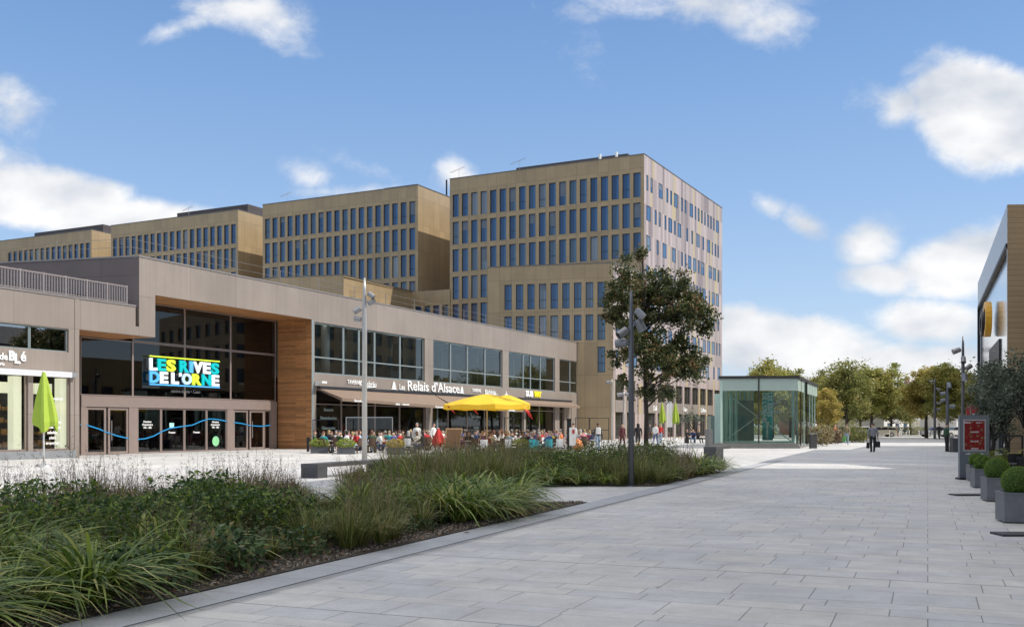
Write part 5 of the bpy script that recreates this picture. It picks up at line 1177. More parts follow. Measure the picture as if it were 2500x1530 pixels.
# trees and pots by the right-hand building
def olive(px, Y, H, R_, seed, lb, n=8000):
    r = np.random.default_rng(seed); x = (px - 1250) / F * Y; lb_ = [(r.uniform(-.5, .5) * R_, r.uniform(-.5, .5) * R_, H * r.uniform(.52, .84), R_ * .62, R_ * .62, H * .15) for _ in range(7)]
    p = tree_parts(r, lb_, [(0, 0, .4), (.08, 0, 1.0), (-.05, .05, 1.6), (.05, 0, H * .7)], T_OLIVE, 60, n, .075, .17, .09, 16, low=1.0)
    rr = add_tree('olive_tree', (x, Y, 0), p, BARKD, label=lb, cat='tree', group='potted olive trees by the brown building')
    mb = MB(); mb.lathe([(.25, 0), (.33, .1), (.36, .5), (.33, .52), (.30, .46), (0, .44)], (0, 0, 0), 16, 0); o = mb.build('pot', mat('pot_dark', (.07, .07, .075), .6, 0, .1), None, True); o.parent = rr
olive(2452, 33.0, 3.9, 1.0, 3, 'grey-green potted olive tree behind the menu board'); olive(2512, 27.0, 3.9, 1.0, 6, 'grey-green potted olive tree cut by the picture edge'); olive(2421, 37.5, 3.2, .8, 9, 'smaller olive tree at the mirrored building corner')
# ------------------------------------------------------------------ people
def grow(name, J, E, R_, root, labels, subdiv=1):
    """one continuous skin over joints J, bones E, radii R_; faces take the material of the nearest bone"""
    idx = {k: i for i, k in enumerate(J)}
    me = bpy.data.meshes.new(name); me.from_pydata([J[k] for k in J], [(idx[a], idx[b]) for a, b, _ in E], []); me.update()
    o = bpy.data.objects.new(name, me); COL.objects.link(o)
    o.modifiers.new('skin', 'SKIN'); o.modifiers['skin'].use_smooth_shade = True
    if not me.skin_vertices: pass
    sv = me.skin_vertices[0].data
    for k, i in idx.items(): sv[i].radius = (R_[k] if isinstance(R_[k], tuple) else (R_[k], R_[k])); sv[i].use_root = (k == root)
    if subdiv: m = o.modifiers.new('sub', 'SUBSURF'); m.levels = subdiv; m.render_levels = subdiv
    dg = bpy.context.evaluated_depsgraph_get(); out = bpy.data.meshes.new_from_object(o.evaluated_get(dg)); COL.objects.unlink(o); bpy.data.objects.remove(o)
    n = len(out.polygons); C = np.empty(n * 3, dtype=np.float32); out.polygons.foreach_get('center', C); C = C.reshape(-1, 3); best = np.full(n, 1e9); mi = np.zeros(n, dtype=np.int32)
    for a, b, l in E:
        A, B = np.array(J[a]), np.array(J[b]); d = B - A; t = np.clip(((C - A) @ d) / max(1e-9, d @ d), 0, 1); dist = np.linalg.norm(C - A - t[:, None] * d, axis=1)
        dist = dist / ((np.mean(R_[a]) + np.mean(R_[b])) / 2) ** .5
        m_ = dist < best; best[m_] = dist[m_]; mi[m_] = labels[l]
    out.materials.clear()
    for _ in range(6): out.materials.append(None)
    out.polygons.foreach_set('material_index', mi); out.polygons.foreach_set('use_smooth', [True] * n); return out
SLOT = {'skin': 0, 'top': 1, 'leg': 2, 'shoe': 3, 'sleeve': 4, 'shin': 5}
def person_mesh(pose):
    V_ = lambda *a: np.array(a, dtype=float)
    J, R_, E = {}, {}, []
    def j(k, p, r): J[k] = tuple(float(x) for x in p); R_[k] = r
    def e(a, b, l): E.append((a, b, l))
    sit = pose.startswith('sit'); ph = .46 if sit else .94; lean = {'walk': -.03, 'walk2': -.05, 'sit': .06, 'sit_lean': -.16, 'sit_talk': -.04, 'stand': 0}.get(pose, 0)
    P = V_(0, 0, ph); up = V_(0, lean, 1.0); up /= np.linalg.norm(up)
    j('pelvis', P, (.17, .13)); j('waist', P + up * .18, (.155, .12)); j('chest', P + up * .36, (.185, .13)); j('collar', P + up * .49, (.10, .08)); j('neck', P + up * .56, .052)
    e('pelvis', 'waist', 'top'); e('waist', 'chest', 'top'); e('chest', 'collar', 'top'); e('collar', 'neck', 'skin')
    H = P + up * .56 + V_(0, -.02, .0); j('jaw', H + V_(0, -.015, .07), (.066, .074)); j('face', H + V_(0, -.01, .15), (.078, .095)); j('crown', H + V_(0, .005, .215), (.062, .075))
    e('neck', 'jaw', 'skin'); e('jaw', 'face', 'skin'); e('face', 'crown', 'skin')
    j('nose', H + V_(0, -.118, .13), .014); e('face', 'nose', 'skin')
    for s_ in (-1, 1): j(f'ear{s_}', H + V_(s_ * .086, .005, .14), (.012, .022)); e('face', f'ear{s_}', 'skin')
    arms = {'walk': ((.10, -.12), (-.12, -.02)), 'walk2': ((-.12, .0), (.12, -.14)), 'stand': ((.02, -.06), (.0, -.05)), 'bag': ((0, -.03), (0, -.03)), 'sit': ((-.16, -.32), (-.14, -.30)), 'sit_lean': ((-.26, -.42), (-.22, -.40)), 'sit_talk': ((-.10, -.34), (-.24, -.16))}[pose]
    for s_, (ey, wy) in zip((-1, 1), arms):
        S = P + up * .46 + V_(s_ * .185, 0, 0); j(f'sh{s_}', S, .066); e('collar', f'sh{s_}', 'top')
        if sit: EL = S + V_(s_ * .05, ey, -.22); WR = S + V_(s_ * (-.02), wy, -.24 if not (pose == 'sit_talk' and s_ == 1) else .02)
        else: EL = S + V_(s_ * .045, ey * .6 + .02, -.28); WR = EL + V_(s_ * .01, wy, -.24)
        j(f'el{s_}', EL, .052); j(f'wr{s_}', WR, .033); e(f'sh{s_}', f'el{s_}', 'top'); e(f'el{s_}', f'wr{s_}', 'sleeve')
        d = (WR - EL) / np.linalg.norm(WR - EL); j(f'palm{s_}', WR + d * .07, (.036, .018)); e(f'wr{s_}', f'palm{s_}', 'skin')
        side = V_(0, 1, 0) if not sit else V_(s_ * -1, 0, 0)
        for f_, (off, ln) in enumerate(((-.028, .066), (-.009, .078), (.010, .072), (.028, .055))):
            k1 = WR + d * .10 + side * off; k2 = k1 + d * ln * .6 + V_(0, -.004, 0); k3 = k2 + d * ln * .35 + V_(-s_ * .012, -.012, 0)
            j(f'k{s_}{f_}', k1, .0095); j(f't{s_}{f_}', k2, .0085); j(f'u{s_}{f_}', k3, .007); e(f'palm{s_}', f'k{s_}{f_}', 'skin'); e(f'k{s_}{f_}', f't{s_}{f_}', 'skin'); e(f't{s_}{f_}', f'u{s_}{f_}', 'skin')
        j(f'th{s_}', WR + d * .055 - side * .045, .010); j(f'tt{s_}', WR + d * .095 - side * .058, .008); e(f'palm{s_}', f'th{s_}', 'skin'); e(f'th{s_}', f'tt{s_}', 'skin')
    legs = {'walk': ((-.22, .10), (.16, .34)), 'walk2': ((.16, .32), (-.22, .08)), 'stand': ((0, .02), (-.02, .03)), 'bag': ((-.10, -.0), (.08, .18))}.get(pose)
    for n_, s_ in enumerate((-1, 1)):
        hp = P + V_(s_ * .092, 0, -.03); j(f'hip{s_}', hp, .102); e('pelvis', f'hip{s_}', 'leg')
        if sit:
            spread = .05 if pose != 'sit_talk' else .10; kn = hp + V_(s_ * spread, -.43, .03); an = V_(kn[0], kn[1] - .04 + (.10 if n_ and pose == 'sit' else 0), .09)
        else:
            ky, ay_ = legs[n_]; kn = hp + V_(s_ * .005, ky * .55 - .03, -.43); an = V_(hp[0], hp[1] + ay_ if ay_ > .2 else hp[1] + ky * 1.1, .09 + max(0, ay_ - .2) * .8)
        j(f'kn{s_}', kn, .072); j(f'an{s_}', an, .048); j(f'heel{s_}', an + V_(0, .03, -.045), .036); j(f'toe{s_}', an + V_(s_ * .01, -.16, -.062), (.042, .024))
        e(f'hip{s_}', f'kn{s_}', 'leg'); e(f'kn{s_}', f'an{s_}', 'shin'); e(f'an{s_}', f'heel{s_}', 'shoe'); e(f'an{s_}', f'toe{s_}', 'shoe')
    me = grow('person', J, E, R_, 'pelvis', SLOT); hc = J['face']; return me, hc
def hair_mesh(hc, long=False, seed=0):
    mb = MB(); n, m = 14, 8; c = Vector(hc) + Vector((0, .012, .028)); r = random.Random(seed)
    rows = []
    for i in range(m + 1):
        th = i / m * (1.75 if long else 1.45); row = []
        for k in range(n):
            a = 2 * math.pi * k / n; fr = max(0, -math.sin(a)); t2 = th * (1 - .42 * fr); w = 1 + r.uniform(-.03, .05)
            x = .094 * w * math.sin(t2) * math.cos(a); y = .112 * w * math.sin(t2) * math.sin(a); zz = .108 * math.cos(t2)
            if long and i >= m - 1 and fr < .25: zz -= .10 * (i - m + 2); x *= 1.05
            row.append(c + Vector((x, y, zz)))
        rows.append(row)
    for i in range(m):
        for k in range(n): mb.quad(rows[i][k], rows[i + 1][k], rows[i + 1][(k + 1) % n], rows[i][(k + 1) % n])
    return mb.mesh('hair', None, True)
POSES = {p: person_mesh(p) for p in ('walk', 'walk2', 'stand', 'bag', 'sit', 'sit_lean', 'sit_talk')}
HAIRS = {(p, l): hair_mesh(POSES[p][1], l, hash(p) % 7 if False else len(p)) for p in POSES for l in (False, True)}
CM = {}
COLS = {'white': (.75, .75, .73), 'black': (.018, .018, .02), 'red': (.50, .03, .03), 'navy': (.025, .04, .11), 'grey': (.22, .22, .235), 'light blue': (.35, .50, .68), 'blue': (.05, .13, .42), 'pink': (.62, .22, .28), 'beige': (.48, .38, .27), 'brown': (.13, .07, .04), 'maroon': (.10, .025, .03), 'teal': (.02, .28, .30), 'yellow': (.68, .50, .05), 'orange': (.62, .20, .05), 'green': (.10, .25, .08), 'dark green': (.03, .07, .035), 'dark grey': (.06, .06, .065), 'khaki': (.24, .20, .12), 'jeans': (.09, .15, .27), 'pale jeans': (.30, .40, .52), 'cream': (.66, .62, .50), 'purple': (.20, .08, .25), 'striped': (.42, .42, .5)}
def cm(c): return mat('cloth_' + c.replace(' ', '_'), COLS[c], .85, 0, .12, 9)
SKINS = [mat('skin_%d' % i, c, .55, 0, .06, 8) for i, c in enumerate(((.56, .35, .25), (.50, .30, .21), (.62, .42, .32), (.24, .13, .08)))]
HAIRC = {'brown': mat('hair_brown', (.055, .03, .018), .6, 0, .2, 30), 'dark': mat('hair_dark', (.014, .011, .01), .5, 0, .2, 30), 'blond': mat('hair_blond', (.36, .25, .12), .6, 0, .2, 30), 'grey': mat('hair_grey', (.38, .37, .36), .7, 0, .2, 30), 'auburn': mat('hair_auburn', (.16, .05, .025), .6, 0, .2, 30)}
def person(pose, loc, rz, top, leg, hair='brown', long=False, skin=0, bare_arm=False, bare_leg=False, shoe='black', label=None, group=None, scale=1.0, wide=1.0):
    me, _ = POSES[pose]; o = bpy.data.objects.new('person', me); COL.objects.link(o); o.location = loc; o.rotation_euler = (0, 0, rz); o.scale = (scale * wide, scale * (1 + (wide - 1) * .6), scale)
    for i, m_ in enumerate((SKINS[skin], cm(top), cm(leg), cm(shoe), SKINS[skin] if bare_arm else cm(top), SKINS[skin] if bare_leg else cm(leg))):
        o.material_slots[i].link = 'OBJECT'; o.material_slots[i].material = m_
    h = bpy.data.objects.new('hair', HAIRS[(pose, long)]); COL.objects.link(h); h.parent = o; h.material_slots[0].link = 'OBJECT'; h.material_slots[0].material = HAIRC[hair]
    return tag(o, label, 'person', group)
# ---- walkers
def bag(name, p, size, m, lb, cat='bag', ang=0.0, handle=True):
    mb = MB(); w, d, h = size; n = 10; rows = []
    for t, s_ in ((0, .86), (.08, 1), (.75, .96), (1, .82)):
        rows.append([Vector((w / 2 * s_ * math.copysign(abs(math.cos(a)) ** .5, math.cos(a)), d / 2 * s_ * math.copysign(abs(math.sin(a)) ** .5, math.sin(a)), h * t)) for a in [2 * math.pi * k / n + .3 for k in range(n)]])
    for i in range(3):
        for k in range(n): mb.quad(rows[i][k], rows[i][(k + 1) % n], rows[i + 1][(k + 1) % n], rows[i + 1][k])
    mb.face(rows[0][::-1]); mb.face(rows[3])
    o = mb.build(name, m, None, True); o.location = p; o.rotation_euler = (0, 0, ang); tag(o, lb, cat)
    if handle:
        mb = MB(); mb.tube([(-w * .25, 0, h * .97), (-w * .15, 0, h * 1.3), (w * .15, 0, h * 1.3), (w * .25, 0, h * .97)], .012, 6); q = mb.mesh('handle', m, True); c = bpy.data.objects.new('handle', q); COL.objects.link(c); c.parent = o
    return o
p = gp(2131, 1103.5); person('bag', p, rad(176), 'grey', 'black', 'dark', label='person in a grey jacket walking away across the shaded paving with black bags', scale=1.0, wide=1.22)
bag('shoulder_bag', p + Vector((.30, .02, .30)), (.30, .14, .36), cm('black'), 'black shoulder bag hanging at the right hand of the person in grey')
bag('carrier_bag', p + Vector((-.29, .02, .24)), (.18, .12, .36), cm('black'), 'narrow black carrier bag in the left hand of the person in grey')
p = gp(2067, 1085.6); person('walk', p, rad(160), 'khaki', 'pale jeans', 'dark', bare_arm=True, label='person in a khaki shirt and pale jeans walking past the kiosk with a green bag')
bag('carrier_bag', p + Vector((-.25, -.15, .22)), (.36, .16, .5), cm('green'), 'green and white carrier bag held by the person in pale jeans')
p = gp(2188, 1065); person('walk2', p, rad(80), 'beige', 'red', 'brown', True, label='person in bright red trousers crossing by the white posts of the street')
p = gp(2036, 1081); person('sit_lean', p + Vector((0, 0, .45)), rad(60), 'orange', 'black', 'brown', bare_arm=True, label='person in an orange shirt perched on the dark block beyond the kiosk')
mb = MB(); mb.box((p.x, p.y, .35), (1.3, .9, .7)); tag(mb.build('seat_block', mat('block_dark', (.09, .075, .065), .8, 0, .2, 3)), 'dark seat block under the person in orange beyond the kiosk', 'seat block')
p = gp(2293, 1073); person('walk', p, rad(170), 'black', 'black', 'dark', label='person all in black walking away beside the distant thin lamp posts')
p = gp(2311, 1102); person('stand', p, rad(100), 'dark green', 'black', 'dark', label='person in dark green standing behind the foot of the short spot lamp post')
p = gp(1460, 1101); person('walk', p, rad(185), 'dark grey', 'pale jeans', 'dark', skin=3, label='person with a white backpack walking away toward the lower gold block')
bag('backpack', p + Vector((-.0, -.20, 1.08)), (.32, .2, .42), cm('white'), 'pale backpack on the walker in a dark grey jacket', 'backpack', handle=False)
p = gp(1519, 1097); person('walk2', p, rad(20), 'maroon', 'maroon', 'dark', label='person in a dark maroon coat walking just beside the dark lamp post')
p = gp(1558, 1092); person('bag', p, rad(190), 'black', 'black', 'dark', True, bare_leg=True, label='person in a black coat with bare legs between lamp post and street tree', wide=1.15)
bag('carrier_bag', p + Vector((-.36, .0, .35)), (.34, .14, .52), cm('white'), 'white carrier bag held by the person in the black coat')
p = gp(1600, 1088); person('walk', p, rad(150), 'white', 'jeans', 'auburn', bare_arm=True, label='person in a white shirt and blue jeans to the right of the tree trunk')
p = gp(1612, 1084); person('walk2', p, rad(170), 'red', 'pale jeans', 'blond', True, label='person in a red top half hidden by the white-shirted walker')
p = gp(1586, 1072); person('stand', p, rad(30), 'dark grey', 'dark grey', 'dark', label='dark figure standing right behind the street tree trunk')
# ---- terrace: tables, chairs, guests
WICK = mat('wicker_brown', (.10, .06, .04), .8, 0, .3, 40); WTAB = mat('table_white', (.72, .71, .68), .4, 0, .03); TTAB = mat('table_brown', (.24, .14, .08), .5, 0, .1, 5); REDC = mat('chair_red', (.26, .03, .04), .6, 0, .1, 5)
PL_WHITE = mat('plastic_white', (.78, .78, .77), .35, 0, 0); PL_TEAL = mat('plastic_teal', (.02, .36, .42), .4, 0, .05)
def chair_proto():
    mb = MB(); mb.box((0, 0, .44), (.46, .44, .045)); mb.box((-.23, 0, .62), (.04, .42, .03)); mb.box((.23, 0, .62), (.04, .42, .03)); seat = mb.mesh('seat', None)
    mb = MB(); n = 6
    for k in range(n):
        a0, a1 = -0.8 + 1.6 * k / n, -0.8 + 1.6 * (k + 1) / n; q = [Vector((.27 * math.sin(a), .10 + .14 * math.cos(a) + t * .05, .48 + t * .40)) for a, t in ((a0, 0), (a1, 0), (a1, 1), (a0, 1))]
        mb.quad(*q); mb.quad(*[v + Vector((0, .03, 0)) for v in q][::-1]); mb.quad(q[3], q[2], q[2] + Vector((0, .03, 0)), q[3] + Vector((0, .03, 0)))
    back = mb.mesh('backrest', None); mb = MB(); mb.tube([(0, 0, 0), (0, 0, .43)], [.014, .02], 6); leg = mb.mesh('leg', None)
    for m_ in (seat, back, leg): m_.materials.append(None) if len(m_.materials) == 0 else None
    return seat, back, leg
CH_ = chair_proto()
def chair(loc, rz, m, label, group='terrace chairs', name='terrace_chair', lm=None):
    r = empty(name, loc, rz, label, 'chair', group)
    def sub(nm, me, l, mm):
        o = bpy.data.objects.new(nm, me); COL.objects.link(o); o.parent = r; o.location = l; o.material_slots[0].link = 'OBJECT'; o.material_slots[0].material = mm
    sub('seat', CH_[0], (0, 0, 0), m); sub('backrest', CH_[1], (0, 0, 0), m)
    for x in (-.2, .2):
        for y in (-.19, .19): sub('leg', CH_[2], (x, y, 0), lm or m)
    return r
mb = MB(); mb.lathe([(0, .745), (.40, .745), (.41, .73), (.40, .715), (0, .715)], n=18); TOP_M = mb.mesh('table_top', None); mb = MB(); mb.tube([(0, 0, .02), (0, 0, .715)], .03, 8); COLM = mb.mesh('column', None); mb = MB(); mb.lathe([(0, .035), (.05, .03), (.24, .015), (.25, 0)], n=14); BASM = mb.mesh('base', None)
def table(loc, m, label):
    r = empty('round_table', loc, 0, label, 'table', 'terrace tables')
    for nm, me, mm in (('table_top', TOP_M, m), ('column', COLM, BLACKM), ('base', BASM, BLACKM)):
        o = bpy.data.objects.new(nm, me); COL.objects.link(o); o.parent = r; o.material_slots[0].link = 'OBJECT'; o.material_slots[0].material = mm
    return r
Rp = random.Random(42)
ROWS = [('front row', 59.5, [800, 850, 905, 955, 1003, 1150, 1215, 1262, 1322]), ('second row', 64.5, [822, 872, 935, 990, 1040, 1110, 1172, 1232, 1292, 1345]), ('third row', 70.5, [848, 925, 975, 1030, 1090, 1140, 1205, 1255, 1310, 1370, 1420]), ('fourth row', 78.0, [1015, 1075, 1125, 1185, 1240, 1290, 1340, 1395, 1440]), ('back row', 86.0, [1120, 1180, 1230, 1280, 1335, 1385, 1432])]
tops = ['white', 'black', 'red', 'navy', 'grey', 'light blue', 'blue', 'pink', 'beige', 'brown', 'white', 'teal', 'yellow', 'orange', 'dark green', 'cream', 'purple', 'black', 'white', 'navy']
seen = {}; seen_p = {}
for rown, Yr, pxs in ROWS:
    ci = 0
    for ti, px in enumerate(pxs):
        Y = Yr + Rp.uniform(-1.2, 1.2); c = at(px, Y); tid = f"{ordn(ti)} table, {rown}"
        table(c, WTAB if Rp.random() < .45 else TTAB, f"round terrace table, {ordn(ti)} from the wood wall in the {rown}")
        nseat = Rp.choice((3, 3, 4, 4)) ; a0 = Rp.uniform(0, 6.28)
        for k in range(nseat):
            a = a0 + k * 2 * math.pi / nseat + Rp.uniform(-.2, .2); q = c + Vector((math.cos(a), math.sin(a), 0)) * Rp.uniform(.68, .82); rz = a - math.pi / 2
            side = ('near', 'far')[1 if math.sin(a) > 0 else 0] + (' left' if math.cos(a) < 0 else ' right') + ' side'
            occ = Rp.random() < .93; tc_ = Rp.choice(tops); hc_ = Rp.choice(['brown', 'dark', 'blond', 'grey', 'auburn', 'brown', 'dark']); lg_ = Rp.choice(['jeans', 'black', 'khaki', 'navy', 'beige', 'pale jeans'])
            mk, cn = Rp.choice(((WICK, 'brown wicker'), (WICK, 'brown wicker'), (REDC, 'dark red'), (PL_WHITE, 'white')))
            base = f"{cn} chair on the {side}, {tid}"; n_ = seen.get(base, 0); seen[base] = n_ + 1
            chair(q, rz, mk, base if n_ == 0 else base.replace(' chair', f' {("spare", "further", "extra")[min(n_ - 1, 2)]} chair'))
            if occ:
                base = f"{hc_}-haired guest in {tc_} on the {side}, {tid}"; n_ = seen_p.get(base, 0); seen_p[base] = n_ + 1
                fw = Vector((math.cos(a), math.sin(a), 0)) * .03
                person(Rp.choice(('sit', 'sit_lean', 'sit_talk')), q - fw, rz, tc_, lg_, hc_, Rp.random() < .4, Rp.choice((0, 0, 1, 2, 2, 3)), Rp.random() < .45, Rp.random() < .12, label=base if n_ == 0 else base.replace('guest', 'second guest'), group='guests seated on the terrace', scale=Rp.uniform(.95, 1.03))
# waiters
p = at(1058, 63.0); person('walk', p, rad(60), 'white', 'black', 'dark', label='waiter in a white shirt walking by the red folded parasol')
p = at(1018, 61.5); person('stand', p, rad(10), 'white', 'black', 'grey', label='person in white standing between the wood wall and the brown deck chair')
p = at(1400, 66.0); person('stand', p, rad(200), 'white', 'dark grey', 'dark', label='person in white standing just beyond the black totem')
# white and teal moulded chairs at the plaza edge
for i, (px, Y, m_, rz, lb) in enumerate(((1182, 54.0, PL_WHITE, 180, 'big white plastic chair with its back to the plaza under the yellow parasol'), (1246, 55.5, PL_WHITE, 150, 'white plastic chair beside the pale slatted chair right of the parasol pole'), (1300, 55.0, PL_TEAL, 180, 'teal plastic chair nearer the parasol pole'), (1340, 56.0, PL_TEAL, 180, 'teal plastic chair next to the lone white one'), (1364, 56.5, PL_WHITE, 190, 'white plastic chair just before the black totem'), (1310, 52.0, PL_TEAL, 160, 'low teal chair partly hidden by the grasses'))):
    chair(at(px, Y), rad(rz), m_, lb, 'moulded chairs at the plaza edge', 'plastic_chair', STEEL)
# flower boxes along the terrace
BOXM = mat('planter_dark', (.10, .105, .115), .55, .1, .08, 4); BOXL = mat('planter_side', (.33, .34, .36), .5, .1, .05, 4)
for i, (px, Y, lb) in enumerate(((780, 59, 'dark flower box with yellow-green leaves beside the wood wall'), (845, 57.5, 'dark flower box with yellow-green leaves between wood wall and pale lamp post'), (966, 56.5, 'flower box with yellow and rusty leaves beyond the pale lamp post'), (1272, 57.5, 'flower box with green leaves between the teal chairs and the white chair'))):
    c = at(px, Y); r = empty('flower_box', c, rad(12), lb, 'planter', 'flower boxes along the terrace edge')
    mb = MB(); mb.prism([(-.5, -.2), (.5, -.2), (.5, .2), (-.5, .2)], 0, .34); mb.box((0, 0, .36), (1.04, .44, .03)); o = bpy.data.objects.new('box', mb.mesh('box', BOXM)); COL.objects.link(o); o.parent = r
    rg = np.random.default_rng(i + 50); n = 900; d = rg.normal(size=(n, 3)); d /= np.linalg.norm(d, axis=1)[:, None]; cc_ = d * rg.uniform(.4, 1, n)[:, None] ** .5 * np.array([.58, .34, .30]) + np.array([0, 0, .60])
    Q, rr = leaves(rg, cc_, rg.uniform(.06, .13, n), rg.uniform(.03, .06, n), up=.3); o = bpy.data.objects.new('foliage', np_quads('foliage', Q, T_PLANEY if i == 2 else leaf_mat('lime_leaves', [(0, (.14, .20, .03)), (.5, (.28, .36, .06)), (1, (.45, .48, .12))]) if 'lime_leaves' not in MATS else MATS['lime_leaves'], rr)); COL.objects.link(o); o.parent = r
# yellow parasols
YELC = mat('parasol_yellow', (.92, .66, .05), .75, 0, .03, 2); YEL2 = MATS['parasol_yellow']
nt_ = YELC.node_tree; b_ = nt_.nodes['Principled BSDF']; tl = nt_.nodes.new('ShaderNodeBsdfTranslucent'); tl.inputs[0].default_value = (.9, .55, .02, 1); ms = nt_.nodes.new('ShaderNodeMixShader'); ms.inputs[0].default_value = .4
nt_.links.new(b_.outputs[0], ms.inputs[1]); nt_.links.new(tl.outputs[0], ms.inputs[2]); nt_.links.new(ms.outputs[0], nt_.nodes['Material Output'].inputs[0])
def parasol(px, Y, R_, ztop, zed, lb, seed, ribbons=()):
    c = at(px, Y); r = empty('yellow_parasol', c, .2 * seed, lb, 'parasol', 'open yellow parasols on the terrace'); n = 8
    def add(nm, mb, m_, sm=False): o = bpy.data.objects.new(nm, mb.mesh(nm, m_, sm)); COL.objects.link(o); o.parent = r; return o
    mb = MB(); k_ = 6
    for i in range(n):
        a0, a1 = 2 * math.pi * i / n, 2 * math.pi * (i + 1) / n
        for s_ in range(k_):
            t0, t1 = s_ / k_, (s_ + 1) / k_
            def P(a, t): return Vector((R_ * t * math.cos(a), R_ * t * math.sin(a), ztop - (ztop - zed) * (t ** 1.25)))
            p0, p1, p2, p3 = P(a0, t0), P(a0, t1), P(a1, t1), P(a1, t0); m0, m1 = (p0 + p3) / 2 - Vector((0, 0, .04 * t0)), (p1 + p2) / 2 - Vector((0, 0, .06 * t1))
            mb.quad(p0, p1, m1, m0); mb.quad(m0, m1, p2, p3)
        e0, e1 = Vector((R_ * math.cos(a0), R_ * math.sin(a0), zed)), Vector((R_ * math.cos(a1), R_ * math.sin(a1), zed)); em = (e0 + e1) / 2 - Vector((0, 0, .06))
        for x0, x1 in ((e0, em), (em, e1)): mb.quad(x0 - Vector((0, 0, .26)), x1 - Vector((0, 0, .24)), x1, x0)
    add('canopy', mb, YELC)
    mb = MB(); mb.tube([(0, 0, 0), (0, 0, ztop)], .035, 8); add('pole', mb, mat('pole_wood', (.45, .34, .2), .5, 0, .1))
    mb = MB(); mb.lathe([(0, ztop + .22), (.04, ztop + .18), (.05, ztop + .05), (.14, ztop - .02)], n=8); add('finial', mb, WHITE)
    mb = MB(); mb.lathe([(0, .12), (.3, .12), (.36, .02), (.36, 0)], n=14); add('foot', mb, BLACKM)
    for i in range(n):
        a = 2 * math.pi * i / n; mb = MB(); mb.bar((.05 * math.cos(a), .05 * math.sin(a), ztop - .12), (R_ * .97 * math.cos(a), R_ * .97 * math.sin(a), zed - .03), .03, .03); add('rib', mb, MATS['pole_wood'])
    for (a, rr, dz) in ribbons:
        mb = MB(); b0 = Vector((rr * math.cos(a), rr * math.sin(a), zed - .1)); pts = [b0 + Vector((.10 * t, .06 * math.sin(t * 2.2), -dz * t / 4)) for t in range(5)]
        for p0, p1 in zip(pts, pts[1:]): mb.bar(p0, p1, .13, .02)
        add('red_ribbon', mb, cm('red'))
parasol(1189, 57.5, 2.5, 3.42, 2.80, 'large open yellow parasol with red ribbons over the terrace guests', 1, [(5.6, 2.3, .6), (5.95, 2.2, .7), (4.1, 2.1, .45), (3.4, 2.4, .4)])
parasol(1236, 65.0, 1.65, 3.60, 3.0, 'smaller open yellow parasol rising behind the large one', 2)
# closed parasols
def closed(px, Y, H, c, lb, zb=.28, wd=.36, group='closed lime parasols', seed=1):
    r = empty('closed_parasol', at(px, Y), 0, lb, 'parasol', group); rr = random.Random(seed)
    mb = MB(); mb.tube([(0, 0, 0), (0, 0, H - .1)], .035, 8); o = bpy.data.objects.new('pole', mb.mesh('pole', WHITE, True)); COL.objects.link(o); o.parent = r
    mb = MB(); mb.lathe([(0, .10), (.28, .10), (.32, 0)], n=14); o = bpy.data.objects.new('foot', mb.mesh('foot', STEEL, True)); COL.objects.link(o); o.parent = r
    mb = MB(); n = 20; rows = []
    for i in range(9):
        t = i / 8; zz = H - t * (H * (1 - zb) - .15); rad_ = .05 + wd * (t ** .8) * (1 if t < .85 else 1 - (t - .85) * 1.5); row = []
        for k in range(n):
            a = 2 * math.pi * k / n; f = 1 + .30 * math.sin(a * 5 + seed) * min(1, t * 2); row.append(Vector((rad_ * f * math.cos(a) + .22 * wd * t, rad_ * f * math.sin(a), zz - (.16 * math.sin(a * 2.5 + seed) if i == 8 else 0))))
        rows.append(row)
    for i in range(8):
        for k in range(n): mb.quad(rows[i][k], rows[i + 1][k], rows[i + 1][(k + 1) % n], rows[i][(k + 1) % n])
    mb.face(rows[0]); o = bpy.data.objects.new('canopy', mb.mesh('canopy', c, True)); COL.objects.link(o); o.parent = r
    mb = MB(); mb.lathe([(0, H + .04), (.05, H + .02), (.06, H - .06)], n=8); o = bpy.data.objects.new('cap', mb.mesh('cap', WHITE)); COL.objects.link(o); o.parent = r
LIME = mat('parasol_lime', (.33, .45, .05), .8, 0, .05, 3)
closed(107, 40, 3.75, LIME, 'closed lime green parasol standing before the bakery window', .36, .40, seed=2)
closed(1616, 118, 4.3, LIME, 'closed lime parasol beside the white banner under the tall block', .42, .33, seed=3); closed(1649, 118, 4.3, LIME, 'closed lime parasol nearest the small olive under the tall block', .40, .36, seed=5)
closed(1070, 60.5, 1.45, cm('red'), 'closed red parasol with pale stripes leaning near the brown deck chair', .22, .36, 'closed red parasols', seed=4)
mb = MB(); c = at(1628, 119); mb.tube([c, c + Vector((0, 0, 4.6))], .05, 6); o = mb.build('mast', WHITE); bnr = empty('white_banner', c, 0, 'narrow white beach flag between the two closed lime parasols', 'banner'); o.parent = bnr; o.matrix_parent_inverse = Matrix.Translation(-c)
mb = MB(); mb.box(c + Vector((.35, 0, 2.9)), (.6, .02, 3.0)); o = mb.build('cloth', mat('flag_white', (.75, .72, .76), .7, 0, 0), bnr)
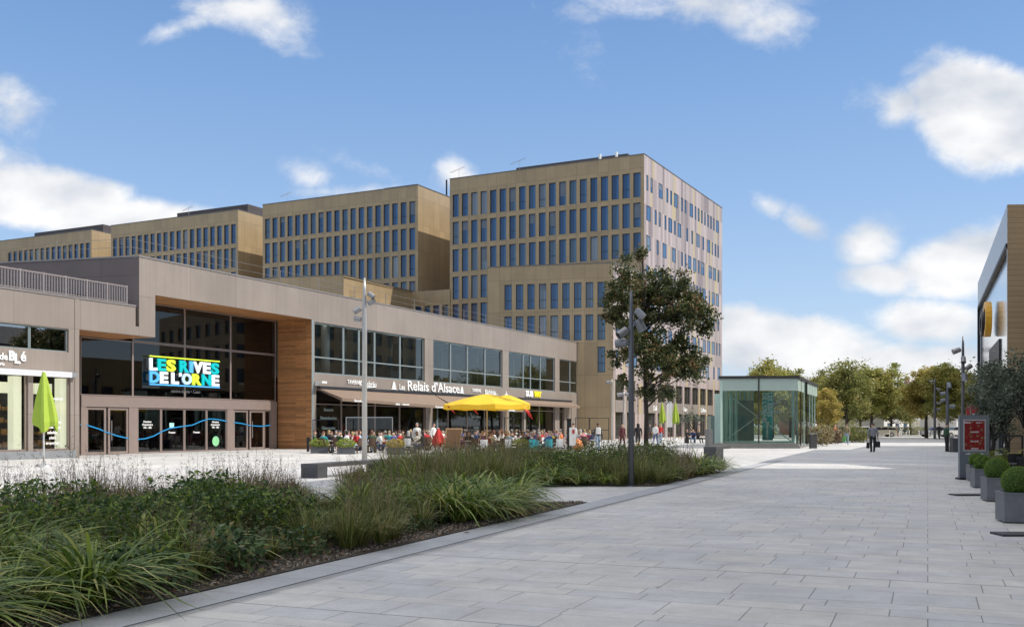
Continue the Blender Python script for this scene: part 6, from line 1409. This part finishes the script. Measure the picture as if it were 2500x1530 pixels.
# brown deck chair
dk = empty('deck_chair', at(1104, 54.5), rad(195), 'oversized wooden deck chair with a plain brown canvas sling', 'deck chair'); WD = mat('deck_wood', (.42, .27, .14), .6, 0, .15, 6); CV = mat('canvas_brown', (.20, .115, .06), .85, 0, .06, 3)
def dadd(nm, mb, m_): o = bpy.data.objects.new(nm, mb.mesh(nm, m_)); COL.objects.link(o); o.parent = dk
for x in (-.42, .42):
    mb = MB(); mb.bar((x, .55, 1.45), (x, -.55, .06), .06, .05); dadd('side_rail', mb, WD); mb = MB(); mb.bar((x * .9, .55, .05), (x * .9, -.75, .55), .05, .05); dadd('leg', mb, WD)
for y, zz in ((.55, 1.45), (-.72, .52), (.5, .08)): mb = MB(); mb.bar((-.45, y, zz), (.45, y, zz), .05, .05); dadd('crossbar', mb, WD)
mb = MB(); pts = [(.54, 1.42), (.30, .98), (.02, .62), (-.28, .42), (-.70, .52)]
for (y0, z0), (y1, z1) in zip(pts, pts[1:]): mb.box((0, (y0 + y1) / 2, (z0 + z1) / 2), (.76, math.hypot(y1 - y0, z1 - z0) * 1.02, .02), 0, (1, 0, 0), Vector((0, y1 - y0, z1 - z0)).normalized(), Vector((1, 0, 0)).cross(Vector((0, y1 - y0, z1 - z0)).normalized()))
dadd('sling', mb, CV)
# black totem, white menu stand, orange ball sign, low black barriers
mb = MB(); c = at(1389, 62); mb.box(c + Vector((0, 0, 1.0)), (.24, .2, 2.0)); mb.box(c + Vector((0, 0, 2.02)), (.3, .26, .05)); mb.box(c + Vector((0, 0, .03)), (.5, .4, .06)); tag(mb.build('totem', BLACKM), 'slim black totem post at the right end of the terrace', 'totem')
c = at(1398, 61.5); r = empty('menu_stand', c, 0, 'white menu board stand with a small red picture beside the black totem', 'menu board')
for nm, m_, q, sz in (('board', WHITE, (0, 0, .95), (.40, .05, 1.1)), ('picture', cm('red'), (.05, -.03, 1.25), (.14, .01, .25)), ('foot', STEEL, (0, 0, .03), (.5, .35, .05)), ('post', STEEL, (0, .02, .25), (.06, .04, .4))): mb = MB(); mb.box(q, sz); o = mb.build(nm, m_); o.parent = r
mb = MB(); mb.lathe([(.02, .0), (.25, .12), (.34, .4), (.25, .68), (.02, .8)], at(1410, 62), 14); tag(mb.build('orange_ball_sign', mat('orange', (.75, .25, .08), .6, 0, .05), None, True), 'round orange sign on the ground right of the white menu board', 'sign')
for (pa, pb, Y, lb, hgt) in ((1232, 1292, 72, 'thin black barrier frame behind the parasol pole', 2.2), (1405, 1438, 88, 'black barrier frame before the blank panel of the centre', 2.3), (1440, 1486, 92, 'black barrier frame against the lower gold block', 2.3), (764, 826, 63, 'thin black barrier frame by the wood wall corner', 2.0)):
    r = empty('barrier_frame', at((pa + pb) / 2, Y), 0, lb, 'barrier', 'black terrace barriers'); a, b = at(pa, Y), at(pb, Y)
    for q in (a, b): mb = MB(); mb.tube([q, q + Vector((0, 0, hgt))], .03, 6); mb.build('upright', BLACKM, r)
    for zz in (hgt - .03, hgt * .52): mb = MB(); mb.bar(a + Vector((0, 0, zz)), b + Vector((0, 0, zz)), .04, .05); mb.build('rail', BLACKM, r)
for (pa, pb, Y, z0, z1, lb) in ((845, 958, 66, .9, 2.15, 'grey framed wind screen behind the pale lamp post'),):
    r = empty('wind_screen', at((pa + pb) / 2, Y), 0, lb, 'screen'); a, b = at(pa, Y), at(pb, Y); m3 = a.lerp(b, .45)
    for q in (a, m3, b): mb = MB(); mb.tube([q, q + Vector((0, 0, z1))], .035, 6); mb.build('upright', STEEL, r)
    for zz in (z0, z1): mb = MB(); mb.bar(a + Vector((0, 0, zz)), b + Vector((0, 0, zz)), .05, .06); mb.build('rail', STEEL, r)
    mb = MB(); mb.quad(a + Vector((0, 0, .05)), b + Vector((0, 0, .05)), b + Vector((0, 0, z1)), a + Vector((0, 0, z1))); mb.build('pane', GL_SHOP, r)
mb = MB(); c = gp(752, 1102); mb.tube([c, c + Vector((0, 0, .9))], .09, 8); tag(mb.build('bollard', BLACKM), 'short black bollard before the wood clad wall', 'bollard')

# ------------------------------------------------------------------ lamp posts with round spotlights
POSTG = mat('post_grey', (.15, .155, .17), .45, .5, .05, 3); POSTL = mat('post_light', (.46, .455, .44), .4, .5, .04, 3); SPOT = mat('spot_grey', (.25, .255, .27), .4, .4, .04); LENS = mat('lens', (.05, .06, .07), .1, .2, 0)
def lamp(px, Y, H, r0, m, spots, lb, grp='spotlight posts on the plaza', foot=True):
    c = at(px, Y); r = empty('lamp_post', c, 0, lb, 'lamp post', grp)
    mb = MB(); mb.tube([(0, 0, 0), (0, 0, H * .72), (0, 0, H * .93), (0, 0, H)], [r0, r0 * .93, r0 * .6, r0 * .35], 14); o = mb.build('pole', m, None, True); o.parent = r
    mb = MB(); mb.lathe([(0, .03), (r0 * 1.7, .025), (r0 * 1.8, 0)], n=16); o = mb.build('base_plate', m, None); o.parent = r
    for (z, a, tilt, s) in spots:
        d = Vector((math.cos(a), math.sin(a), 0)); dn = (d * math.cos(tilt) + Vector((0, 0, -math.sin(tilt)))).normalized(); p0 = d * r0 + Vector((0, 0, z)); p1 = d * (r0 + s * .55) + Vector((0, 0, z)); 
        mb = MB(); mb.tube([p0, p1], s * .13, 6); mb.bar(p1 - d * s * .1, p1 + dn * s * .25, s * .5, s * .08); ar = mb.build('arm', SPOT, None); ar.parent = r
        q = p1 + dn * s * .15; mb = MB(); mb.tube([q - dn * s * .62, q - dn * s * .52, q + dn * s * .42, q + dn * s * .55], [s * .26, s * .38, s * .42, s * .44], 14); h = mb.build('spotlight', SPOT, None, False); h.parent = r
        mb = MB(); mb.tube([q + dn * s * .555, q + dn * s * .57], s * .36, 14); l = mb.build('lens', LENS, None); l.parent = h
    return r
lamp(1541, 27.2, 5.26, .078, POSTG, [(4.66, rad(-20), rad(50), .25), (4.36, rad(10), rad(62), .29), (4.14, rad(200), rad(35), .27), (3.85, rad(170), rad(5), .28)], 'dark grey lamp post with four round spotlights at the end of the grass bed')
lamp(890, 45.5, 8.25, .12, POSTL, [(7.5, rad(-10), rad(40), .28), (7.15, rad(10), rad(-25), .30), (6.82, rad(190), rad(30), .30), (6.4, rad(175), rad(-10), .28)], 'tall pale lamp post with spotlights standing before the restaurant awning')
lamp(2351, 72.6, 8.0, .13, POSTG, [(7.0, rad(178), rad(20), .48), (6.35, rad(250), rad(60), .42), (5.75, rad(5), rad(-35), .42), (5.1, rad(262), rad(80), .5)], 'tall pointed lamp post with spotlights rising behind the menu board')
lamp(2313, 63, 4.35, .10, POSTG, [(4.15, rad(270), rad(70), .28), (3.6, rad(180), rad(10), .28), (3.2, rad(185), rad(20), .26), (2.8, rad(5), rad(0), .28)], 'shorter spot lamp post beside the dark bin on the shaded paving')
lamp(2282, 120, 7.2, .15, POSTG, [(6.8, rad(180), rad(10), .38), (5.9, rad(0), rad(20), .38), (4.2, rad(5), rad(0), .38), (3.5, rad(5), rad(0), .38)], 'farthest spot lamp post, close to the silver car')
lamp(1494, 105, 6.4, .09, POSTL, [(6.1, rad(180), rad(10), .4)], 'thin pale pole against the corner of the lower gold block', 'thin pale poles by the tall block'); lamp(1523, 108, 5.2, .09, POSTL, [(4.9, rad(0), rad(10), .5), (4.9, rad(180), rad(10), .5)], 'thin pale pole with two small lamps right beside the dark lamp post', 'thin pale poles by the tall block')
# ------------------------------------------------------------------ benches, blocks, bins
BN = mat('bench_dark', (.05, .05, .055), .7, 0, .15, 4); BNT = mat('bench_top', (.06, .06, .063), .6, 0, .12, 3)
def bench(p, d, L, w, h, lb, legs=((0.0, .3),), grp='stone benches on the plaza'):
    d = Vector(d).normalized(); n = Vector((d.y, -d.x, 0)); r = empty('bench', p, 0, lb, 'bench', grp); c = Vector(p)
    mb = MB(); mb.box(c + d * L / 2 + Vector((0, 0, h - .06)), (L, w, .12), 0, d, n); mb.build('seat', BNT, r)
    for a, b in legs: mb = MB(); mb.box(c + d * (a + b) / 2 * L + Vector((0, 0, (h - .12) / 2)), ((b - a) * L, w * .98, h - .12), 0, d, n); mb.build('support', BN, r)
q = (gp(731, 1167) + gp(779, 1167)) / 2
bench(q, (.38, .925, 0), 4.6, .62, .45, 'long dark stone bench reaching behind the grasses left of the pale lamp post', ((0, .12), (.86, 1)))
bench(gp(1545, 1108), (1, .05, 0), 1.75, .5, .48, 'weathered bench with thin legs in front of the street tree', ((.02, .1), (.86, .96)))
bench(gp(1733, 1122) , (.5, .87, 0), 2.2, .62, .62, 'dark stone bench end half sunk in the tip of the grass bed', ((0, .5),))
bench(at(1672, 92), (1, 0, 0), 2.6, .6, .48, 'grey block bench with three people under the small dark tree', ((0, .12), (.8, 1)))
for i, (px, t_, h_) in enumerate(((1678, 'black', 'dark'), (1692, 'navy', 'brown'), (1704, 'black', 'blond'))): person(('sit', 'sit_talk', 'sit_lean')[i], at(px, 91.9), rad((20, -10, 30)[i]), t_, 'black' if i != 1 else 'jeans', h_, i == 2, label=('person in black sitting at the left end of the block bench', 'person in navy sitting in the middle of the block bench', 'fair haired person in black at the right end of the block bench')[i])
add_tree('small_tree', at(1695, 95), tree_parts(np.random.default_rng(5), [(0, 0, 2.4, 1.5, 1.2, .6), (.8, 0, 2.1, .8, .8, .4), (-.8, 0, 2.2, .8, .8, .4)], [(0, 0, 0), (.05, 0, .8), (0, 0, 1.6), (.1, 0, 2.4)], T_OLIVE, 30, 900, .12, .22, .08, 26, low=.7), BARKD, label='small sparse dark tree behind the people on the block bench', cat='tree')
for px, Y, w, h, m_, lb in ((1731, 84, .7, 1.9, mat('pillar_grey', (.36, .32, .29), .7, 0, .1), 'square pale stone pillar left of the glass kiosk'),):
    mb = MB(); c = at(px, Y); mb.box(c + Vector((0, 0, .5)), (.45, .45, 1.0)); mb.box(c + Vector((0, 0, 1.02)), (.5, .5, .05)); tag(mb.build('stone_pillar', m_), lb, 'pillar')
c = at(1745, 86); r = empty('tall_pot', c, 0, 'tall cream square pot with a spiky plant beside the stone pillar', 'pot'); mb = MB(); mb.prism([(-.35, -.35), (.35, -.35), (.35, .35), (-.35, .35)], 0, 1.25); mb.box((0, 0, 1.27), (.78, .78, .06)); o = mb.build('pot', mat('pot_cream', (.55, .48, .34), .6, 0, .05)); o.parent = r
rg = np.random.default_rng(3); pp_ = clump(rg, 'arch', 0, 0, .9, 1.2, .8); Q = np.concatenate([x[0] for x in pp_]); o = bpy.data.objects.new('plant', np_quads('plant', Q, T_OLIVE, np.concatenate([x[1] for x in pp_]))); COL.objects.link(o); o.parent = r
def bin_(p, w, h, m, lb):
    r = empty('litter_bin', p, 0, lb, 'bin', 'litter bins'); mb = MB(); mb.prism([(w / 2 * math.cos(a), w / 2 * math.sin(a)) for a in [math.pi / 4 + k * math.pi / 2 for k in range(4)]], 0, h * .86); o = mb.build('body', m); o.parent = r
    mb = MB(); mb.box((0, 0, h * .95), (w * .76, w * .76, h * .06)); mb.box((w * .3, 0, h * .89), (w * .06, w * .5, h * .07)); mb.box((-w * .3, 0, h * .89), (w * .06, w * .5, h * .07)); o = mb.build('lid', mat('bin_lid', (.3, .3, .3), .5, .2, .05)); o.parent = r
bin_(gp(1985, 1094), .62, 1.1, mat('bin_dark', (.08, .08, .08), .5, .3, .1), 'dark litter bin at the right corner of the glass kiosk')
bin_(gp(2333, 1103) , .75, 1.0, MATS['bin_dark'], 'dark square bin with leaves beside the short spot lamp post')
# small bistro tables under the tall block
for i, px in enumerate((1586, 1637, 1660)):
    c = at(px, 113); chair(c, rad(40 * i), WICK, ('dark chair by the first green parasol of the tall block', 'dark chair between the two closed lime parasols', 'dark chair right of the second closed lime parasol')[i], 'chairs below the tall block')
# ------------------------------------------------------------------ right-hand planters and menu board
BALLN = [(2463, 1277, .60, .49, .28, 'nearest box planter with a clipped box ball, cut by the picture edge'), (2417, 1224, .56, .49, .275, 'second box planter with a clipped box ball'), (2386, 1191, .52, .48, .23, 'third box planter with a looser green ball'), (2373, 1174.5, .5, .46, .22, 'fourth and farthest box planter, half behind the menu board')]
for i, (px, py, w, h, rb, lb) in enumerate(BALLN):
    c0_ = gp(px, py); c = c0_ + Vector((w / 2, w / 2 * .9, 0)); r = empty('box_planter', c, -rad(12), lb, 'planter', 'square planters with box balls')
    mb = MB(); t_ = .035
    mb.prism([(-w / 2, -w / 2), (w / 2, -w / 2), (w / 2, w / 2), (-w / 2, w / 2)], .02, h, 0, False)
    mb.box((0, -w / 2 + t_ / 2, h + .012), (w + .02, t_ + .02, .025)); mb.box((0, w / 2 - t_ / 2, h + .012), (w + .02, t_ + .02, .025)); mb.box((-w / 2 + t_ / 2, 0, h + .012), (t_ + .02, w - 2 * t_ - .02, .025)); mb.box((w / 2 - t_ / 2, 0, h + .012), (t_ + .02, w - 2 * t_ - .02, .025))
    mb.quad((-w / 2, -w / 2, h - .05), (w / 2, -w / 2, h - .05), (w / 2, w / 2, h - .05), (-w / 2, w / 2, h - .05))
    o = mb.build('box', mat('planter_zinc', (.17, .175, .19), .5, .3, .15, 5)); o.parent = r
    rg = np.random.default_rng(90 + i); n = 9000 if i < 2 else 4500; d = rg.normal(size=(n, 3)); d /= np.linalg.norm(d, axis=1)[:, None]
    rr_ = rb * (1 + (.02 if i < 2 else .10) * np.sin(d[:, 0] * 9) * np.cos(d[:, 2] * 8))[:, None]; cc_ = d * rr_ * (1 - np.abs(rg.normal(size=(n, 1))) * .035) * np.array([1, 1, .93]) + np.array([0, 0, h + rb * .72])
    Q, rv = leaves(rg, cc_, rg.uniform(.010, .022, n) * (1 if i < 2 else 1.6), rg.uniform(.007, .013, n) * (1 if i < 2 else 1.6), up=.1); o = bpy.data.objects.new('box_ball', np_quads('box_ball', Q, T_BOX, rv)); COL.objects.link(o); o.parent = r
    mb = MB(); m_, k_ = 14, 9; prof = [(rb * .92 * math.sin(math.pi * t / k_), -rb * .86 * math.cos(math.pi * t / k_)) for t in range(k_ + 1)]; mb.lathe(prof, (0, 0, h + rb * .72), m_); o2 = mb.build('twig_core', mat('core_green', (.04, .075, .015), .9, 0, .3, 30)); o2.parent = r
c = gp(2430, 1188) + Vector((.5, .2, 0)); r = empty('palm_pot', c, 0, 'yellow-green arching palm in a dark pot behind the box balls', 'potted plant'); mb = MB(); mb.lathe([(.18, 0), (.26, .4), (.24, .4), (0, .36)], n=14); o = mb.build('pot', MATS['pot_dark']); o.parent = r
rg = np.random.default_rng(12); parts = [];
for f in range(16):
    a = rg.uniform(0, 6.28); L = rg.uniform(.8, 1.15); n = 46; t = np.linspace(.15, 1, n); ln = rg.uniform(.25, .8); cx = L * t * math.sin(ln) + .25 * t ** 2; cz = .38 + L * t * math.cos(ln) - .45 * t ** 2.2
    b = np.stack([cx * math.cos(a), cx * math.sin(a), cz], 1); Q, rv = blades(rg, b, .30 * np.sin(np.pi * (t * .85 + .1)) + .05, np.full(n, .014), rg.uniform(.9, 1.3, n), rg.uniform(.1, .5, n), 2, az=a + np.where(np.arange(n) % 2, 1.0, -1.0)); parts.append((Q, rv))
    Q, rv = blades(rg, np.array([[0, 0, .38]]), np.array([L]), np.array([.02]), np.array([ln]), np.array([.45]), 6, az=np.array([a])); parts.append((Q, rv))
o = bpy.data.objects.new('fronds', np_quads('fronds', np.concatenate([x[0] for x in parts]), leaf_mat('palm_leaves', [(0, (.10, .14, .015)), (.5, (.22, .27, .03)), (1, (.40, .40, .06))]), np.concatenate([x[1] for x in parts]))); COL.objects.link(o); o.parent = r
# menu board
mc = gp(2377, 1170); mr_ = empty('menu_board', mc, rad(-6), 'grey upright menu board with a red dish poster and white lines drawing', 'menu board'); w, h = .86, 1.95; MG = mat('board_grey', (.20, .22, .25), .4, .3, .05, 3)
def madd(nm, mb, m_): o = mb.build(nm, m_); o.parent = mr_; return o
mb = MB(); mb.box((0, 0, .03), (w + .08, .42, .06)); madd('foot', mb, BLACKM); mb = MB(); mb.box((0, 0, .06 + (h - .06) / 2), (w, .14, h - .06)); madd('panel', mb, MG)
mb = MB(); mb.box((0, -.075, 1.34), (w * .76, .012, .96)); pf = madd('poster_frame', mb, mat('frame_pale', (.5, .51, .54), .4, .3, 0))
PM, nt2, b2 = nmat('menu_poster'); tcn = nd(nt2, 'ShaderNodeTexCoord'); vo = nd(nt2, 'ShaderNodeTexVoronoi'); setv(vo, {'Scale': 9.0}); lk(nt2, tcn.outputs['Object'], vo.inputs['Vector'])
rp = nd(nt2, 'ShaderNodeValToRGB'); lk(nt2, vo.outputs['Distance'], rp.inputs[0]); rp.color_ramp.elements[0].color = (.50, .36, .22, 1); rp.color_ramp.elements[1].color = (.22, .012, .015, 1); rp.color_ramp.elements[1].position = .55; q_ = rp.color_ramp.elements.new(.3); q_.color = (.12, .06, .03, 1); q_ = rp.color_ramp.elements.new(.42); q_.color = (.30, .02, .02, 1)
lk(nt2, rp.outputs[0], b2.inputs['Base Color']); b2.inputs['Roughness'].default_value = .25
mb = MB(); mb.quad((-w * .34, -.083, .90), (w * .34, -.083, .90), (w * .34, -.083, 1.78), (-w * .34, -.083, 1.78)); madd('menu_poster', mb, PM)
for (x, zz, t, sz) in ((-.2, 1.70, 'MENU', .07), (.12, 1.70, '12,50 €', .055), (0, 1.42, 'BURGERS', .06), (0, 1.14, 'SALADES', .06), (0, .92, 'DESSERTS', .05)):
    me = text_mesh(t, sz, extrude=.001, offset=.001); me.materials.append(WHITE_L); o = put('lettering', me, None, (x, -.09, zz)); o.parent = mr_
me = text_mesh('café · brasserie', .085, extrude=.002, offset=.001); me.materials.append(WHITE_L); o = put('lettering', me, None, (0, -.078, .76)); o.parent = mr_
mb = MB(); 
for pts in ([(-.18, .62), (-.10, .56), (-.16, .50), (-.04, .46), (-.10, .40), (-.02, .33)], [(-.05, .60), (.03, .55), (.0, .48)]):
    mb.tube([(x, -.078, zz) for x, zz in pts], .008, 5)
mb.tube([(.02 + .09 * math.cos(t * math.pi / 6), -.078, .27 + .09 * math.sin(t * math.pi / 6)) for t in range(13)], .008, 5); madd('line_drawing', mb, WHITE_L)
# low dark plates on the paving
PLT = mat('base_plate_dark', (.045, .045, .048), .6, .2, .1)
for i, (px, py, w_, d_, lb) in enumerate(((2372, 1210, .72, .42, 'flat dark parasol base plate beside the second box planter'), (2494, 1309, .55, .42, 'flat dark base plate at the picture edge below the nearest planter'))):
    mb = MB(); c = gp(px, py); mb.box(c + Vector((0, .2, .016)), (w_, d_, .032)); tag(mb.build('base_plate', PLT), lb, 'base plate', 'flat base plates')
# terrace furniture of the right-hand restaurant
for i, (px, Y, rz, lb) in enumerate(((2478, 23.2, 200, 'black chair between the palm and the picture edge'), (2500, 25.0, 160, 'black chair beside the dark table under the olive tree'), (2468, 27.5, 180, 'black chair behind the palm fronds'))): chair(at(px, Y), rad(rz), BLACKM, lb, 'black chairs behind the box balls')
table(at(2498, 24.0), BLACKM, 'dark round table at the picture edge behind the nearest box ball')
for i, (px, Y, lb) in enumerate(((2430, 36, 'black glazed terrace screen at the mirrored building foot'), (2462, 30, 'black terrace screen behind the palm'))):
    r = empty('terrace_screen', at(px, Y), 0, lb, 'screen', 'black terrace screens'); a, b = at(px - 14, Y), at(px + 34, Y - .2)
    for q in (a, b): mb = MB(); mb.tube([q, q + Vector((0, 0, 1.35))], .03, 6); mb.build('upright', BLACKM, r)
    for zz in (1.33, .1, .75): mb = MB(); mb.bar(a + Vector((0, 0, zz)), b + Vector((0, 0, zz)), .04, .05); mb.build('rail', BLACKM, r)
r = empty('red_banner', at(2375, 45), 0, 'red flag banner with a pale disc above the menu board', 'banner'); mb = MB(); mb.box(at(2375, 45) + Vector((0, 0, 1.85)), (.55, .03, 1.3)); mb.build('cloth', mat('banner_red', (.42, .02, .03), .6, 0, .05), r); mb = MB(); c = at(2375, 44.95) + Vector((0, 0, 2.0)); mb.face([c + Vector((.17 * math.cos(t * .5236), -.02, .17 * math.sin(t * .5236))) for t in range(12)]); mb.build('disc', WHITE, r); mb = MB(); mb.tube([at(2369, 45), at(2369, 45) + Vector((0, 0, 2.5))], .025, 6); mb.build('pole', STEEL, r)
# ------------------------------------------------------------------ street: cars, posts, houses
def car(loc, rz, m, lb, kind='estate'):
    r = empty('parked_car', loc, rz, lb, 'car', 'cars parked along the far street')
    L, Wd = 4.3, 1.72; low_ = [(-2.12, .34), (-2.15, .62), (-2.05, .84), (-1.15, .95), (1.55, .98), (2.08, .92), (2.15, .6), (2.12, .34)]
    def loft(nm, prof, m_, wf, inset=0):
        mb = MB(); n = len(prof); A_ = [Vector((x, -wf(z_), z_)) for x, z_ in prof]; B_ = [Vector((x, wf(z_), z_)) for x, z_ in prof]
        mb.face(A_[::-1]); mb.face(B_)
        for i in range(n): mb.quad(A_[i], A_[(i + 1) % n], B_[(i + 1) % n], B_[i])
        o = mb.build(nm, m_); o.parent = r; return o
    body = loft('body', low_, m, lambda z_: Wd / 2 - (.04 if z_ > .8 else 0) - (.05 if z_ < .4 else 0))
    bv = body.modifiers.new('bevel', 'BEVEL'); bv.width = .05; bv.segments = 2
    top = [(-1.1, .94), (-.35, 1.40), (.9, 1.46), (1.75, 1.36), (2.02, .96)] if kind == 'estate' else [(-1.1, .94), (-.3, 1.36), (.7, 1.40), (1.35, 1.22), (1.75, .96)]
    loft('windows', [(x, z_) for x, z_ in top], mat('car_glass', (.012, .014, .016), .25, 0, 0), lambda z_: Wd / 2 - .06 - (z_ - .94) * .28)
    rf = [(top[1][0] - .04, top[1][1] - .01), (top[1][0] + .06, top[1][1] + .035), (top[2][0], top[2][1] + .03), (top[3][0] + .04, top[3][1] + .02), (top[3][0], top[3][1] - .12), (top[2][0], top[2][1] - .12), (top[1][0] + .12, top[1][1] - .08)]
    loft('roof', rf, m, lambda z_: Wd / 2 - .12)
    for x in (-.1, .85): mb = MB(); mb.box((x, -(Wd / 2 - .115), 1.16), (.06, .05, .42)); mb.box((x, (Wd / 2 - .115), 1.16), (.06, .05, .42)); o = mb.build('door_pillar', m); o.parent = r
    for x in (-1.35, 1.35):
        for y in (-1, 1):
            mb = MB(); mb.tube([(x, y * (Wd / 2 - .2), .32), (x, y * (Wd / 2 + .01), .32)], .32, 18); wv = mb.build('wheel', mat('tyre', (.02, .02, .02), .8, 0, 0)); wv.parent = r
            mb = MB(); mb.tube([(x, y * (Wd / 2 + .012), .32), (x, y * (Wd / 2 + .03), .32)], .2, 14); o = mb.build('rim', STEEL); o.parent = wv
    for y in (-.62, .62):
        mb = MB(); mb.box((-2.1, y, .72), (.08, .34, .14)); o = mb.build('headlight', mat('headlight', (.7, .72, .75), .1, 0, 0)); o.parent = r
        mb = MB(); mb.box((2.1, y * 1.1, .8), (.06, .22, .22)); o = mb.build('tail_light', mat('tail_light', (.5, .01, .01), .2, 0, 0)); o.parent = r
CS = mat('car_silver', (.42, .43, .44), .25, .6, 0, coat=.5); CW = mat('car_white', (.72, .72, .72), .25, 0, 0, coat=.5); CG = mat('car_beige', (.50, .47, .40), .25, .4, 0, coat=.5); CB = mat('car_dark', (.04, .05, .06), .25, .3, 0, coat=.5)
YC = 141.5
car(at(2102, YC), rad(4), CW, 'white estate car parked behind the olive shrubs'); car(at(2148, YC - .5), rad(2), CG, 'beige estate car with red tail lights, next to the white one'); car(at(2284, YC), 0, CS, 'silver saloon car beyond the white posts', 'saloon'); car(at(2335, YC - 4), rad(10), CW, 'white car half hidden by the lamp posts and menu board'); car(at(2352, YC + 6), rad(2), CB, 'dark car behind the white one near the menu board'); car(at(2040, YC + 2), rad(3), CS, 'silver car almost hidden by the bushes past the kiosk', 'saloon')
pm_ = MB(); pm_.tube([(0, 0, 0), (0, 0, .88), (0, 0, .95)], [.05, .05, .02], 8); PST = pm_.mesh('street_post', WHITE, True)
for i in range(8):
    px = 2172 + i * 24; o = put('street_post', PST, None, at(px, 137.6)); tag(o, f'white bollard along the street, {ordn(i)} counting from the beige car', 'bollard', 'white bollards along the street')
def house(pa, pb, Y, eave, ridge, wallc, lb, wins, roofc=(.16, .13, .12)):
    a, b = at(pa, Y), at(pb, Y); w = (b.x - a.x) / .87; pl = Plane(a, (.87, .493)); b = pl.p(w, 0); r = empty('house', pl.p(w / 2, 0, -4), 0, lb, 'house', 'houses behind the plane trees')
    ops = [(w * u_ - .5, w * u_ + .5, z_, z_ + hh_) for u_, z_, hh_ in wins]
    mb = MB(); pl.skin(mb, 0, w, 0, eave, ops, reveal=.2); Plane(b, -pl.N).skin(mb, 0, 9, 0, eave); Plane(pl.p(0, 0, -9), pl.N).skin(mb, 0, 9, 0, eave); mb.build('wall', mat('render_' + lb[:5], wallc, .8, 0, .05, .5), r)
    mb = MB(); e0, e1, e2, e3 = pl.p(-.4, eave, .4), pl.p(w + .4, eave, .4), pl.p(w + .4, eave, -9.4), pl.p(-.4, eave, -9.4); r0, r1 = pl.p(2, ridge, -4.5), pl.p(w - 2, ridge, -4.5)
    mb.quad(e0, e1, r1, r0); mb.quad(e2, e3, r0, r1); mb.face([e1, e2, r1]); mb.face([e3, e0, r0]); mb.build('roof', mat('slate', roofc, .7, 0, .1, 1), r)
    mb = MB(); mb.box(pl.p(w * .3, ridge, -4.5) , (.7, .7, 1.6)); mb.build('chimney', mat('chimney', (.35, .2, .14), .8, 0, .1), r)
    for o_ in ops: window(pl, *o_, r, reveal=.18, transom=.5, fm=WHITE)
    return r
house(2158, 2242, 172, 5.0, 8.4, (.86, .83, .77), 'white house with dark windows seen under the plane tree crowns', [(x_, 2.9, 1.5) for x_ in (.12, .31, .5, .69, .88)] + [(x_, .4, 1.6) for x_ in (.2, .5, .8)])
house(2096, 2150, 178, 5.2, 8.6, (.80, .75, .68), 'pale house beyond the parked white car', [(x_, 2.9, 1.4) for x_ in (.2, .5, .8)])
house(1998, 2052, 168, 3.6, 7.4, (.42, .22, .15), 'brick red house with a pale roof behind the yellow tree', [(x_, 1.1, 1.3) for x_ in (.25, .7)], (.40, .34, .32))
house(2246, 2330, 180, 6.4, 9.6, (.80, .76, .68), 'cream house behind the golden plane tree', [(x_, 3.2, 1.5) for x_ in (.15, .4, .65, .9)])
house(2335, 2420, 176, 7.5, 11, (.74, .70, .66), 'grey-cream house past the tall lamp post', [(x_, 3.6, 1.5) for x_ in (.15, .4, .65, .9)])
mb = MB(); c = at(2180, 166); mb.box(c + Vector((2.4, 1.5, 2.75)), (7.5, .2, .45), 0, (.87, .493, 0), (-.493, .87, 0)); tag(mb.build('canopy_band', WHITE), 'long white canopy band across the front of the white house', 'canopy')
